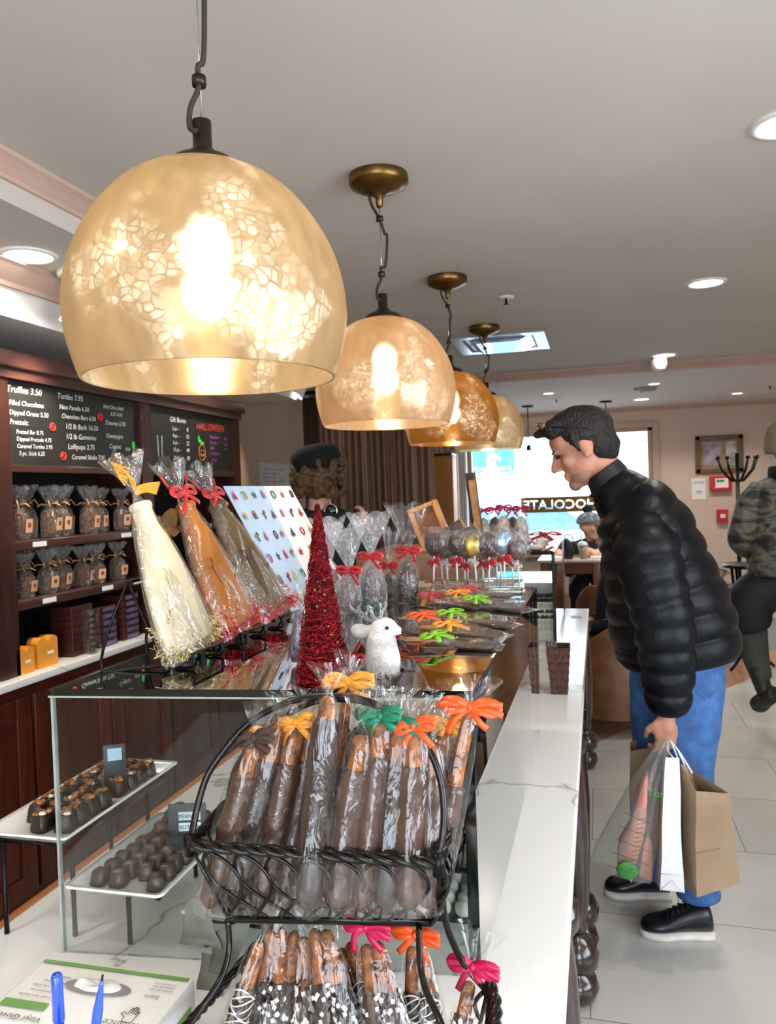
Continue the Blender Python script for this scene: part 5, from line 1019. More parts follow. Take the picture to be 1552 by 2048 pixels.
# ------------------------------------------------------------------ wire basket stand
bt = thing('wire_basket_stand', 'two-tier bronze black wire basket stand with twisted rims and an arched handle', 'basket', (-.33, .87, CT))
def rope(mb, pts, r, tw=.022, k=3, closed=False):
    P = [V(p) for p in pts]; L = [0]
    for a, b in zip(P, P[1:]): L.append(L[-1]+(b-a).length)
    n = max(12, int(L[-1]/.0035)); S = []
    j = 0
    for i in range(n+1):
        s = L[-1]*i/n
        while j < len(L)-2 and L[j+1] < s: j += 1
        f = (s-L[j])/max(1e-6, L[j+1]-L[j]); S.append(P[j].lerp(P[j+1], min(1, f)))
    for q in range(k):
        pts2 = []; pa = None
        for i, p in enumerate(S):
            d = (S[min(i+1, n)]-S[max(i-1, 0)]).normalized()
            if pa is None: a, b, _ = frame(d)
            else: a = (pa-d*pa.dot(d)).normalized(); b = d.cross(a)
            pa = a; g = 2*PI*(L[-1]*i/n)/(tw*k)*1.0+2*PI*q/k; pts2.append(p+a*(r*.55*math.cos(g))+b*(r*.55*math.sin(g)))
        mb.tube(pts2, r*.62, 6)
    return mb
FL, FR, BR2, BL2 = aty(380, 1690, .80), aty(878, 1726, .83), aty(910, 1622, .945), aty(455, 1606, .935)
fl, fr_, br_, bl_ = aty(457, 1838, .825), aty(862, 1846, .855), aty(868, 1800, .925), aty(480, 1800, .915)
rope(MB(), [FL, (FL+FR)/2+V((0, 0, .0)), FR], .0065).build('front_rim', ironm, bt); m = MB(); rope(m, cr([FR, (FR+BR2)/2+V((.004, 0, .012)), BR2], 4), .0065).build('side_rim', ironm, bt); rope(MB(), cr([FL, (FL+BL2)/2, BL2], 4), .0065).build('side_rim', ironm, bt); rope(MB(), [BL2, BR2], .005).build('back_rim', ironm, bt)
# braided right side panel
m = MB()
for k in range(7):
    f = k/6; a = FR.lerp(BR2, f); b = fr_.lerp(br_, f); rope(m, cr([a, a.lerp(b, .35)+V((.012, 0, 0)), b], 3), .0045, k=2)
m.build('braided_side', ironm, bt); m = MB()
for k in range(6):
    f = k/5; m.tube([FL.lerp(BL2, f), fl.lerp(bl_, f)], .0022, 6)
m.build('side_wires', ironm, bt)
m = MB(); m.tube([fl, fr_, br_, bl_], .0042, 8, True); 
for k in range(1, 8): m.tube([fl.lerp(fr_, k/8), bl_.lerp(br_, k/8)], .0022, 6)
m.build('bottom_frame', ironm, bt)
m = MB(); nL = 7; X_ = lambda f: FL.lerp(FR, f); Xb = lambda f: fl.lerp(fr_, max(0, min(1, f)))
for i in range(nL+1):
    f = (i)/nL*.97
    if i < nL:
        w_ = 1/nL; P = []
        for u0, v0 in ((.0, 0), (.35, .06), (.8, .16), (1.05, .36), (1.0, .5), (.75, .66), (.2, .86), (-.2, 1.0)):
            g = f+u0*w_; P.append(X_(g).lerp(Xb(.03+.94*g), v0)+V((0, -.003*math.sin(PI*v0), 0)))
        m.tube(cr(P, 4), .0022, 6)
        P = []
        for u0, v0 in ((.9, .0), (.45, .06), (.1, .2), (-.02, .38), (.08, .55), (.5, .72), (1.0, .88), (1.3, 1.0)):
            g = min(1, f+u0*w_); P.append(X_(g).lerp(Xb(.03+.94*g), v0)+V((0, .002, 0)))
        m.tube(cr(P, 4), .0022, 6)
m.build('front_lattice', ironm, bt)
fa = [(380, 1690), (386, 1655), (398, 1600), (416, 1548), (445, 1505), (480, 1462), (520, 1430), (580, 1403), (640, 1393), (700, 1395), (760, 1412), (820, 1452), (858, 1500), (880, 1555), (888, 1620), (884, 1680), (872, 1715)]
ba = [(455, 1606), (468, 1545), (500, 1492), (545, 1452), (600, 1415), (650, 1400), (720, 1402), (790, 1428), (850, 1478), (885, 1530), (905, 1580), (908, 1622)]
m = MB(); n = len(fa); m.tube(cr([aty(*p, .80+.03*i/(n-1)+.05*math.sin(PI*i/(n-1))) for i, p in enumerate(fa)], 3), .0042, 10).build('handle', ironm, bt)
m = MB(); n = len(ba); m.tube(cr([aty(*p, .94-.075*math.sin(PI*i/(n-1))) for i, p in enumerate(ba)], 3), .0038, 10).build('handle', ironm, bt)
MB().tube([aty(378, 1690, .80)+V((0, 0, -.012)), aty(378, 1690, .80)+V((0, 0, .012))], .006, 8).build('corner_clasp', blackm, bt); MB().tube([FR+V((0, 0, -.014)), FR+V((0, 0, .012))], .0075, 8).build('corner_clasp', blackm, bt)
# legs & lower tier
MB().tube(cr([aty(455, 1838, .825), aty(458, 1900, .82), aty(440, 1960, .80), aty(400, 2020, .77), aty(365, 2070, .74)], 4), .0038, 8).build('leg', ironm, bt)
m = MB(); rope(m, cr([aty(545, 1850, .92), aty(480, 1930, .90), aty(430, 1990, .84), aty(375, 2050, .76), aty(340, 2110, .72)], 4), .0055).build('lower_side_rim', ironm, bt)
MB().tube(cr([aty(488, 1950, .86), aty(500, 1990, .86), aty(492, 2030, .85), aty(470, 2060, .84), aty(476, 2010, .85)], 4), .0026, 8).build('scroll', ironm, bt)
MB().tube(cr([FR, aty(884, 1790, .85), aty(893, 1850, .86), aty(920, 1915, .87), aty(950, 1955, .87), aty(972, 1980, .86), aty(978, 2000, .85)], 4), .0042, 8).build('leg', ironm, bt)
MB().tube(cr([aty(838, 1852, .85), aty(840, 1920, .83), aty(850, 1975, .81), aty(875, 2030, .79), aty(895, 2080, .77)], 4), .0038, 8).build('leg', ironm, bt)
m = MB(); rope(m, cr([aty(978, 1972, .87), aty(988, 2010, .84), aty(985, 2060, .8), aty(970, 2120, .76)], 4), .0085, k=4).build('lower_side_rim', ironm, bt)
MB().tube(cr([aty(965, 1985, .86), aty(950, 2005, .86), aty(955, 2030, .86), aty(965, 2040, .86)], 4), .0026, 8).build('scroll', ironm, bt)
m = MB(); la, lb_ = aty(365, 2070, .74), aty(960, 2120, .76)
rope(m, [aty(340, 2110, .72), aty(970, 2120, .76)], .0065).build('lower_front_rim', ironm, bt)
lf = [V((-.46, .75, CT+.004)), V((-.16, .75, CT+.004)), V((-.16, .93, CT+.004)), V((-.46, .93, CT+.004))]
m = MB(); m.tube(lf, .004, 8, True)
for k in range(1, 9): m.tube([lf[0].lerp(lf[1], k/9), lf[3].lerp(lf[2], k/9)], .0022, 6)
m.build('lower_floor', ironm, bt); m = MB()
q0, q1 = aty(340, 2110, .72), aty(970, 2120, .76)
for k in range(15): m.tube([q0.lerp(q1, k/14), lf[0].lerp(lf[1], min(1, max(0, k/14+.07*(-1)**k)))], .0022, 6)
m.build('lower_lattice', ironm, bt)
m = MB(); s0, s1 = aty(545, 1850, .92), aty(978, 1972, .87)
for a, b in ((aty(975, 1985, .87), lf[2]), (aty(985, 2060, .8), lf[1]), (aty(480, 1930, .9), lf[3]), (aty(375, 2050, .76), lf[0])): m.tube([a, b], .003, 6)
m.build('lower_post', ironm, bt)

# ------------------------------------------------------------------ pretzel rods in bags
popm = pm('white_sprinkle', 'f3eee4', .5, var=.05); twine = pm('dark_twine', '3a281c', .6)
def rodbag(label, grp, p0, p1, rr_=.0145, cover=.75, coat=chocm, style=None, tiem=None, tie_ax=(1, -.2, 0), ts=.03, wide=1.35, seed=0, flare_l=.05, rods=1, tieoff=.012, wrap=None):
    t = thing('pretzel_rod_bag', label, 'pretzel rod', p0, grp); p0, p1 = V(p0), V(p1); u_ = (p1-p0); L = u_.length; u_.normalize(); w_ = (V((1, 0, 0))-u_*u_.x).normalized(); n_ = w_.cross(u_)
    if n_.y > 0: n_ = -n_
    r = random.Random(seed)
    for k in range(rods):
        off = 0 if rods == 1 else (k/(rods-1)-.5)*2*rr_*1.08*(rods-1)
        b0 = p0+w_*off*1.25+n_*r.uniform(-.004, .004); b1 = p1+w_*off*.5-u_*r.uniform(0, .012)
        d = (b1-b0); LL = d.length; d.normalize(); a, b, _ = frame(d)
        c0 = b0+d*LL*cover
        R = []
        for i in range(19):
            f = i/18; rad = rr_*(1+.07*math.sin(f*17+seed+k)+.04*math.sin(f*41+seed*2)) if 0 < i < 18 else rr_*.55; c_ = b0+d*(LL*(cover)*f)
            R.append([c_+a*(rad*(1+.05*math.sin(3*g+i))*math.cos(g))+b*(rad*math.sin(g)) for g in [2*PI*s_/14 for s_ in range(14)]])
        MB().rings(R).build('chocolate_coating', coat, t)
        MB().cap(b0+d*LL*(cover-.06), b1, rr_*.72, rr_*.62, 12).noise(.0012, 90, seed+k).build('pretzel_rod', pretzm, t)
        if style == 'pop':
            m = MB()
            for q in range(46):
                f = r.uniform(.03, cover-.02); g = r.uniform(-PI*.65, PI*.65); dirv = (n_*math.cos(g)+w_*math.sin(g)); c_ = b0+d*LL*f+dirv*rr_*1.02; e1 = d; e2 = dirv.cross(d)
                for h in range(4): m.ell(c_+(e1*math.cos(h*PI/2+q)+e2*math.sin(h*PI/2+q))*.0015, .0016, u=6, v=4)
            o_ = m.build('white_sprinkles', popm, t); o_['kind'] = 'stuff'
        if style == 'drizzle':
            m = MB()
            for q in range(15):
                f = .05+q*(cover-.08)/15; c_ = b0+d*LL*f; m.tube([c_+(n_*math.cos(g)+w_*math.sin(g))*rr_*1.04+d*(.006*math.sin(g*1.5+q)) for g in [(-.5+s_/10)*PI*1.2 for s_ in range(11)]], .0009, 5)
            m.build('white_drizzle', popm, t)
    n = 26; W = rr_*wide*(1+.95*(rods-1)); Dp = rr_*wide; R = []
    for f, q in ((-.03, .9), (0, 1.02), (.25, 1.05), (.5, 1.0), (.75, .92), (.92, .8), (1.0, .62)):
        R.append([p0+u_*(L*f)+w_*(W*q*(1+.05*math.sin(9*g+seed))*math.cos(g)*(1-.25*f*(rods > 1)))+n_*(Dp*q*(1+.07*math.sin(7*g+seed*2))*math.sin(g)) for g in [2*PI*s_/n for s_ in range(n)]])
    kn_ = p1+u_*tieoff
    R.append([kn_+w_*(.005*math.cos(g))+n_*(.004*math.sin(g)) for g in [2*PI*s_/n for s_ in range(n)]])
    for j in range(1, 4):
        f = j/3; R.append([kn_+u_*(flare_l*f*(1+.15*math.sin(3*g+seed)))+w_*((.005+.02*f)*math.cos(g)*(1+.35*f*math.sin(5*g+seed)))+n_*((.004+.01*f)*math.sin(g)*(1+.5*f*math.sin(7*g))) for g in [2*PI*s_/n for s_ in range(n)]])
    MB().rings(R, cap=False).noise(.0022, 42, seed).build('cellophane_wrap', wrap or cel, t)
    if tiem:
        m = MB(); c_ = kn_-V((0, .006, 0)); bow(m, c_, tie_ax, (-.15, -1, .2), ts, .0095, 2, seed)
        for k in range(3): m.ribbon(cr([c_, c_+V(tie_ax).normalized()*ts*.6*(-1)**k+V((0, -.004, .004*k)), c_+V(tie_ax).normalized()*ts*1.15*(-1)**k+V((0, -.003, -.006+.006*k))], 4), .007, V((0, -1, .3)))
        m.build('ribbon_tie', tiem, t)
    return t
up_l = [  # rim x, top px, y depth, tie, label
    (452, (508, 1492), .83, twine, 'front row, leftmost pretzel rod, tied with dark twine'), (495, (553, 1468), .84, None, 'front row, second pretzel rod from the left'), (545, (592, 1462), .85, yelr, 'pretzel rod with pale raffia left of centre'),
    (583, (622, 1450), .87, None, 'pretzel rod with golden crust behind the tall centre rod'), (628, (655, 1405), .825, None, 'tall dark pretzel rod in the middle'),
    (690, (722, 1468), .835, None, 'pretzel rod just right of the tall centre rod'), (735, (762, 1450), .84, tealr, 'pretzel rod with teal green ribbon'), (782, (800, 1462), .845, tealr, 'pretzel rod under the right teal ribbon'), (822, (830, 1470), .84, oranger, 'pretzel rod with small orange ribbon'),
    (858, (862, 1490), .86, None, 'pretzel rod beside the right end of the handle'),
    (470, (530, 1480), .90, yelr, 'back row pretzel rod at the left with pale raffia'), (520, (575, 1465), .91, twine, 'back row pretzel rod second from the left'), (715, (748, 1440), .90, tealr, 'back row pretzel rod behind the teal ribbon'), (770, (790, 1440), .91, None, 'back row pretzel rod right of the centre'), (840, (890, 1462), .89, yelr, 'back row pretzel rod with uncoated top beside the right handle')]
for i, (xr, tp_, y, tm, lab) in enumerate(up_l):
    x0 = xr-(tp_[0]-xr)*(120/(1690-tp_[1])); p0 = aty(x0, 1812, y+.0); p1 = aty(tp_[0], tp_[1], y+.02)
    rodbag(lab+' in the upper basket', 'pretzel rods in the upper basket', p0, p1, .0158+.0006*(i % 3), .87 if i not in (4, 14) else (.95 if i == 4 else .7), [chocm, darkchoc, chocm][i % 3] if i != 4 else darkchoc, tiem=tm, tie_ax=(1, -.2, .25*(-1)**i), seed=i+3, ts=.024, flare_l=.03)
rodbag('tall uncoated pretzel rod sticking up behind the handle, tied with golden raffia', 'pretzel rods in the upper basket', aty(640, 1780, .88), aty(697, 1380, .90), .0115, .55, darkchoc, tiem=yelr, tie_ax=(1, -.2, .1), ts=.032, seed=40, flare_l=.03)
rodbag('rightmost pretzel rod leaning out of the upper basket, tied with an orange bow', 'pretzel rods in the upper basket', aty(868, 1760, .88), aty(938, 1432, .90), .0135, .6, chocm, tiem=oranger, tie_ax=(1, -.1, -.02), ts=.034, seed=41, flare_l=.035)
low = [((452, 2110), (520, 1885), .80, 'drizzle', 1, None, 'leftmost lower bag, chocolate pretzel rod with white drizzle'), ((520, 2130), (552, 1862), .82, 'pop', 2, None, 'lower bag of two pretzel rods with white sprinkles, left'), ((590, 2140), (598, 1872), .83, 'pop', 2, None, 'lower bag of two sprinkled pretzel rods, centre left'), ((690, 2140), (640, 1862), .82, 'pop', 2, None, 'lower bag of two sprinkled pretzel rods leaning left, centre'),
       ((790, 2140), (742, 1885), .83, 'pop', 2, magr, 'lower bag of two sprinkled pretzel rods tied with a magenta ribbon'), ((850, 2130), (835, 1900), .86, 'drizzle', 2, oranger, 'lower bag of two drizzled pretzel rods tied with orange ribbon'), ((905, 2140), (940, 1965), .84, 'pop', 1, magr, 'lower rightmost pretzel rod bag with a red looped ribbon'), ((740, 2130), (690, 1890), .88, 'drizzle', 2, None, 'lower bag of two drizzled pretzel rods behind the magenta ribbon')]
for i, (b0, b1, y, st, nr, tm, lab) in enumerate(low):
    p0 = aty(b0[0], b0[1], y); p0.z = max(p0.z, CT+.012); p1 = aty(b1[0], b1[1], y+.03)
    rodbag(lab, 'pretzel rods in the lower basket', p0, p1, .0125, .66, [chocm, darkchoc][i % 2], style=st, tiem=tm, seed=60+i, rods=nr, wide=1.3, ts=.028, tieoff=.02, flare_l=.035)
# ------------------------------------------------------------------ trays and sweets in and beside the case
def tray(name, label, c, w, l, rz, stand, group='white porcelain trays of chocolates'):
    c = V(c); R = Matrix.Rotation(rz, 3, 'Z'); t = thing(name, label, 'tray', c, group); m = MB(); n = 8
    def rr(hw, hl, r, z):
        P = []
        for cx, cy_, a0 in ((hw-r, hl-r, 0), (-hw+r, hl-r, PI/2), (-hw+r, -hl+r, PI), (hw-r, -hl+r, 1.5*PI)):
            for k in range(5): a = a0+PI/2*k/4; P.append(c+R@V((cx+r*math.cos(a), cy_+r*math.sin(a), z)))
        return P
    m.rings([rr(w/2-.022, l/2-.022, .004, 0), rr(w/2-.006, l/2-.006, .007, .012), rr(w/2, l/2, .009, .0155), rr(w/2, l/2, .009, .0185), rr(w/2-.008, l/2-.008, .008, .016), rr(w/2-.024, l/2-.024, .004, .0045)])
    m.build('tray_dish', porcm, t); return t, R
def stand(label, c, w, l, rz, z, legs):
    t = thing('metal_stand', label, 'stand', (c[0], c[1], CT), 'black metal riser stands'); R = Matrix.Rotation(rz, 3, 'Z'); c = V((c[0], c[1], z-.006)); m = MB()
    m.tube([c+R@V((sx*w/2, sy*l/2, 0)) for sx, sy in ((-1, -1), (1, -1), (1, 1), (-1, 1))], .004, 8, True).build('top_ring', blackm, t)
    for lx, ly_ in legs:
        p = c+R@V((lx*w/2, ly_*l/2, 0)); MB().tube([p, V((p.x, p.y, CT+.03)), V((p.x, p.y, CT+.001))], [.0042, .0036, .0042], 8).build('leg', blackm, t)
    return t
def choc_sq(c, R, s, mt, lab, grp, nut=False, rnd_=False):
    t = thing('nut_chocolate' if nut else ('truffle' if rnd_ else 'filled_chocolate'), lab, 'chocolate', c, grp); c = V(c); a, b = s*.5, s*.36; Q = R@Matrix.Rotation(rnd.uniform(-.25, .25), 3, 'Z')
    if rnd_: MB().ell(c+V((0, 0, s*.36)), (s*.5, s*.5, s*.38), u=14, v=8).noise(.0012, 80, c.x*50).build('chocolate_body', mt, t)
    else:
        m = MB(); n = 16
        def ring(h, z): return [c+Q@V((math.copysign(abs(math.cos(g))**.45, math.cos(g))*h, math.copysign(abs(math.sin(g))**.45, math.sin(g))*h, z)) for g in [2*PI*k/n for k in range(n)]]
        m.rings([ring(a, 0), ring(a, s*.1), ring(b*1.08, s*.72), ring(b*.95, s*.8), ring(b*.5, s*.83)]).build('chocolate_body', mt, t)
    if nut:
        m = MB(); r = random.Random(int(c.x*9999))
        for k in range(5): m.ell(c+V((r.uniform(-.3, .3)*s, r.uniform(-.3, .3)*s, s*.8+r.uniform(0, .004))), (.0065, .0045, .0035), Matrix.Rotation(r.uniform(0, 3), 3, 'Z')@Matrix.Rotation(r.uniform(-.6, .6), 3, 'Y'), 8, 6)
        m.noise(.001, 200).build('nut_topping', pm('caramel_nuts', 'a5622c', .4, var=.45, scale=90), t)
        if int(c.y*1000) % 2: MB().ell(c+Q@V((s*.12, -s*.1, s*.84)), (.0075, .0055, .003), u=10, v=6).build('white_drop', whitechoc, t)
    return t
rz = .02
c1 = V((-.868, 1.15, .975)); stand('tall black metal stand carrying the nut chocolates beside the case', c1, .12, .29, rz, .975, ((-.95, -1), (.95, -.9), (-.95, .95), (.95, .6)))
tray('serving_tray', 'long white tray of nut topped chocolates at the left of the near case', c1, .155, .34, rz, None); R0 = Matrix.Rotation(rz, 3, 'Z'); k = 0
for i in range(9):
    for j in range(3):
        if (i, j) in ((4, 2), (0, 0)): continue
        p = c1+R0@V((-.036+.036*j+rnd.uniform(-.004, .004), -.118+.03*i+rnd.uniform(-.004, .004), .007)); k += 1
        choc_sq(p, R0, .031, darkchoc, 'nut topped chocolate, %s row from the front, %s' % (ordn[i], ['left', 'middle', 'right'][j]), 'nut topped chocolates on the tall stand', nut=True)
c = c1+V((.028, .035, .006)); t = thing('price_sign', 'small dark tent sign with pale print standing in the nut chocolates', 'sign', c); Rs = Matrix.Rotation(.55, 3, 'Z')
MB().box(c+V((0, 0, .045)), (.038, .002, .085), Rs, .0008).build('sign_card', pm('dark_navy_card', '16232c', .4), t); MB().box(c+V((0, 0, .07))+Rs@V((0, -.0016, 0)), (.024, .0008, .022), Rs).build('pale_label', pm('pale_blue_label', 'b9d4ea', .5), t)
c2_ = V((-.712, 1.115, .905)); stand('low black metal stand carrying the peanut butter chocolates', c2_+V((0, .01, 0)), .11, .22, rz, .905, ((0, -.95), (0, .95)))
tray('serving_tray', 'white tray of square and round peanut butter chocolates inside the near case', c2_, .165, .275, rz, None)
for i in range(5):
    for j in range(4):
        if i == 0 and j in (2,): continue
        p = c2_+R0@V((-.045+.031*j+rnd.uniform(-.003, .003), -.095+.029*i+rnd.uniform(-.003, .003), .006)); choc_sq(p, R0, .026, chocm, 'square peanut butter chocolate, %s row from the front, %s from the left' % (ordn[i], ordn[j]), 'square chocolates on the peanut butter tray')
for lay in range(3):
    for i in range(4-lay):
        for j in range(4-lay):
            p = c2_+R0@V((-.042+.027*j+.0135*lay, .04+.027*i+.0135*lay, .006+.0165*lay)); 
            if p.y < c2_.y+.16: choc_sq(p, R0, .026, pm('cocoa_truffle', '4a2a1d', .45, var=.2), 'round cocoa truffle in the peanut butter pile, %s layer, %s row, %s place' % (ordn[lay], ordn[i], ordn[j]), 'round truffles piled on the peanut butter tray', rnd_=True)
c = atz(342, 1672, .93); c = V((-.665, 1.125, .912)); t = thing('price_sign', 'dark navy sign reading PEANUT BUTTER with a small peanut drawing', 'sign', c); Rs = Matrix.Rotation(.3, 3, 'Z'); cc = c+V((0, 0, .045))
MB().box(cc, (.062, .002, .085), Rs, .0008).build('sign_card', MATS['dark_navy_card'], t)
m = MB(); ax = Rs@V((1, 0, 0)); nn = Rs@V((0, -1, 0))
for dz in (.022, .004): m.box(cc+V((0, 0, dz))+nn*.0016+ax*.004, (.036, .001, .014), Rs, .0004)
m.build('label_pill', pm('pale_pill', 'd3dfe6', .5), t); m = MB(); m.text('PEANUT', cc+V((0, 0, .0185))+nn*.0026+ax*.004, ax, (0, 0, 1), .0095, 'C').text('BUTTER', cc+V((0, 0, .0005))+nn*.0026+ax*.004, ax, (0, 0, 1), .0095, 'C').build('label_lettering', MATS['dark_navy_card'], t)
MB().tube([cc+V((0, 0, -.022))+nn*.002+ax*(.014+.008*math.cos(g))+V((0, 0, .012*math.sin(g)*(1+.15*math.cos(2*g)))) for g in [k*PI/10 for k in range(20)]], .0012, 6, True).tube([cc+V((0, 0, -.022))+nn*.002+ax*(.014+.004*math.cos(g))+V((0, 0, .007*math.sin(g))) for g in [k*PI/6 for k in range(12)]], .001, 6, True).build('peanut_drawing', pm('tan_line', '8c7562', .6), t)
c3 = V((-.545, 1.12, .868)); stand('third black metal stand low at the middle of the case', c3, .1, .17, rz, .868, ((-.9, -.95), (.9, .95)))
tray('serving_tray', 'small white tray of dark chocolates at the middle of the case floor', c3, .15, .22, rz, None)
for i in range(5):
    for j in range(3): choc_sq(c3+R0@V((-.035+.034*j, -.07+.034*i, .006)), R0, .03, darkchoc, 'dark chocolate on the lowest tray, %s row from front, %s from left' % (ordn[i], ordn[j]), 'dark chocolates on the lowest tray', rnd_=True)
# chocolate rows at the right of the case
for li, (z, y0, mt, rd, lab) in enumerate(((1.05, 1.22, darkchoc, True, 'dark round truffle'), (.985, 1.19, chocm, False, 'square milk chocolate'), (.92, 1.16, darkchoc, True, 'ball truffle'), (.86, 1.13, pm('pale_macaron', 'd9d6cc', .5), True, 'pale egg shaped sweet'))):
    nm_ = ['top', 'second', 'third', 'bottom'][li]; t = thing('glass_shelf', '%s sloping glass shelf of chocolates at the right of the case' % nm_, 'shelf', (-.33, y0+.06, z), 'sloping shelves in the near case'); MB().bb(-.49, -.19, y0-.015, y0+.16, z-.004, z).build('shelf_pane', glassmat('shelf_glass', (.85, .88, .87), 1) if 'shelf_glass' not in MATS else MATS['shelf_glass'], t)
    for x in (-.48, -.2):
        MB().bb(x-.003, x+.003, y0+.15, y0+.156, CT+.002, z-.004).bb(x-.003, x+.003, y0-.01, y0-.004, CT+.002, z-.004).build('shelf_support', chromem, t)
    for i in range(5):
        for j in range(9):
            choc_sq((-.465+.032*j, y0+.031*i, z+.0005), R0, .0285, mt, '%s on the %s glass shelf, %s row, %s from left' % (lab, nm_, ordn[i], ordn[j]), '%ss on the %s shelf of the near case' % (lab, nm_), rnd_=rd)
# crumpled grey sheets standing in for reflections by the case
for i, (px, py, s_, lab) in enumerate(((405, 1850, .032, 'grey crumpled stand-in for a reflection behind the basket leg'), (450, 1905, .03, 'folded grey stand-in for a reflection beside the basket leg'), (425, 1960, .03, 'grey stand-in for a reflection between the glove box and the basket'))):
    c = aty(px, py, .945); t_ = MB(); n = 14; G = [[None]*n for _ in range(n)]
    for a in range(n):
        for b in range(n): G[a][b] = t_.bm.verts.new(c+V(((a/(n-1)-.5)*s_*1.5, (b/(n-1)-.5)*.02, (b/(n-1)-.5)*s_*2)))
    for a in range(n-1):
        for b in range(n-1): t_.face([G[a][b], G[a+1][b], G[a+1][b+1], G[a][b+1]])
    t_.noise(.02, 22, i*3); lowz = min(v.co.z for v in t_.bm.verts)
    o_ = t_.build('reflection_sheet', pm('grey_green_reflection', '74776a', .7, var=.15, scale=18), loc=(c.x, c.y, lowz), mods=[solid(.0006)]); tag(o_, lab, 'paper', 'grey reflection stand-ins before the case')
# ------------------------------------------------------------------ glove box, pens
gz = .90; P = [atz(95, 1914, gz), atz(388, 1953, gz)]; ex = (P[1]-P[0]).normalized(); ex.z = 0; ey = V((ex.y, -ex.x, 0)); W = (P[1]-P[0]).length; D_ = .118; o = P[0]
t = thing('glove_box', 'white and green box of disposable vinyl gloves with grey glove showing in its slot', 'box', (o+ex*W/2+ey*D_/2)-V((0, 0, gz-CT)))
bc = o+ex*W/2+ey*D_/2-V((0, 0, (gz-CT)/2)); Rg = Matrix((ex, -ey, V((0, 0, 1)))).transposed()
MB().box(bc, (W, D_, gz-CT-.002), Rg, .0015).build('carton', pm('white_glossy_card', 'e7e5e1', .35, var=.02), t)
gm = pm('green_band', '649a3f', .4); T = lambda u_, v_, h=.0012: o+ex*u_+ey*v_+V((0, 0, h))
m = MB(); m.quad(T(.002, .006), T(W-.002, .006), T(W-.002, .012), T(.002, .012)); m.quad(T(.006, .083), T(.068, .083), T(.068, .096), T(.006, .096)); m.build('green_print', gm, t)
sd = o+ex*(W+.0012); m = MB(); m.quad(sd+ey*.012-V((0, 0, .03)), sd+ey*.06-V((0, 0, .03)), sd+ey*.06-V((0, 0, .052)), sd+ey*.012-V((0, 0, .052))).build('green_side_print', gm, t)
ux, uy = -ex, ey   # text reads upside down from the camera
m = MB(); m.text('Reliance', T(W-.012, .094, .0016), -ex, ey*1, .0155).text('Sysco', T(W-.02, .045, .0016), -ex, ey, .0095).text('Sysco', T(W-.045, .112, .0016), -ex, ey, .009); m.build('grey_lettering', pm('grey_green_ink', '6f7f5f', .6), t)
m = MB(); m.text('Vinyl Gloves', T(.078, .108, .0016), -ex, ey, .0125)
for q, s_ in enumerate(('Latex Free', 'Powder Free', 'Single Use Only', 'Ambidextrous', 'Small, Non-Sterile')): m.text(s_, T(.062, .034+.0095*q, .0016), -ex, ey, .0062)
for q in range(3): m.text('Guantes de Vinil', T(W-.01, .022+.006*q, .0016), -ex, ey, .0045)
m.build('brown_lettering', pm('brown_ink', '5a3a2a', .6), t)
hc = T(W-.03, .075, .0016); P_ = [(0, 0), (.012, 0), (.013, .008), (.02, .013), (.018, .016), (.012, .013), (.011, .024), (.009, .024), (.0085, .015), (.0075, .026), (.0055, .026), (.005, .015), (.004, .025), (.002, .024), (.002, .014), (.0005, .02), (-.001, .019), (-.001, .008)]
MB().tube([hc-ex*a-ey*(-.0)+(-ey)*(-.0)+ey*(-b+.02)*1.0 for a, b in P_], .0005, 5, True).build('hand_drawing', MATS['brown_ink'], t)
oc = T(W*.5, .045, .0018); slot = MB(); slot.quad(*[oc+ex*.042*math.cos(g)+ey*.013*math.sin(g) for g in [k*PI/10 for k in range(20)]]) if False else slot.face([slot.bm.verts.new(oc+ex*.046*math.cos(g)+ey*.014*math.sin(g)) for g in [k*PI/10 for k in range(20)]]); slot.build('slot_opening', pm('slot_shadow_grey', '8d8a86', .8), t)
m = MB().ell(oc, (.034, .012, .006), Rg).noise(.006, 70, 4); m.build('glove', pm('translucent_vinyl', 'd9d7d3', .4, var=.1), t, mods=[m_subd(1)])
sd2 = o+ey*(D_+.0012); m = MB().text('Sysco', sd2+ex*(W-.06)-V((0, 0, .012)), -ex, V((0, 0, -1)), .016).text('Sysco', sd2+ex*.06-V((0, 0, .012)), -ex, V((0, 0, -1)), .016); m.build('blue_lettering', pm('blue_ink', '3d5fa8', .6), t)
blue = pm('blue_pen_plastic', '1f4fd0', .25, coat=.5)
pc = aty(155, 2048, .62); cup = V((pc.x, .62, CT)); t = thing('pen_cup', 'low pen cup at the bottom left corner of the picture', 'cup', cup); MB().lathe([(.001, .002), (.034, .002), (.036, .09), (.034, .09), (.032, .006), (.001, .006)], cup, 28).build('cup_body', blackm, t)
for i, (bx_, b_, tp_, r_, lab) in enumerate(((120, (126, 2200), (113, 1948), .0058, 'blue ballpoint pen with cap standing upright, left of the two'), (195, (172, 2200), (204, 1960), .0048, 'slim blue pen with tapered tip and black point, right of the two'))):
    p1 = aty(tp_[0], tp_[1], .62); p0 = aty(b_[0], b_[1], .62); p0.z = max(p0.z, CT+.01)
    t = thing('pen', lab, 'pen', p0, 'blue pens at the bottom left'); u_ = (p1-p0).normalized()
    if i == 0: MB().cyl(p0, p1-u_*.04, r_*.8).build('barrel', pm('dark_blue_barrel', '24409a', .3), t); MB().tube([p1-u_*.045, p1-u_*.002, p1], [r_, r_*.9, r_*.7], 14).box(p1-u_*.022+V((.006, -.002, 0)), (.003, .002, .045), None, .0006).build('cap', blue, t)
    else: MB().tube([p0, p1-u_*.03, p1-u_*.006, p1], [r_, r_, r_*.45, r_*.3], 14).build('barrel', blue, t); MB().cyl(p1-u_*.001, p1+u_*.005, r_*.22).build('tip', blackm, t)
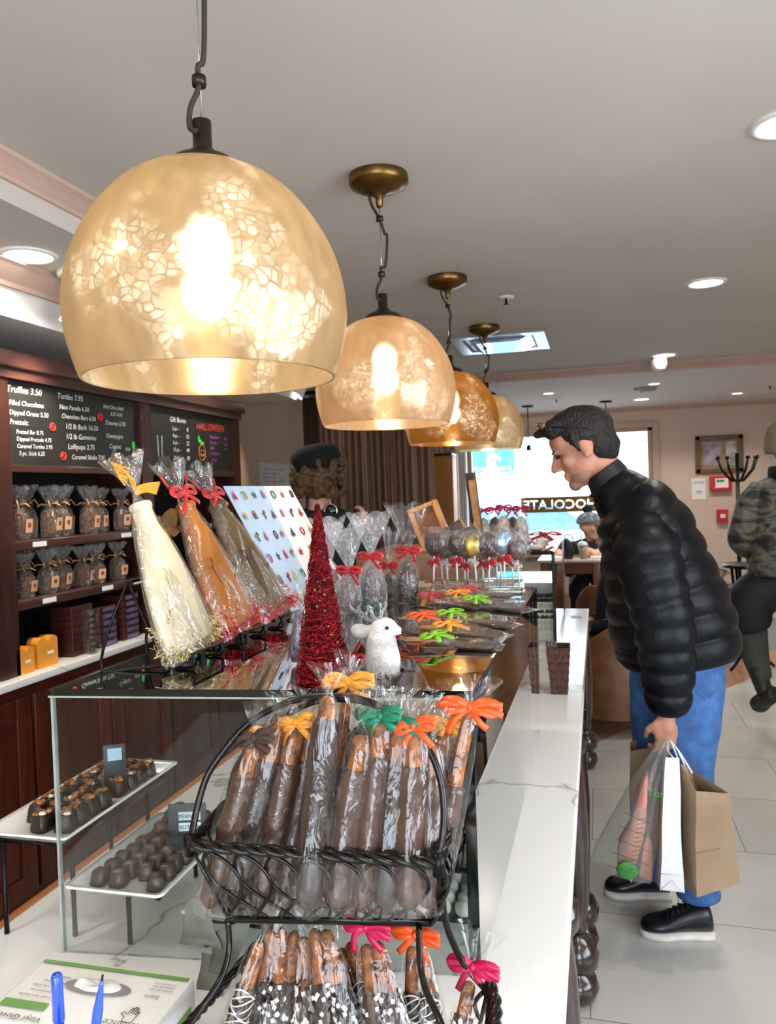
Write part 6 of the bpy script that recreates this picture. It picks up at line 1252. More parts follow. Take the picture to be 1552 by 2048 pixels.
# ------------------------------------------------------------------ people
def head(mb, c, fwd, upv, s=1.0, ears=True):
    """head of height .235*s centred on c"""
    F = V(fwd).normalized(); U = V(upv); U = (U-F*U.dot(F)).normalized(); S = U.cross(F); c = V(c)
    R = Matrix((F, S, U)).transposed(); P = lambda f, sd, u: c+(F*f+S*sd+U*u)*s
    r = lambda *a: tuple(v*s for v in a)
    mb.ell(P(-.012, 0, .036), r(.094, .075, .086), R); mb.ell(P(.012, 0, -.03), r(.074, .062, .078), R); mb.ell(P(.03, 0, -.068), r(.05, .05, .042), R)
    mb.ell(P(.068, 0, -.092), r(.02, .024, .02), R); mb.ell(P(.05, 0, .05), r(.045, .06, .05), R)
    mb.cap(P(.083, -.028, .03), P(.083, .028, .03), .012*s); mb.cap(P(.092, 0, .018), P(.112, 0, -.02), .0085*s, .0125*s)
    mb.ell(P(.098, .009, -.026), r(.011, .008, .008), R).ell(P(.098, -.009, -.026), r(.011, .008, .008), R)
    mb.cap(P(.086, -.016, -.053), P(.086, .016, -.053), .0085*s); mb.cap(P(.083, -.014, -.064), P(.083, .014, -.064), .0085*s)
    for g in (-1, 1):
        mb.ell(P(.055, g*.04, -.012), r(.026, .02, .024), R)
        if ears: mb.ell(P(-.008, g*.074, -.002), r(.02, .009, .031), R@Matrix.Rotation(.2, 3, 'Y')).ell(P(.0, g*.076, -.022), r(.009, .007, .012), R)
    return P, R, r
def face_parts(t, P, R, r, s, iris='2b1d14', brow='1d1512'):
    for g in (-1, 1):
        MB().ell(P(.084, g*.03, .012), r(.008, .011, .006), R).build('eye', pm('eye_'+iris, iris, .15), t)
        MB().cap(P(.094, g*.014, .03), P(.086, g*.046, .033), .0042*s, .003*s).build('eyebrow', pm('brow_'+brow, brow, .8), t)
def hand(mb, wrist, d, palm_n, s=1.0, curl=1.0, thumb_side=1):
    """palm and five curled fingers. d: direction from wrist, palm_n: palm normal"""
    w = V(wrist); d = V(d).normalized(); n = V(palm_n); n = (n-d*n.dot(d)).normalized(); sd = d.cross(n)*thumb_side
    mb.cap(w-d*.02*s, w+d*.03*s, .026*s, .03*s)
    R = Matrix((d, sd, n)).transposed(); mb.ell(w+d*.05*s, (.045*s, .042*s, .0175*s), R)
    for k, (o, L, r0) in enumerate(((.033, .07, .0092), (.011, .078, .0095), (-.011, .072, .009), (-.031, .058, .008))):
        p = w+d*.084*s+sd*o*s; a = .35*curl; q = d
        for j, f in enumerate((.45, .32, .25)):
            q = (q*math.cos(a)+n*math.sin(a)).normalized(); e = p+q*L*f*s; mb.cap(p, e, r0*s*(1-.1*j), r0*s*(.9-.1*j), 10); p = e; a = .95*curl
            d2 = q; n2 = (n-d*0); 
            n_perp = (n*math.cos(0)-q*n.dot(q)); n = n_perp.normalized() if n_perp.length > 1e-4 else -d
        n = V(palm_n); n = (n-d*n.dot(d)).normalized()
    p = w+d*.02*s+sd*.03*s; e = p+(d*.6+sd*.5+n*.5).normalized()*.038*s; mb.cap(p, e, .0125*s, .011*s, 10); mb.cap(e, e+(d*.8+n*.6-sd*.2).normalized()*.032*s, .0105*s, .009*s, 10)
    return mb
def shoe(t, heel, toe, w, h, up_, mats, name='shoe', sole=.021, laces=True, tilt=V((0, 0, 1))):
    heel, toe = V(heel), V(toe); d = (toe-heel).normalized(); U = (tilt-d*tilt.dot(d)).normalized(); S = d.cross(U); L = (toe-heel).length
    def ring(f, ww, z0, z1, n=20): 
        c = heel+d*L*f; return [c+S*(ww*math.cos(g))+U*((z0+z1)/2+(z1-z0)/2*math.sin(g)) for g in [2*PI*k/n for k in range(n)]]
    prof = cr([(0.0, .45, .55), (.04, .72, .95), (.15, .82, 1.05), (.3, .82, 1.0), (.45, .86, .82), (.6, .96, .62), (.75, 1.0, .5), (.88, .85, .42), (.97, .5, .3), (1.0, .2, .18)], 3)
    m = MB(); m.rings([ring(f, a*w/2, sole*.6, sole+b*h) for f, a, b in prof]); u = m.build(name, mats[0], t)
    m = MB(); R = []
    for f, a, b in cr([(-.015, .5, 0), (.02, .82, 0), (.15, .92, 0), (.45, .9, 0), (.7, 1.08, 0), (.88, .95, 0), (.985, .55, 0), (1.015, .2, 0)], 3):
        c = heel+d*L*f; g = a*w/2; R.append([c-S*g*.95+U*.001, c-S*g+U*sole*.5, c-S*g*.92+U*sole, c+S*g*.92+U*sole, c+S*g+U*sole*.5, c+S*g*.95+U*.001])
    m.rings(R).build('sole', mats[1], u)
    if laces:
        m = MB()
        for k in range(5):
            f = .34+.07*k; c = heel+d*L*f+U*(sole+h*(.98-.1*k)); m.tube(cr([c-S*w*.22-U*.006, c+U*.003, c+S*w*.22-U*.006+d*.008], 4), .0032, 6).tube(cr([c+S*w*.22-U*.006, c+U*.003, c-S*w*.22-U*.006+d*.008], 4), .0028, 6)
        m.build('lace', mats[2], u)
    return u
puff = pm('black_puffer_nylon', '080c12', .42, var=.2, spec=.22, scale=14, bump=.2, bscale=60); jean = pm('blue_denim', '3f6ca6', .85, var=.18, scale=26, bump=.3, bscale=200); blk = pm('black_leather_shoe', '111118', .3, var=.2); solem = pm('white_rubber_sole', 'e9e5dc', .6); lacem = pm('black_lace', '0c0d0f', .8)
hairm = pm('dark_brown_hair', '17100c', .55, var=.4, scale=90, bump=.9, bscale=160, stretch=(1, 1, .25))
# man in the black puffer jacket
Y0_ = 2.8; mp = lambda px, py, y=Y0_: aty(px, py, y)
man = thing('person', 'man in black puffer jacket and blue jeans bending over the counter, carrying shopping bags', 'person', (.25, 2.8, 0))
m = MB(); hc = mp(1168, 900); upv = V((-.36, 0, 1)); fwv = V((-1, 0, -.42))
Pm, Rm_, rm_ = head(m, hc, fwv, upv, 1.09)
m.cap(mp(1196, 925), mp(1245, 985), .06, .068)                                   # neck
m.cap(mp(1262, 1010), mp(1300, 1110), .1, .13).cap(mp(1300, 1110), mp(1345, 1240), .13, .13).ell(mp(1362, 1310), (.14, .16, .12))
m.cap(mp(1285, 1062, 2.66), mp(1330, 1240, 2.60), .058, .046).cap(mp(1330, 1240, 2.60), mp(1336, 1420, 2.60), .044, .03)
m.cap(mp(1285, 1062, 2.95), mp(1275, 1240, 3.02), .055, .044).cap(mp(1275, 1240, 3.02), mp(1300, 1330, 2.96), .042, .032)
for y, k, a in ((2.71, (1378, 1560), (1398, 1785)), (2.89, (1320, 1560), (1300, 1740))):
    m.cap(mp(1362, 1320, y), mp(k[0], k[1], y), .085, .058).cap(mp(k[0], k[1], y), mp(a[0], a[1], y), .056, .04)
hand(m, mp(1332, 1432, 2.6), (-.02, 0, -1), (-.45, .85, 0), 1.05, 1.75, -1)
m.build('body', skinm, man, mods=[m_remesh(.0065, 4)])
face_parts(man, Pm, Rm_, rm_, 1.09)
m = MB(); s = 1.09; m.ell(Pm(-.02, 0, .055), rm_(.1, .082, .084), Rm_).ell(Pm(-.055, 0, .0), rm_(.06, .074, .075), Rm_).cap(Pm(.06, -.04, .1), Pm(.06, .04, .1), .034*s).cap(Pm(.07, -.03, .112), Pm(.115, 0, .108), .024*s, .012*s).ell(Pm(.0, 0, .095), rm_(.09, .07, .05), Rm_)
for g in (-1, 1): m.cap(Pm(.018, g*.07, .045), Pm(.012, g*.072, .0), .012*s, .007*s)
m.noise(.006, 45, 3).build('hair', hairm, man, mods=[m_remesh(.005, 2)])
m = MB(); m.ell(Pm(.022, 0, -.066), rm_(.06, .055, .044), Rm_).ell(Pm(.07, 0, -.09), rm_(.0215, .026, .0225), Rm_).build('stubble', pm('grey_brown_stubble', 'a97c68', .7, var=.16, scale=220), man, mods=[m_remesh(.004, 3)])
m = MB()
for g in (-1, 1): m.tube(cr([Pm(-.075, g*.055, .03), Pm(-.03, g*.088, .062), Pm(.03, g*.086, .088), Pm(.075, g*.065, .112)], 5), .0035, 6)
m.build('sunglasses_temple', pm('black_plastic', '0a0a0a', .25), man); m = MB()
for g in (-1, 1): m.ell(Pm(.082, g*.033, .122), rm_(.014, .032, .024), Rm_@Matrix.Rotation(.9, 3, 'Y'), 16, 8)
m.build('sunglasses_lens', pm('amber_lens', '8a7350', .08, .3), man)
m = MB(); loft(m, [(mp(1214, 962), .062, .08), (mp(1236, 985), .086, .10), (mp(1262, 1015), .125, .165), (mp(1288, 1060), .15, .215), (mp(1308, 1120), .165, .22), (mp(1328, 1185), .185, .22), (mp(1342, 1245), .2, .215), (mp(1353, 1290), .195, .21), (mp(1358, 1318), .18, .2)], n=14, seg=36, bulge=.014, nb=8, power=2.3)
m.noise(.003, 22, 2).build('jacket_body', puff, man)
m = MB(); loft(m, [(mp(1204, 940), .068, .074), (mp(1217, 958), .074, .082), (mp(1232, 985), .082, .1)], n=5, seg=28, cap=False); m.build('jacket_collar', pm('black_collar', '0c0e12', .6), man, mods=[solid(.006)])
tri = [mp(1186, 1010, 2.74), mp(1212, 975, 2.72), mp(1222, 1018, 2.70)]; m = MB(); m.rings([[p for p in tri], [p+V((0, .01, 0)) for p in tri]]).rings([[mp(1176, 992, 2.78), mp(1206, 968, 2.76), mp(1200, 1000, 2.76)], [mp(1176, 992, 2.8), mp(1206, 968, 2.78), mp(1200, 1000, 2.78)]]).build('collar_flap', MATS['black_collar'], man)
for nm, L in (('near', [(mp(1278, 1048, 2.68), .075, .06), (mp(1290, 1085, 2.62), .095, .08), (mp(1306, 1160, 2.58), .092, .078), (mp(1326, 1240, 2.57), .086, .072), (mp(1334, 1320, 2.58), .078, .066), (mp(1336, 1385, 2.59), .066, .058), (mp(1335, 1422, 2.60), .05, .045)]), ('far', [(mp(1275, 1060, 2.94), .08, .07), (mp(1270, 1150, 3.02), .08, .07), (mp(1275, 1240, 3.02), .07, .065), (mp(1300, 1325, 2.96), .05, .045)])):
    m = MB(); loft(m, L, n=12, seg=28, bulge=.0115, nb=9 if nm == 'near' else 7); m.noise(.003, 24, 5).build('jacket_sleeve', puff, man)
MB().tube([mp(1335, 1418, 2.60), mp(1335, 1428, 2.60)], [.048, .045], 24).build('sleeve_cuff', MATS['black_collar'], man)
m = MB()
for y, k, a in ((2.71, (1376, 1560), (1396, 1790)), (2.90, (1318, 1560), (1300, 1745))):
    loft(m, [(mp(1368 if y < 2.8 else 1335, 1305, y), .125, .10), (mp(1372 if y < 2.8 else 1328, 1400, y), .118, .1), (mp((1368+k[0])/2 if y < 2.8 else 1322, 1480, y), .1, .092), (mp(k[0], k[1], y), .083, .08), (mp((k[0]+a[0])/2, (k[1]+a[1])/2+5, y), .075, .075), (mp(a[0], a[1], y), .068, .07)], n=8, seg=26)
m.noise(.006, 13, 7).build('jeans', jean, man)
m = MB(); pk_ = mp(1425, 1370, 2.645); m.prism([(-.03, .05), (.02, .055), (.03, -.02), (0, -.045), (-.03, -.02)], mp(1412, 1372, 2.612), (1, .1, 0), (0, 0, 1), (0, .004, 0)).build('back_pocket', jean, man)
f0, f1 = atz(1428, 1850, .012), atz(1275, 1858, 0.0); shoe(man, V((f0.x-.012, 2.70, .001)), V((f1.x+.01, 2.66, .001)), .1, .085, None, (blk, solem, lacem))
f0, f1 = atz(1320, 1778, 0), atz(1210, 1782, 0); shoe(man, V((f0.x+.03, 2.93, .001)), V((f1.x, 2.90, .001)), .1, .09, None, (blk, solem, lacem))
# shopping bags (top-level; held things)
bp = lambda px, py, y=2.6: aty(px, py, y-.1)
def paperbag(name, label, q_, mat, th=.0012, fold=True, mat2=None):
    """q_: 4 bottom corners and 4 top corners, in ring order"""
    bt_, tp_ = q_; t = thing(name, label, 'shopping bag', (bt_[0]+bt_[2])/2, 'shopping bags held by the man in the puffer jacket'); m = MB(); n = 8; R = []
    for k in range(n+1):
        f = k/n; R.append([a.lerp(b, f)+V((0, 0, 0)) for a, b in zip(bt_, tp_)])
    L = [[m.bm.verts.new(p) for p in r] for r in R]
    for a, b in zip(L, L[1:]):
        for i in range(4): x = m.face([a[i], a[(i+1) % 4], b[(i+1) % 4], b[i]]); x.smooth = False
    m.face(L[0][::-1]); m.noise(.004, 9, label.count('e')).build('bag_body', mat, t, mods=[solid(th)]); return t
kraft = pm('kraft_paper', '9d8468', .75, var=.08, scale=6, bump=.25, bscale=9); wpap = pm('white_bag_paper', 'f3f4f7', .5, var=.02, bump=.15, bscale=8)
c0, c1, c2 = bp(1368, 1769, 2.66), bp(1394, 1795, 2.55), bp(1481, 1766, 2.60); c3 = c0+(c2-c1)
d0, d1, d2 = bp(1361, 1528, 2.66), bp(1391, 1582, 2.55), bp(1457, 1587, 2.60); d3 = bp(1383, 1536, 2.70)
for p in (c0, c1, c2, c3): p.z = max(p.z, .03)
kb = paperbag('kraft_shopping_bag', 'large brown kraft paper shopping bag with open top, nearest the camera', ([c0, c1, c2, c3], [d0, d1, d2, d3]), kraft)
hx = bp(1338, 1478, 2.69); m = MB(); m.tube(cr([d0.lerp(d3, .4), hx.lerp(d0, .4)+V((.01, 0, 0)), hx], 4), .0025, 6).tube(cr([d3+V((.0, -.02, -.01)), hx.lerp(d3, .5), hx], 4), .003, 6); m.build('bag_handle', wpap, kb)
m = MB(); a = c1.lerp(d1, .42)+V((.0, -.003, 0)); b = c2.lerp(d2, .42)+V((0, -.003, 0)); m.tube([a, a.lerp(b, .6)], .0012, 5).build('crease', kraft, kb)
w0, w1, w2, w3 = bp(1320, 1780, 2.53), bp(1368, 1785, 2.52), bp(1366, 1775, 2.66), bp(1312, 1768, 2.66); e0, e1, e2, e3 = bp(1330, 1516, 2.51), bp(1358, 1517, 2.53), bp(1356, 1520, 2.65), bp(1326, 1520, 2.65)
wb_ = paperbag('white_shopping_bag', 'white glossy paper shopping bag seen edge on between the green and kraft bags', ([w0, w1, w2, w3], [e0, e1, e2, e3]), wpap)
m = MB(); m.tube(cr([e0.lerp(e1, .6), hx.lerp(e0, .5)+V((0, -.01, 0)), hx], 4), .0024, 6).tube(cr([e1.lerp(e2, .8), hx.lerp(e1, .5), hx], 4), .0024, 6).build('bag_handle', wpap, wb_)
m = MB(); m.tube([w0.lerp(e0, .13)+V((0, -.003, 0)), w1.lerp(e1, .13)+V((0, -.003, 0))], .001, 5).tube([w0+V((0, -.004, 0)), (w0+w1)/2.0+V((0, -.004, .035)), w1+V((0, -.004, 0))], .001, 5).build('fold_line', pm('fold_grey', 'cfd2d8', .6), wb_)
k0, k1 = bp(1262, 1700, 2.86), bp(1318, 1700, 2.84); g0, g1 = bp(1262, 1502, 2.86), bp(1312, 1492, 2.84)
paperbag('kraft_shopping_bag', 'brown kraft paper bag hanging behind the green translucent bag', ([k0, k1, k1+V((.01, .1, 0)), k0+V((0, .1, 0))], [g0, g1, g1+V((.0, .1, 0)), g0+V((0, .1, 0))]), kraft)
# green translucent produce bag
gt = thing('green_plastic_bag', 'pale green translucent plastic bag with pink packets and green print inside', 'shopping bag', bp(1250, 1755, 2.6), 'shopping bags held by the man in the puffer jacket')
m = MB(); R = []
for (lx, ly_), (rx, ry), dp in (((1178, 1726), (1300, 1765), .04), ((1192, 1690), (1308, 1730), .075), ((1232, 1620), (1322, 1640), .07), ((1268, 1550), (1330, 1560), .05), ((1302, 1505), (1338, 1510), .03), ((1326, 1474), (1344, 1476), .012)):
    a, b = bp(lx, ly_, 2.62), bp(rx, ry, 2.6); c_ = (a+b)/2; R.append([c_+(a-b)/2*math.cos(g)+V((0, dp*math.sin(g)+.004*math.sin(7*g), 0)) for g in [2*PI*k/36 for k in range(36)]])
m.rings(R, cap=False).noise(.006, 12, 3); gm_ = cello('green_film', .2, .06, .2, (.92, .98, .9), 18, .5); m.build('plastic_film', gm_, gt)
pink = pm('pink_pack', 'eba294', .45, var=.06, scale=6); m = MB()
pp = [bp(1238, 1735, 2.6), bp(1262, 1760, 2.59), bp(1296, 1560, 2.6), bp(1292, 1540, 2.61)]; m.rings([[p+V((0, -.05, 0)) for p in (bp(1234, 1715), bp(1262, 1750), bp(1290, 1640), bp(1294, 1542), bp(1284, 1560), bp(1262, 1640), bp(1238, 1680))], [p+V((0, .02, 0)) for p in (bp(1234, 1715), bp(1262, 1750), bp(1290, 1640), bp(1294, 1542), bp(1284, 1560), bp(1262, 1640), bp(1238, 1680))]])
m.rings([[p+V((0, -.02, 0)) for p in (bp(1278, 1750), bp(1303, 1756), bp(1304, 1690), bp(1296, 1665), bp(1286, 1690))], [p+V((0, .015, 0)) for p in (bp(1278, 1750), bp(1303, 1756), bp(1304, 1690), bp(1296, 1665), bp(1286, 1690))]]).build('pink_packet', pink, gt)
MB().ell(bp(1255, 1741, 2.53), (.033, .006, .027)).build('green_dot', pm('leaf_green_print', '3e8a3a', .5), gt)
m = MB().text('Yes', bp(1293, 1592, 2.46), (1, 0, -.05), (0, 0, 1), .034); m.build('green_print', MATS['leaf_green_print'], gt)
m = MB()
for k in range(5): m.tube([bp(1248-6*k*0, 1625+27*k, 2.515)+V((-.004*k*3, 0, 0)), bp(1300, 1648+28*k, 2.51)], .0008, 5)
for k in range(12): m.tube([bp(1275+k*.0-1.5*k, 1640+9*k, 2.51), bp(1290-1.2*k, 1637+9*k, 2.51)], .0007, 5)
m.build('dark_print', pm('dark_green_print', '3f4a42', .6), gt)

# person in the camouflage jacket, walking away at the right edge
yc = 5.1; cp = lambda px, py, y=yc: aty(px, py, y); t = thing('person', 'person in tan beanie and dark camouflage quilted jacket walking away at the right edge', 'person', (1.15, 5.1, 0)); m = MB()
hx_ = 1.13; head(m, (hx_-.04, 5.12, 1.70), (.1, 1, 0), (0, 0, 1), 1.0); m.cap((hx_-.04, 5.1, 1.6), (hx_+.01, 5.08, 1.48), .055, .06); m.cap((hx_, 5.1, 1.35), (hx_, 5.1, 1.0), .15, .15); m.cap((hx_-.18, 5.1, 1.42), (hx_-.27, 5.06, 1.16), .05, .045).cap((hx_-.27, 5.06, 1.16), (hx_-.16, 5.26, 1.08), .042, .032).cap((hx_+.18, 5.1, 1.42), (hx_+.26, 5.1, 1.16), .05, .045).cap((hx_+.26, 5.1, 1.16), (hx_+.18, 5.28, 1.1), .042, .032)
hand(m, (hx_-.155, 5.27, 1.08), (.6, .8, .1), (.7, -.6, 0), .95, .8, 1); hand(m, (hx_+.175, 5.29, 1.1), (-.6, .8, .1), (-.7, -.6, 0), .95, .8, -1)
kn_, an_ = cp(1502, 1265), cp(1530, 1375, 5.0)
m.cap((hx_-.1, 5.1, .92), kn_, .075, .05).cap(kn_, an_, .045, .032).cap((hx_+.1, 5.1, .92), (hx_+.12, 5.22, .5), .085, .06).cap((hx_+.12, 5.22, .5), (hx_+.12, 5.25, .1), .055, .04)
m.build('body', skinm, t, mods=[m_remesh(.012, 3)])
def camo_mat():
    mm, nt, out = newmat('camouflage_quilt'); p = N(nt, 'BsdfPrincipled'); p.inputs['Roughness'].default_value = .55; tc = N(nt, 'TexCoord'); nz = N(nt, 'TexNoise', Scale=9.0, Detail=4.0, Distortion=.8); mpn = N(nt, 'Mapping'); mpn.inputs['Scale'].default_value = (.7, 1, 1.8); nt.links.new(tc.outputs['Object'], mpn.inputs[0]); nt.links.new(mpn.outputs[0], nz.inputs['Vector'])
    o = ramp(nt, nz.outputs['Fac'], [(.38, srgb('26251f')), (.45, srgb('4b4a3a')), (.52, srgb('5d6064')), (.58, srgb('6d6142')), (.64, srgb('35352e'))]); nt.links.new(o, p.inputs['Base Color'])
    mq = N(nt, 'Mapping'); mq.inputs['Rotation'].default_value = (0, .785, 0); nt.links.new(tc.outputs['Object'], mq.inputs[0]); w = N(nt, 'TexVoronoi', Scale=9.0); w.distance = 'CHEBYCHEV'; w.inputs['Randomness'].default_value = .15; nt.links.new(mq.outputs[0], w.inputs['Vector']); b = N(nt, 'Bump', Strength=.9, Distance=.03); b.invert = True; nt.links.new(w.outputs['Distance'], b.inputs['Height']); nt.links.new(b.outputs[0], p.inputs['Normal'])
    nt.links.new(p.outputs[0], out.inputs[0]); return mm
camo = camo_mat(); m = MB(); loft(m, [((hx_, 5.1, 1.53), .09, .08), ((hx_, 5.1, 1.47), .2, .11), ((hx_, 5.1, 1.38), .245, .15), ((hx_, 5.1, 1.2), .25, .17), ((hx_, 5.1, 1.05), .255, .18), ((hx_, 5.1, .95), .25, .18), ((hx_, 5.1, .92), .24, .17)], n=6, seg=32, power=2.3); m.noise(.012, 8, 4).build('jacket_body', camo, t)
for sx in (-1, 1): m = MB(); loft(m, [((hx_+sx*.17, 5.1, 1.45), .07, .08), ((hx_+sx*.24, 5.08, 1.33), .08, .085), ((hx_+sx*.29, 5.05, 1.17), .08, .08), ((hx_+sx*.25, 5.14, 1.09), .07, .07), ((hx_+sx*.17, 5.25, 1.07), .05, .05)], n=5, seg=20); m.noise(.01, 9, 6+sx).build('jacket_sleeve', camo, t)
MB().lathe([(.09, 1.46), (.1, 1.5), (.095, 1.57), (.08, 1.58)], (hx_-.035, 5.09, 0), 24).build('collar', pm('black_corduroy', '0b0c12', .9), t, mods=[solid(.01)])
MB().lathe([(.1, 1.655), (.106, 1.68), (.105, 1.72), (.102, 1.76), (.085, 1.81), (.05, 1.84), (.001, 1.85)], (hx_-.04, 5.11, 0), 28).build('beanie', pm('tan_knit', '9a8b74', .9, var=.15, scale=120, bump=.6, bscale=160, stretch=(3, 3, .4)), t, mods=[solid(.006)])
m = MB(); loft(m, [((hx_-.03, 5.1, .96), .2, .15), ((hx_-.09, 5.1, .88), .14, .14), (cp(1502, 1200), .14, .13), (cp(1500, 1248), .115, .115), (cp(1502, 1262), .09, .09)], n=5, seg=22).noise(.008, 9, 1); loft(m, [((hx_+.05, 5.1, .94), .18, .14), ((hx_+.11, 5.12, .8), .13, .13), ((hx_+.12, 5.2, .6), .12, .12), ((hx_+.12, 5.22, .52), .1, .1)], n=5, seg=22).build('shorts', pm('black_baggy_shorts', '0a0c14', .7, var=.2), t)
m = MB(); loft(m, [(cp(1502, 1225), .09, .09), (cp(1506, 1290), .085, .09), (cp(1520, 1345, 5.03), .062, .07), (cp(1524, 1358, 5.02), .055, .058)], n=5, seg=18); loft(m, [((hx_+.12, 5.21, .55), .07, .08), ((hx_+.12, 5.24, .3), .065, .07), ((hx_+.12, 5.25, .15), .055, .06)], n=5, seg=18).noise(.005, 20, 2).build('leggings', pm('grey_olive_leggings', '3b423b', .8), t)
m = MB(); loft(m, [(cp(1514, 1335, 5.03), .055, .06), (cp(1522, 1362, 5.01), .05, .055), (cp(1530, 1385, 4.99), .045, .05)], n=4, seg=18, cap=True).build('boot_shaft', pm('dark_green_boot', '1e231f', .55), t)
shoe(t, cp(1546, 1372, 4.97), cp(1512, 1418, 5.02)+V((0, .04, 0)), .1, .075, None, (MATS['dark_green_boot'], pm('dark_sole', '23241f', .7), lacem), 'boot', .022, False, V((.3, -.9, .35)))
shoe(t, (hx_+.12, 5.2, .001), (hx_+.13, 5.47, .001), .1, .09, None, (MATS['dark_green_boot'], MATS['dark_sole'], lacem), 'boot', .022, False)

# person in beret behind the counter
t = thing('person', 'person with curly light brown hair in a black beret, seen from behind the counter', 'person', (-1.29, 3.5, 0)); m = MB(); hx2, hy2 = -1.285, 3.5; head(m, (hx2, hy2, 1.60), (-.5, .8, 0), (0, 0, 1), 1.0); m.cap((hx2, hy2, 1.5), (hx2, hy2-.01, 1.4), .055, .06).cap((hx2, hy2, 1.25), (hx2, hy2, .95), .11, .11)
for sx in (-1, 1): m.cap((hx2+sx*.17, hy2, 1.33), (hx2+sx*.23, hy2-.02, 1.08), .05, .042)
m.cap((hx2-.23, hy2-.02, 1.08), (hx2-.18, hy2+.2, 1.02), .04, .03).cap((hx2+.23, hy2-.02, 1.08), (hx2+.2, hy2+.05, 1.32), .04, .03)
for sx in (-1, 1): m.cap((hx2+sx*.09, hy2, .9), (hx2+sx*.1, hy2, .5), .085, .06).cap((hx2+sx*.1, hy2, .5), (hx2+sx*.1, hy2, .09), .055, .04)
hand(m, (hx2-.18, hy2+.2, 1.02), (0, 1, 0), (0, 0, -1), .9, .4, 1); hand(m, (hx2+.2, hy2+.05, 1.33), (0, .1, 1), (-1, 0, 0), .9, 1.1, 1)
m.build('body', skin2, t, mods=[m_remesh(.011, 3)])
m = MB(); r = random.Random(9)
for k in range(130):
    a = r.uniform(0, 2*PI); zz = r.uniform(-.1, .06); R_ = .1+.025*math.cos(zz*12); m.ell((hx2+R_*math.cos(a), hy2+R_*math.sin(a)*.95, 1.595+zz), r.uniform(.014, .024), u=8, v=6)
m.ell((hx2, hy2-.02, 1.58), (.1, .1, .11)).noise(.012, 40, 3).build('curly_hair', pm('curly_tan_hair', '7a5a38', .7, var=.5, scale=70, bump=1, bscale=120, col2='3a2514'), t, mods=[m_remesh(.006, 1)])
Rb = Matrix.Rotation(-.2, 3, 'Y'); bc_ = V((hx2-.008, hy2-.01, 1.665)); m = MB(); m.rings([[bc_+Rb@V((r_*math.cos(g), r_*math.sin(g), z)) for g in [2*PI*k/28 for k in range(28)]] for r_, z in ((.095, -.05), (.105, -.045), (.122, -.01), (.12, .03), (.1, .058), (.06, .072), (.01, .074))]).noise(.004, 14, 1).build('beret', pm('black_felt', '07090a', .95), t)
m = MB(); loft(m, [((hx2, hy2-.01, 1.44), .07, .065), ((hx2, hy2, 1.38), .19, .1), ((hx2, hy2, 1.3), .215, .13), ((hx2, hy2, 1.1), .2, .14), ((hx2, hy2, .9), .21, .15)], n=5, seg=26)
dt = pm('dark_teal_coat', '12211f', .85); m.noise(.006, 12, 2).build('coat', dt, t)
for L in ([((hx2-.16, hy2, 1.36), .06, .06), ((hx2-.235, hy2-.01, 1.1), .058, .058), ((hx2-.19, hy2+.17, 1.03), .045, .045)], [((hx2+.16, hy2, 1.36), .06, .06), ((hx2+.235, hy2-.01, 1.1), .058, .058), ((hx2+.2, hy2+.04, 1.3), .045, .045)]): m = MB(); loft(m, L, n=6, seg=18).build('coat_sleeve', dt, t)
m = MB()
for sx in (-1, 1): loft(m, [((hx2+sx*.085, hy2, .95), .1, .11), ((hx2+sx*.1, hy2, .5), .075, .08), ((hx2+sx*.1, hy2, .1), .06, .06)], n=5, seg=18)
m.build('trousers', pm('black_trousers', '0d0e12', .8), t)
for sx in (-1, 1): shoe(t, (hx2+sx*.1-.03, hy2-.07, .001), (hx2+sx*.1-.06, hy2+.18, .001), .09, .07, None, (blk, MATS['dark_sole'], lacem), 'shoe', .02, False)
q = aty(663, 1022, 3.45); t2 = thing('handheld_whisk_knob', 'x', 'utensil', q)
t2['label'] = 'glossy black round object with silver rim held beside the curly hair'; t2.name = 'handheld_mirror'; ORG[t2.name] = q; t2['category'] = 'mirror'
MB().ell(q, (.03, .022, .032)).build('dark_head', pm('glossy_black', '0a0d0f', .1, coat=1), t2); MB().tube([q+V((.031*math.cos(a), -.012, .033*math.sin(a))) for a in [k*PI/12 for k in range(-2, 16)]], .004, 6).build('silver_rim', chromem, t2); MB().cyl(q+V((0, 0, -.03)), V((hx2+.2, hy2+.06, 1.36)), .012).build('handle', blackm, t2)

# person seated at the cafe table
yt = 8.28; sp_ = lambda px, py, y=8.3: aty(px, py, y); t = thing('person', 'person in grey patterned beanie and dark coat seated at the cafe table', 'person', (sp_(1175, 1090).x, 8.35, 0)); cx_ = sp_(1178, 1090).x; sh = sp_(1170, 1085).z
hd = sp_(1181, 1056); m = MB(); Ph, Rh, rh = head(m, hd, (.75, -.6, .05), (0, 0, 1), 1.25); m.cap(hd-V((0, 0, .1)), (cx_, 8.33, sh-.02), .06, .07).cap((cx_, 8.35, sh-.14), (cx_, 8.37, .6), .1, .12)
for sx, hx3 in ((-1, sp_(1178, 1108, 7.75).x), (1, sp_(1203, 1108, 7.75).x)):
    m.cap((cx_+sx*.22, 8.35, sh-.06), (cx_+sx*.27, 8.15, .86), .06, .05).cap((cx_+sx*.27, 8.15, .86), (hx3, 7.86, .86), .048, .035); hand(m, (hx3, 7.86, .855), (-sx*.5, -.8, 0), (0, .1, -1), 1.15, .8, sx)
    m.cap((cx_+sx*.1, 8.35, .5), (cx_+sx*.12, 7.95, .5), .09, .07).cap((cx_+sx*.12, 7.95, .5), (cx_+sx*.12, 7.9, .09), .06, .045)
m.build('body', skin2, t, mods=[m_remesh(.012, 3)]); face_parts(t, Ph, Rh, rh, 1.25)
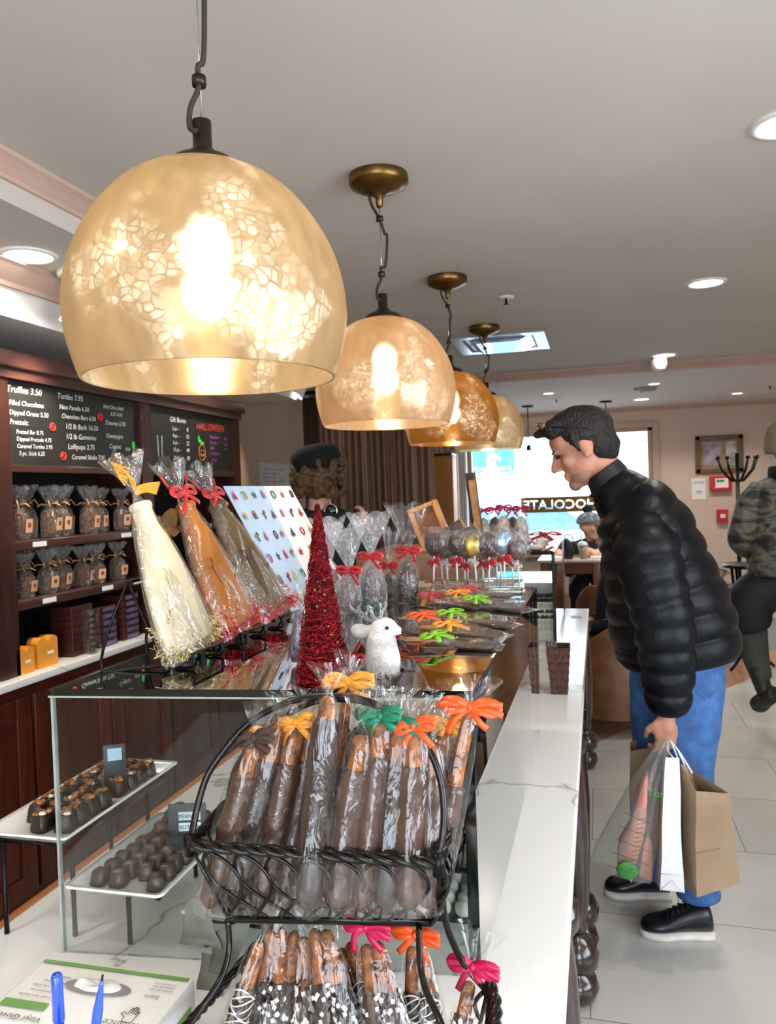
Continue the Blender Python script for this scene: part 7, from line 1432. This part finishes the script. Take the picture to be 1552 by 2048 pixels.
kn = pm('grey_patterned_knit', 'a9b3bd', .9, var=.5, scale=30, bump=.5, col2='3c4450'); m = MB(); m.rings([[Ph(-.012, 0, 0)+Rh@V((r_*math.cos(g)*1.22, r_*math.sin(g)*1.05, z)) for g in [2*PI*k/24 for k in range(24)]] for r_, z in ((.103, .05), (.112, .055), (.112, .085), (.1, .12), (.07, .155), (.02, .17))]).build('beanie', kn, t); m = MB().ell(Ph(-.02, 0, .16), .05).noise(.02, 40, 2).build('pompom', pm('dark_pompom', '22262c', .95, bump=1), t)
dk = pm('dark_grey_coat', '23252a', .85, var=.15); m = MB(); loft(m, [((cx_, 8.33, sh+.01), .09, .09), ((cx_, 8.35, sh-.05), .24, .12), ((cx_, 8.36, sh-.15), .27, .16), ((cx_, 8.37, .8), .25, .18), ((cx_, 8.37, .55), .26, .2)], n=5, seg=26).noise(.01, 9, 3).build('coat', dk, t)
for sx, hx3 in ((-1, sp_(1178, 1108, 7.75).x), (1, sp_(1203, 1108, 7.75).x)): m = MB(); loft(m, [((cx_+sx*.2, 8.35, sh-.06), .08, .08), ((cx_+sx*.28, 8.17, .88), .075, .07), ((hx3+sx*.02, 7.9, .862), .05, .045)], n=6, seg=18).build('coat_sleeve', dk, t)
m = MB()
for sx in (-1, 1): loft(m, [((cx_+sx*.1, 8.4, .5), .1, .1), ((cx_+sx*.12, 7.95, .5), .085, .085), ((cx_+sx*.12, 7.9, .4), .08, .08), ((cx_+sx*.12, 7.9, .08), .06, .06)], n=6, seg=18)
m.build('trousers', MATS['black_trousers'], t)
for sx in (-1, 1): shoe(t, (cx_+sx*.12, 7.97, .001), (cx_+sx*.12, 7.7, .001), .1, .07, None, (blk, MATS['dark_sole'], lacem), 'shoe', .02, False)
MB().ell(Ph(.0, .082, -.03), .012).build('earring', pm('pearl', 'e8dccb', .2), t)
t1 = thing('cafe_chair', 'dark wooden chair under the person in the grey beanie', 'chair', (cx_, 8.45, 0)); MB().bb(cx_-.22, cx_+.22, 8.2, 8.62, .38, .41, .004).build('seat', tw, t1); MB().bb(cx_-.22, cx_+.22, 8.6, 8.64, .55, .9, .004).build('backrest', tw, t1)
for x in (-.2, .2):
    for y in (8.22, 8.61): MB().bb(cx_+x-.02, cx_+x+.02, y-.018, y+.018, 0, .38 if y < 8.5 else .9).build('leg', tw, t1)
# person in the armchair: dark trousers and one hand seen beside the puffer jacket
t = thing('person', 'person in dark clothes sitting in the brown leather armchair, mostly hidden by the puffer jacket', 'person', (.1, 4.98, 0)); ax_, ay_ = .1, 4.98; m = MB()
head(m, (ax_+.0, ay_, 1.16), (-1, .2, 0), (0, 0, 1), 1.0); m.cap((ax_+.01, ay_, 1.08), (ax_+.03, ay_, .98), .055, .06).cap((ax_+.03, ay_, .86), (ax_+.02, ay_, .56), .13, .14)
for sy in (-1, 1): m.cap((ax_+.03, ay_+sy*.18, .9), (ax_+.0, ay_+sy*.2, .68), .048, .042).cap((ax_, ay_+sy*.2, .68), (ax_-.18, ay_+sy*.1, .62), .04, .03).cap((ax_-.02, ay_+sy*.08, .52), (ax_-.4, ay_+sy*.09, .52), .08, .06).cap((ax_-.4, ay_+sy*.09, .52), (ax_-.4, ay_+sy*.09, .09), .055, .04); hand(m, (ax_-.18, ay_+sy*.1, .62), (-1, -sy*.3, -.1), (0, 0, -1), .95, .4, sy)
m.build('body', skin2, t, mods=[m_remesh(.012, 3)]); MB().ell((ax_+.02, ay_, 1.2), (.1, .085, .09)).ell((ax_+.05, ay_, 1.14), (.06, .075, .08)).build('hair', hairm, t, mods=[m_remesh(.009, 2)])
m = MB(); loft(m, [((ax_+.03, ay_, 1.0), .08, .08), ((ax_+.03, ay_, .93), .12, .2), ((ax_+.03, ay_, .8), .15, .21), ((ax_+.02, ay_, .5), .16, .2)], n=5, seg=24).build('sweater', pm('black_sweater', '0f1116', .9), t)
for sy in (-1, 1): m = MB(); loft(m, [((ax_+.03, ay_+sy*.17, .92), .06, .06), ((ax_, ay_+sy*.21, .68), .055, .055), ((ax_-.15, ay_+sy*.12, .63), .042, .042)], n=5, seg=16).build('sleeve', MATS['black_sweater'], t)
m = MB()
for sy in (-1, 1): loft(m, [((ax_+.05, ay_+sy*.08, .53), .1, .1), ((ax_-.36, ay_+sy*.09, .53), .08, .08), ((ax_-.41, ay_+sy*.09, .45), .078, .078), ((ax_-.41, ay_+sy*.09, .09), .06, .06)], n=6, seg=18)
m.build('trousers', MATS['black_trousers'], t)
for sy in (-1, 1): shoe(t, (ax_-.36, ay_+sy*.09, .001), (ax_-.62, ay_+sy*.09, .001), .09, .07, None, (blk, solem, lacem), 'shoe', .02, False)
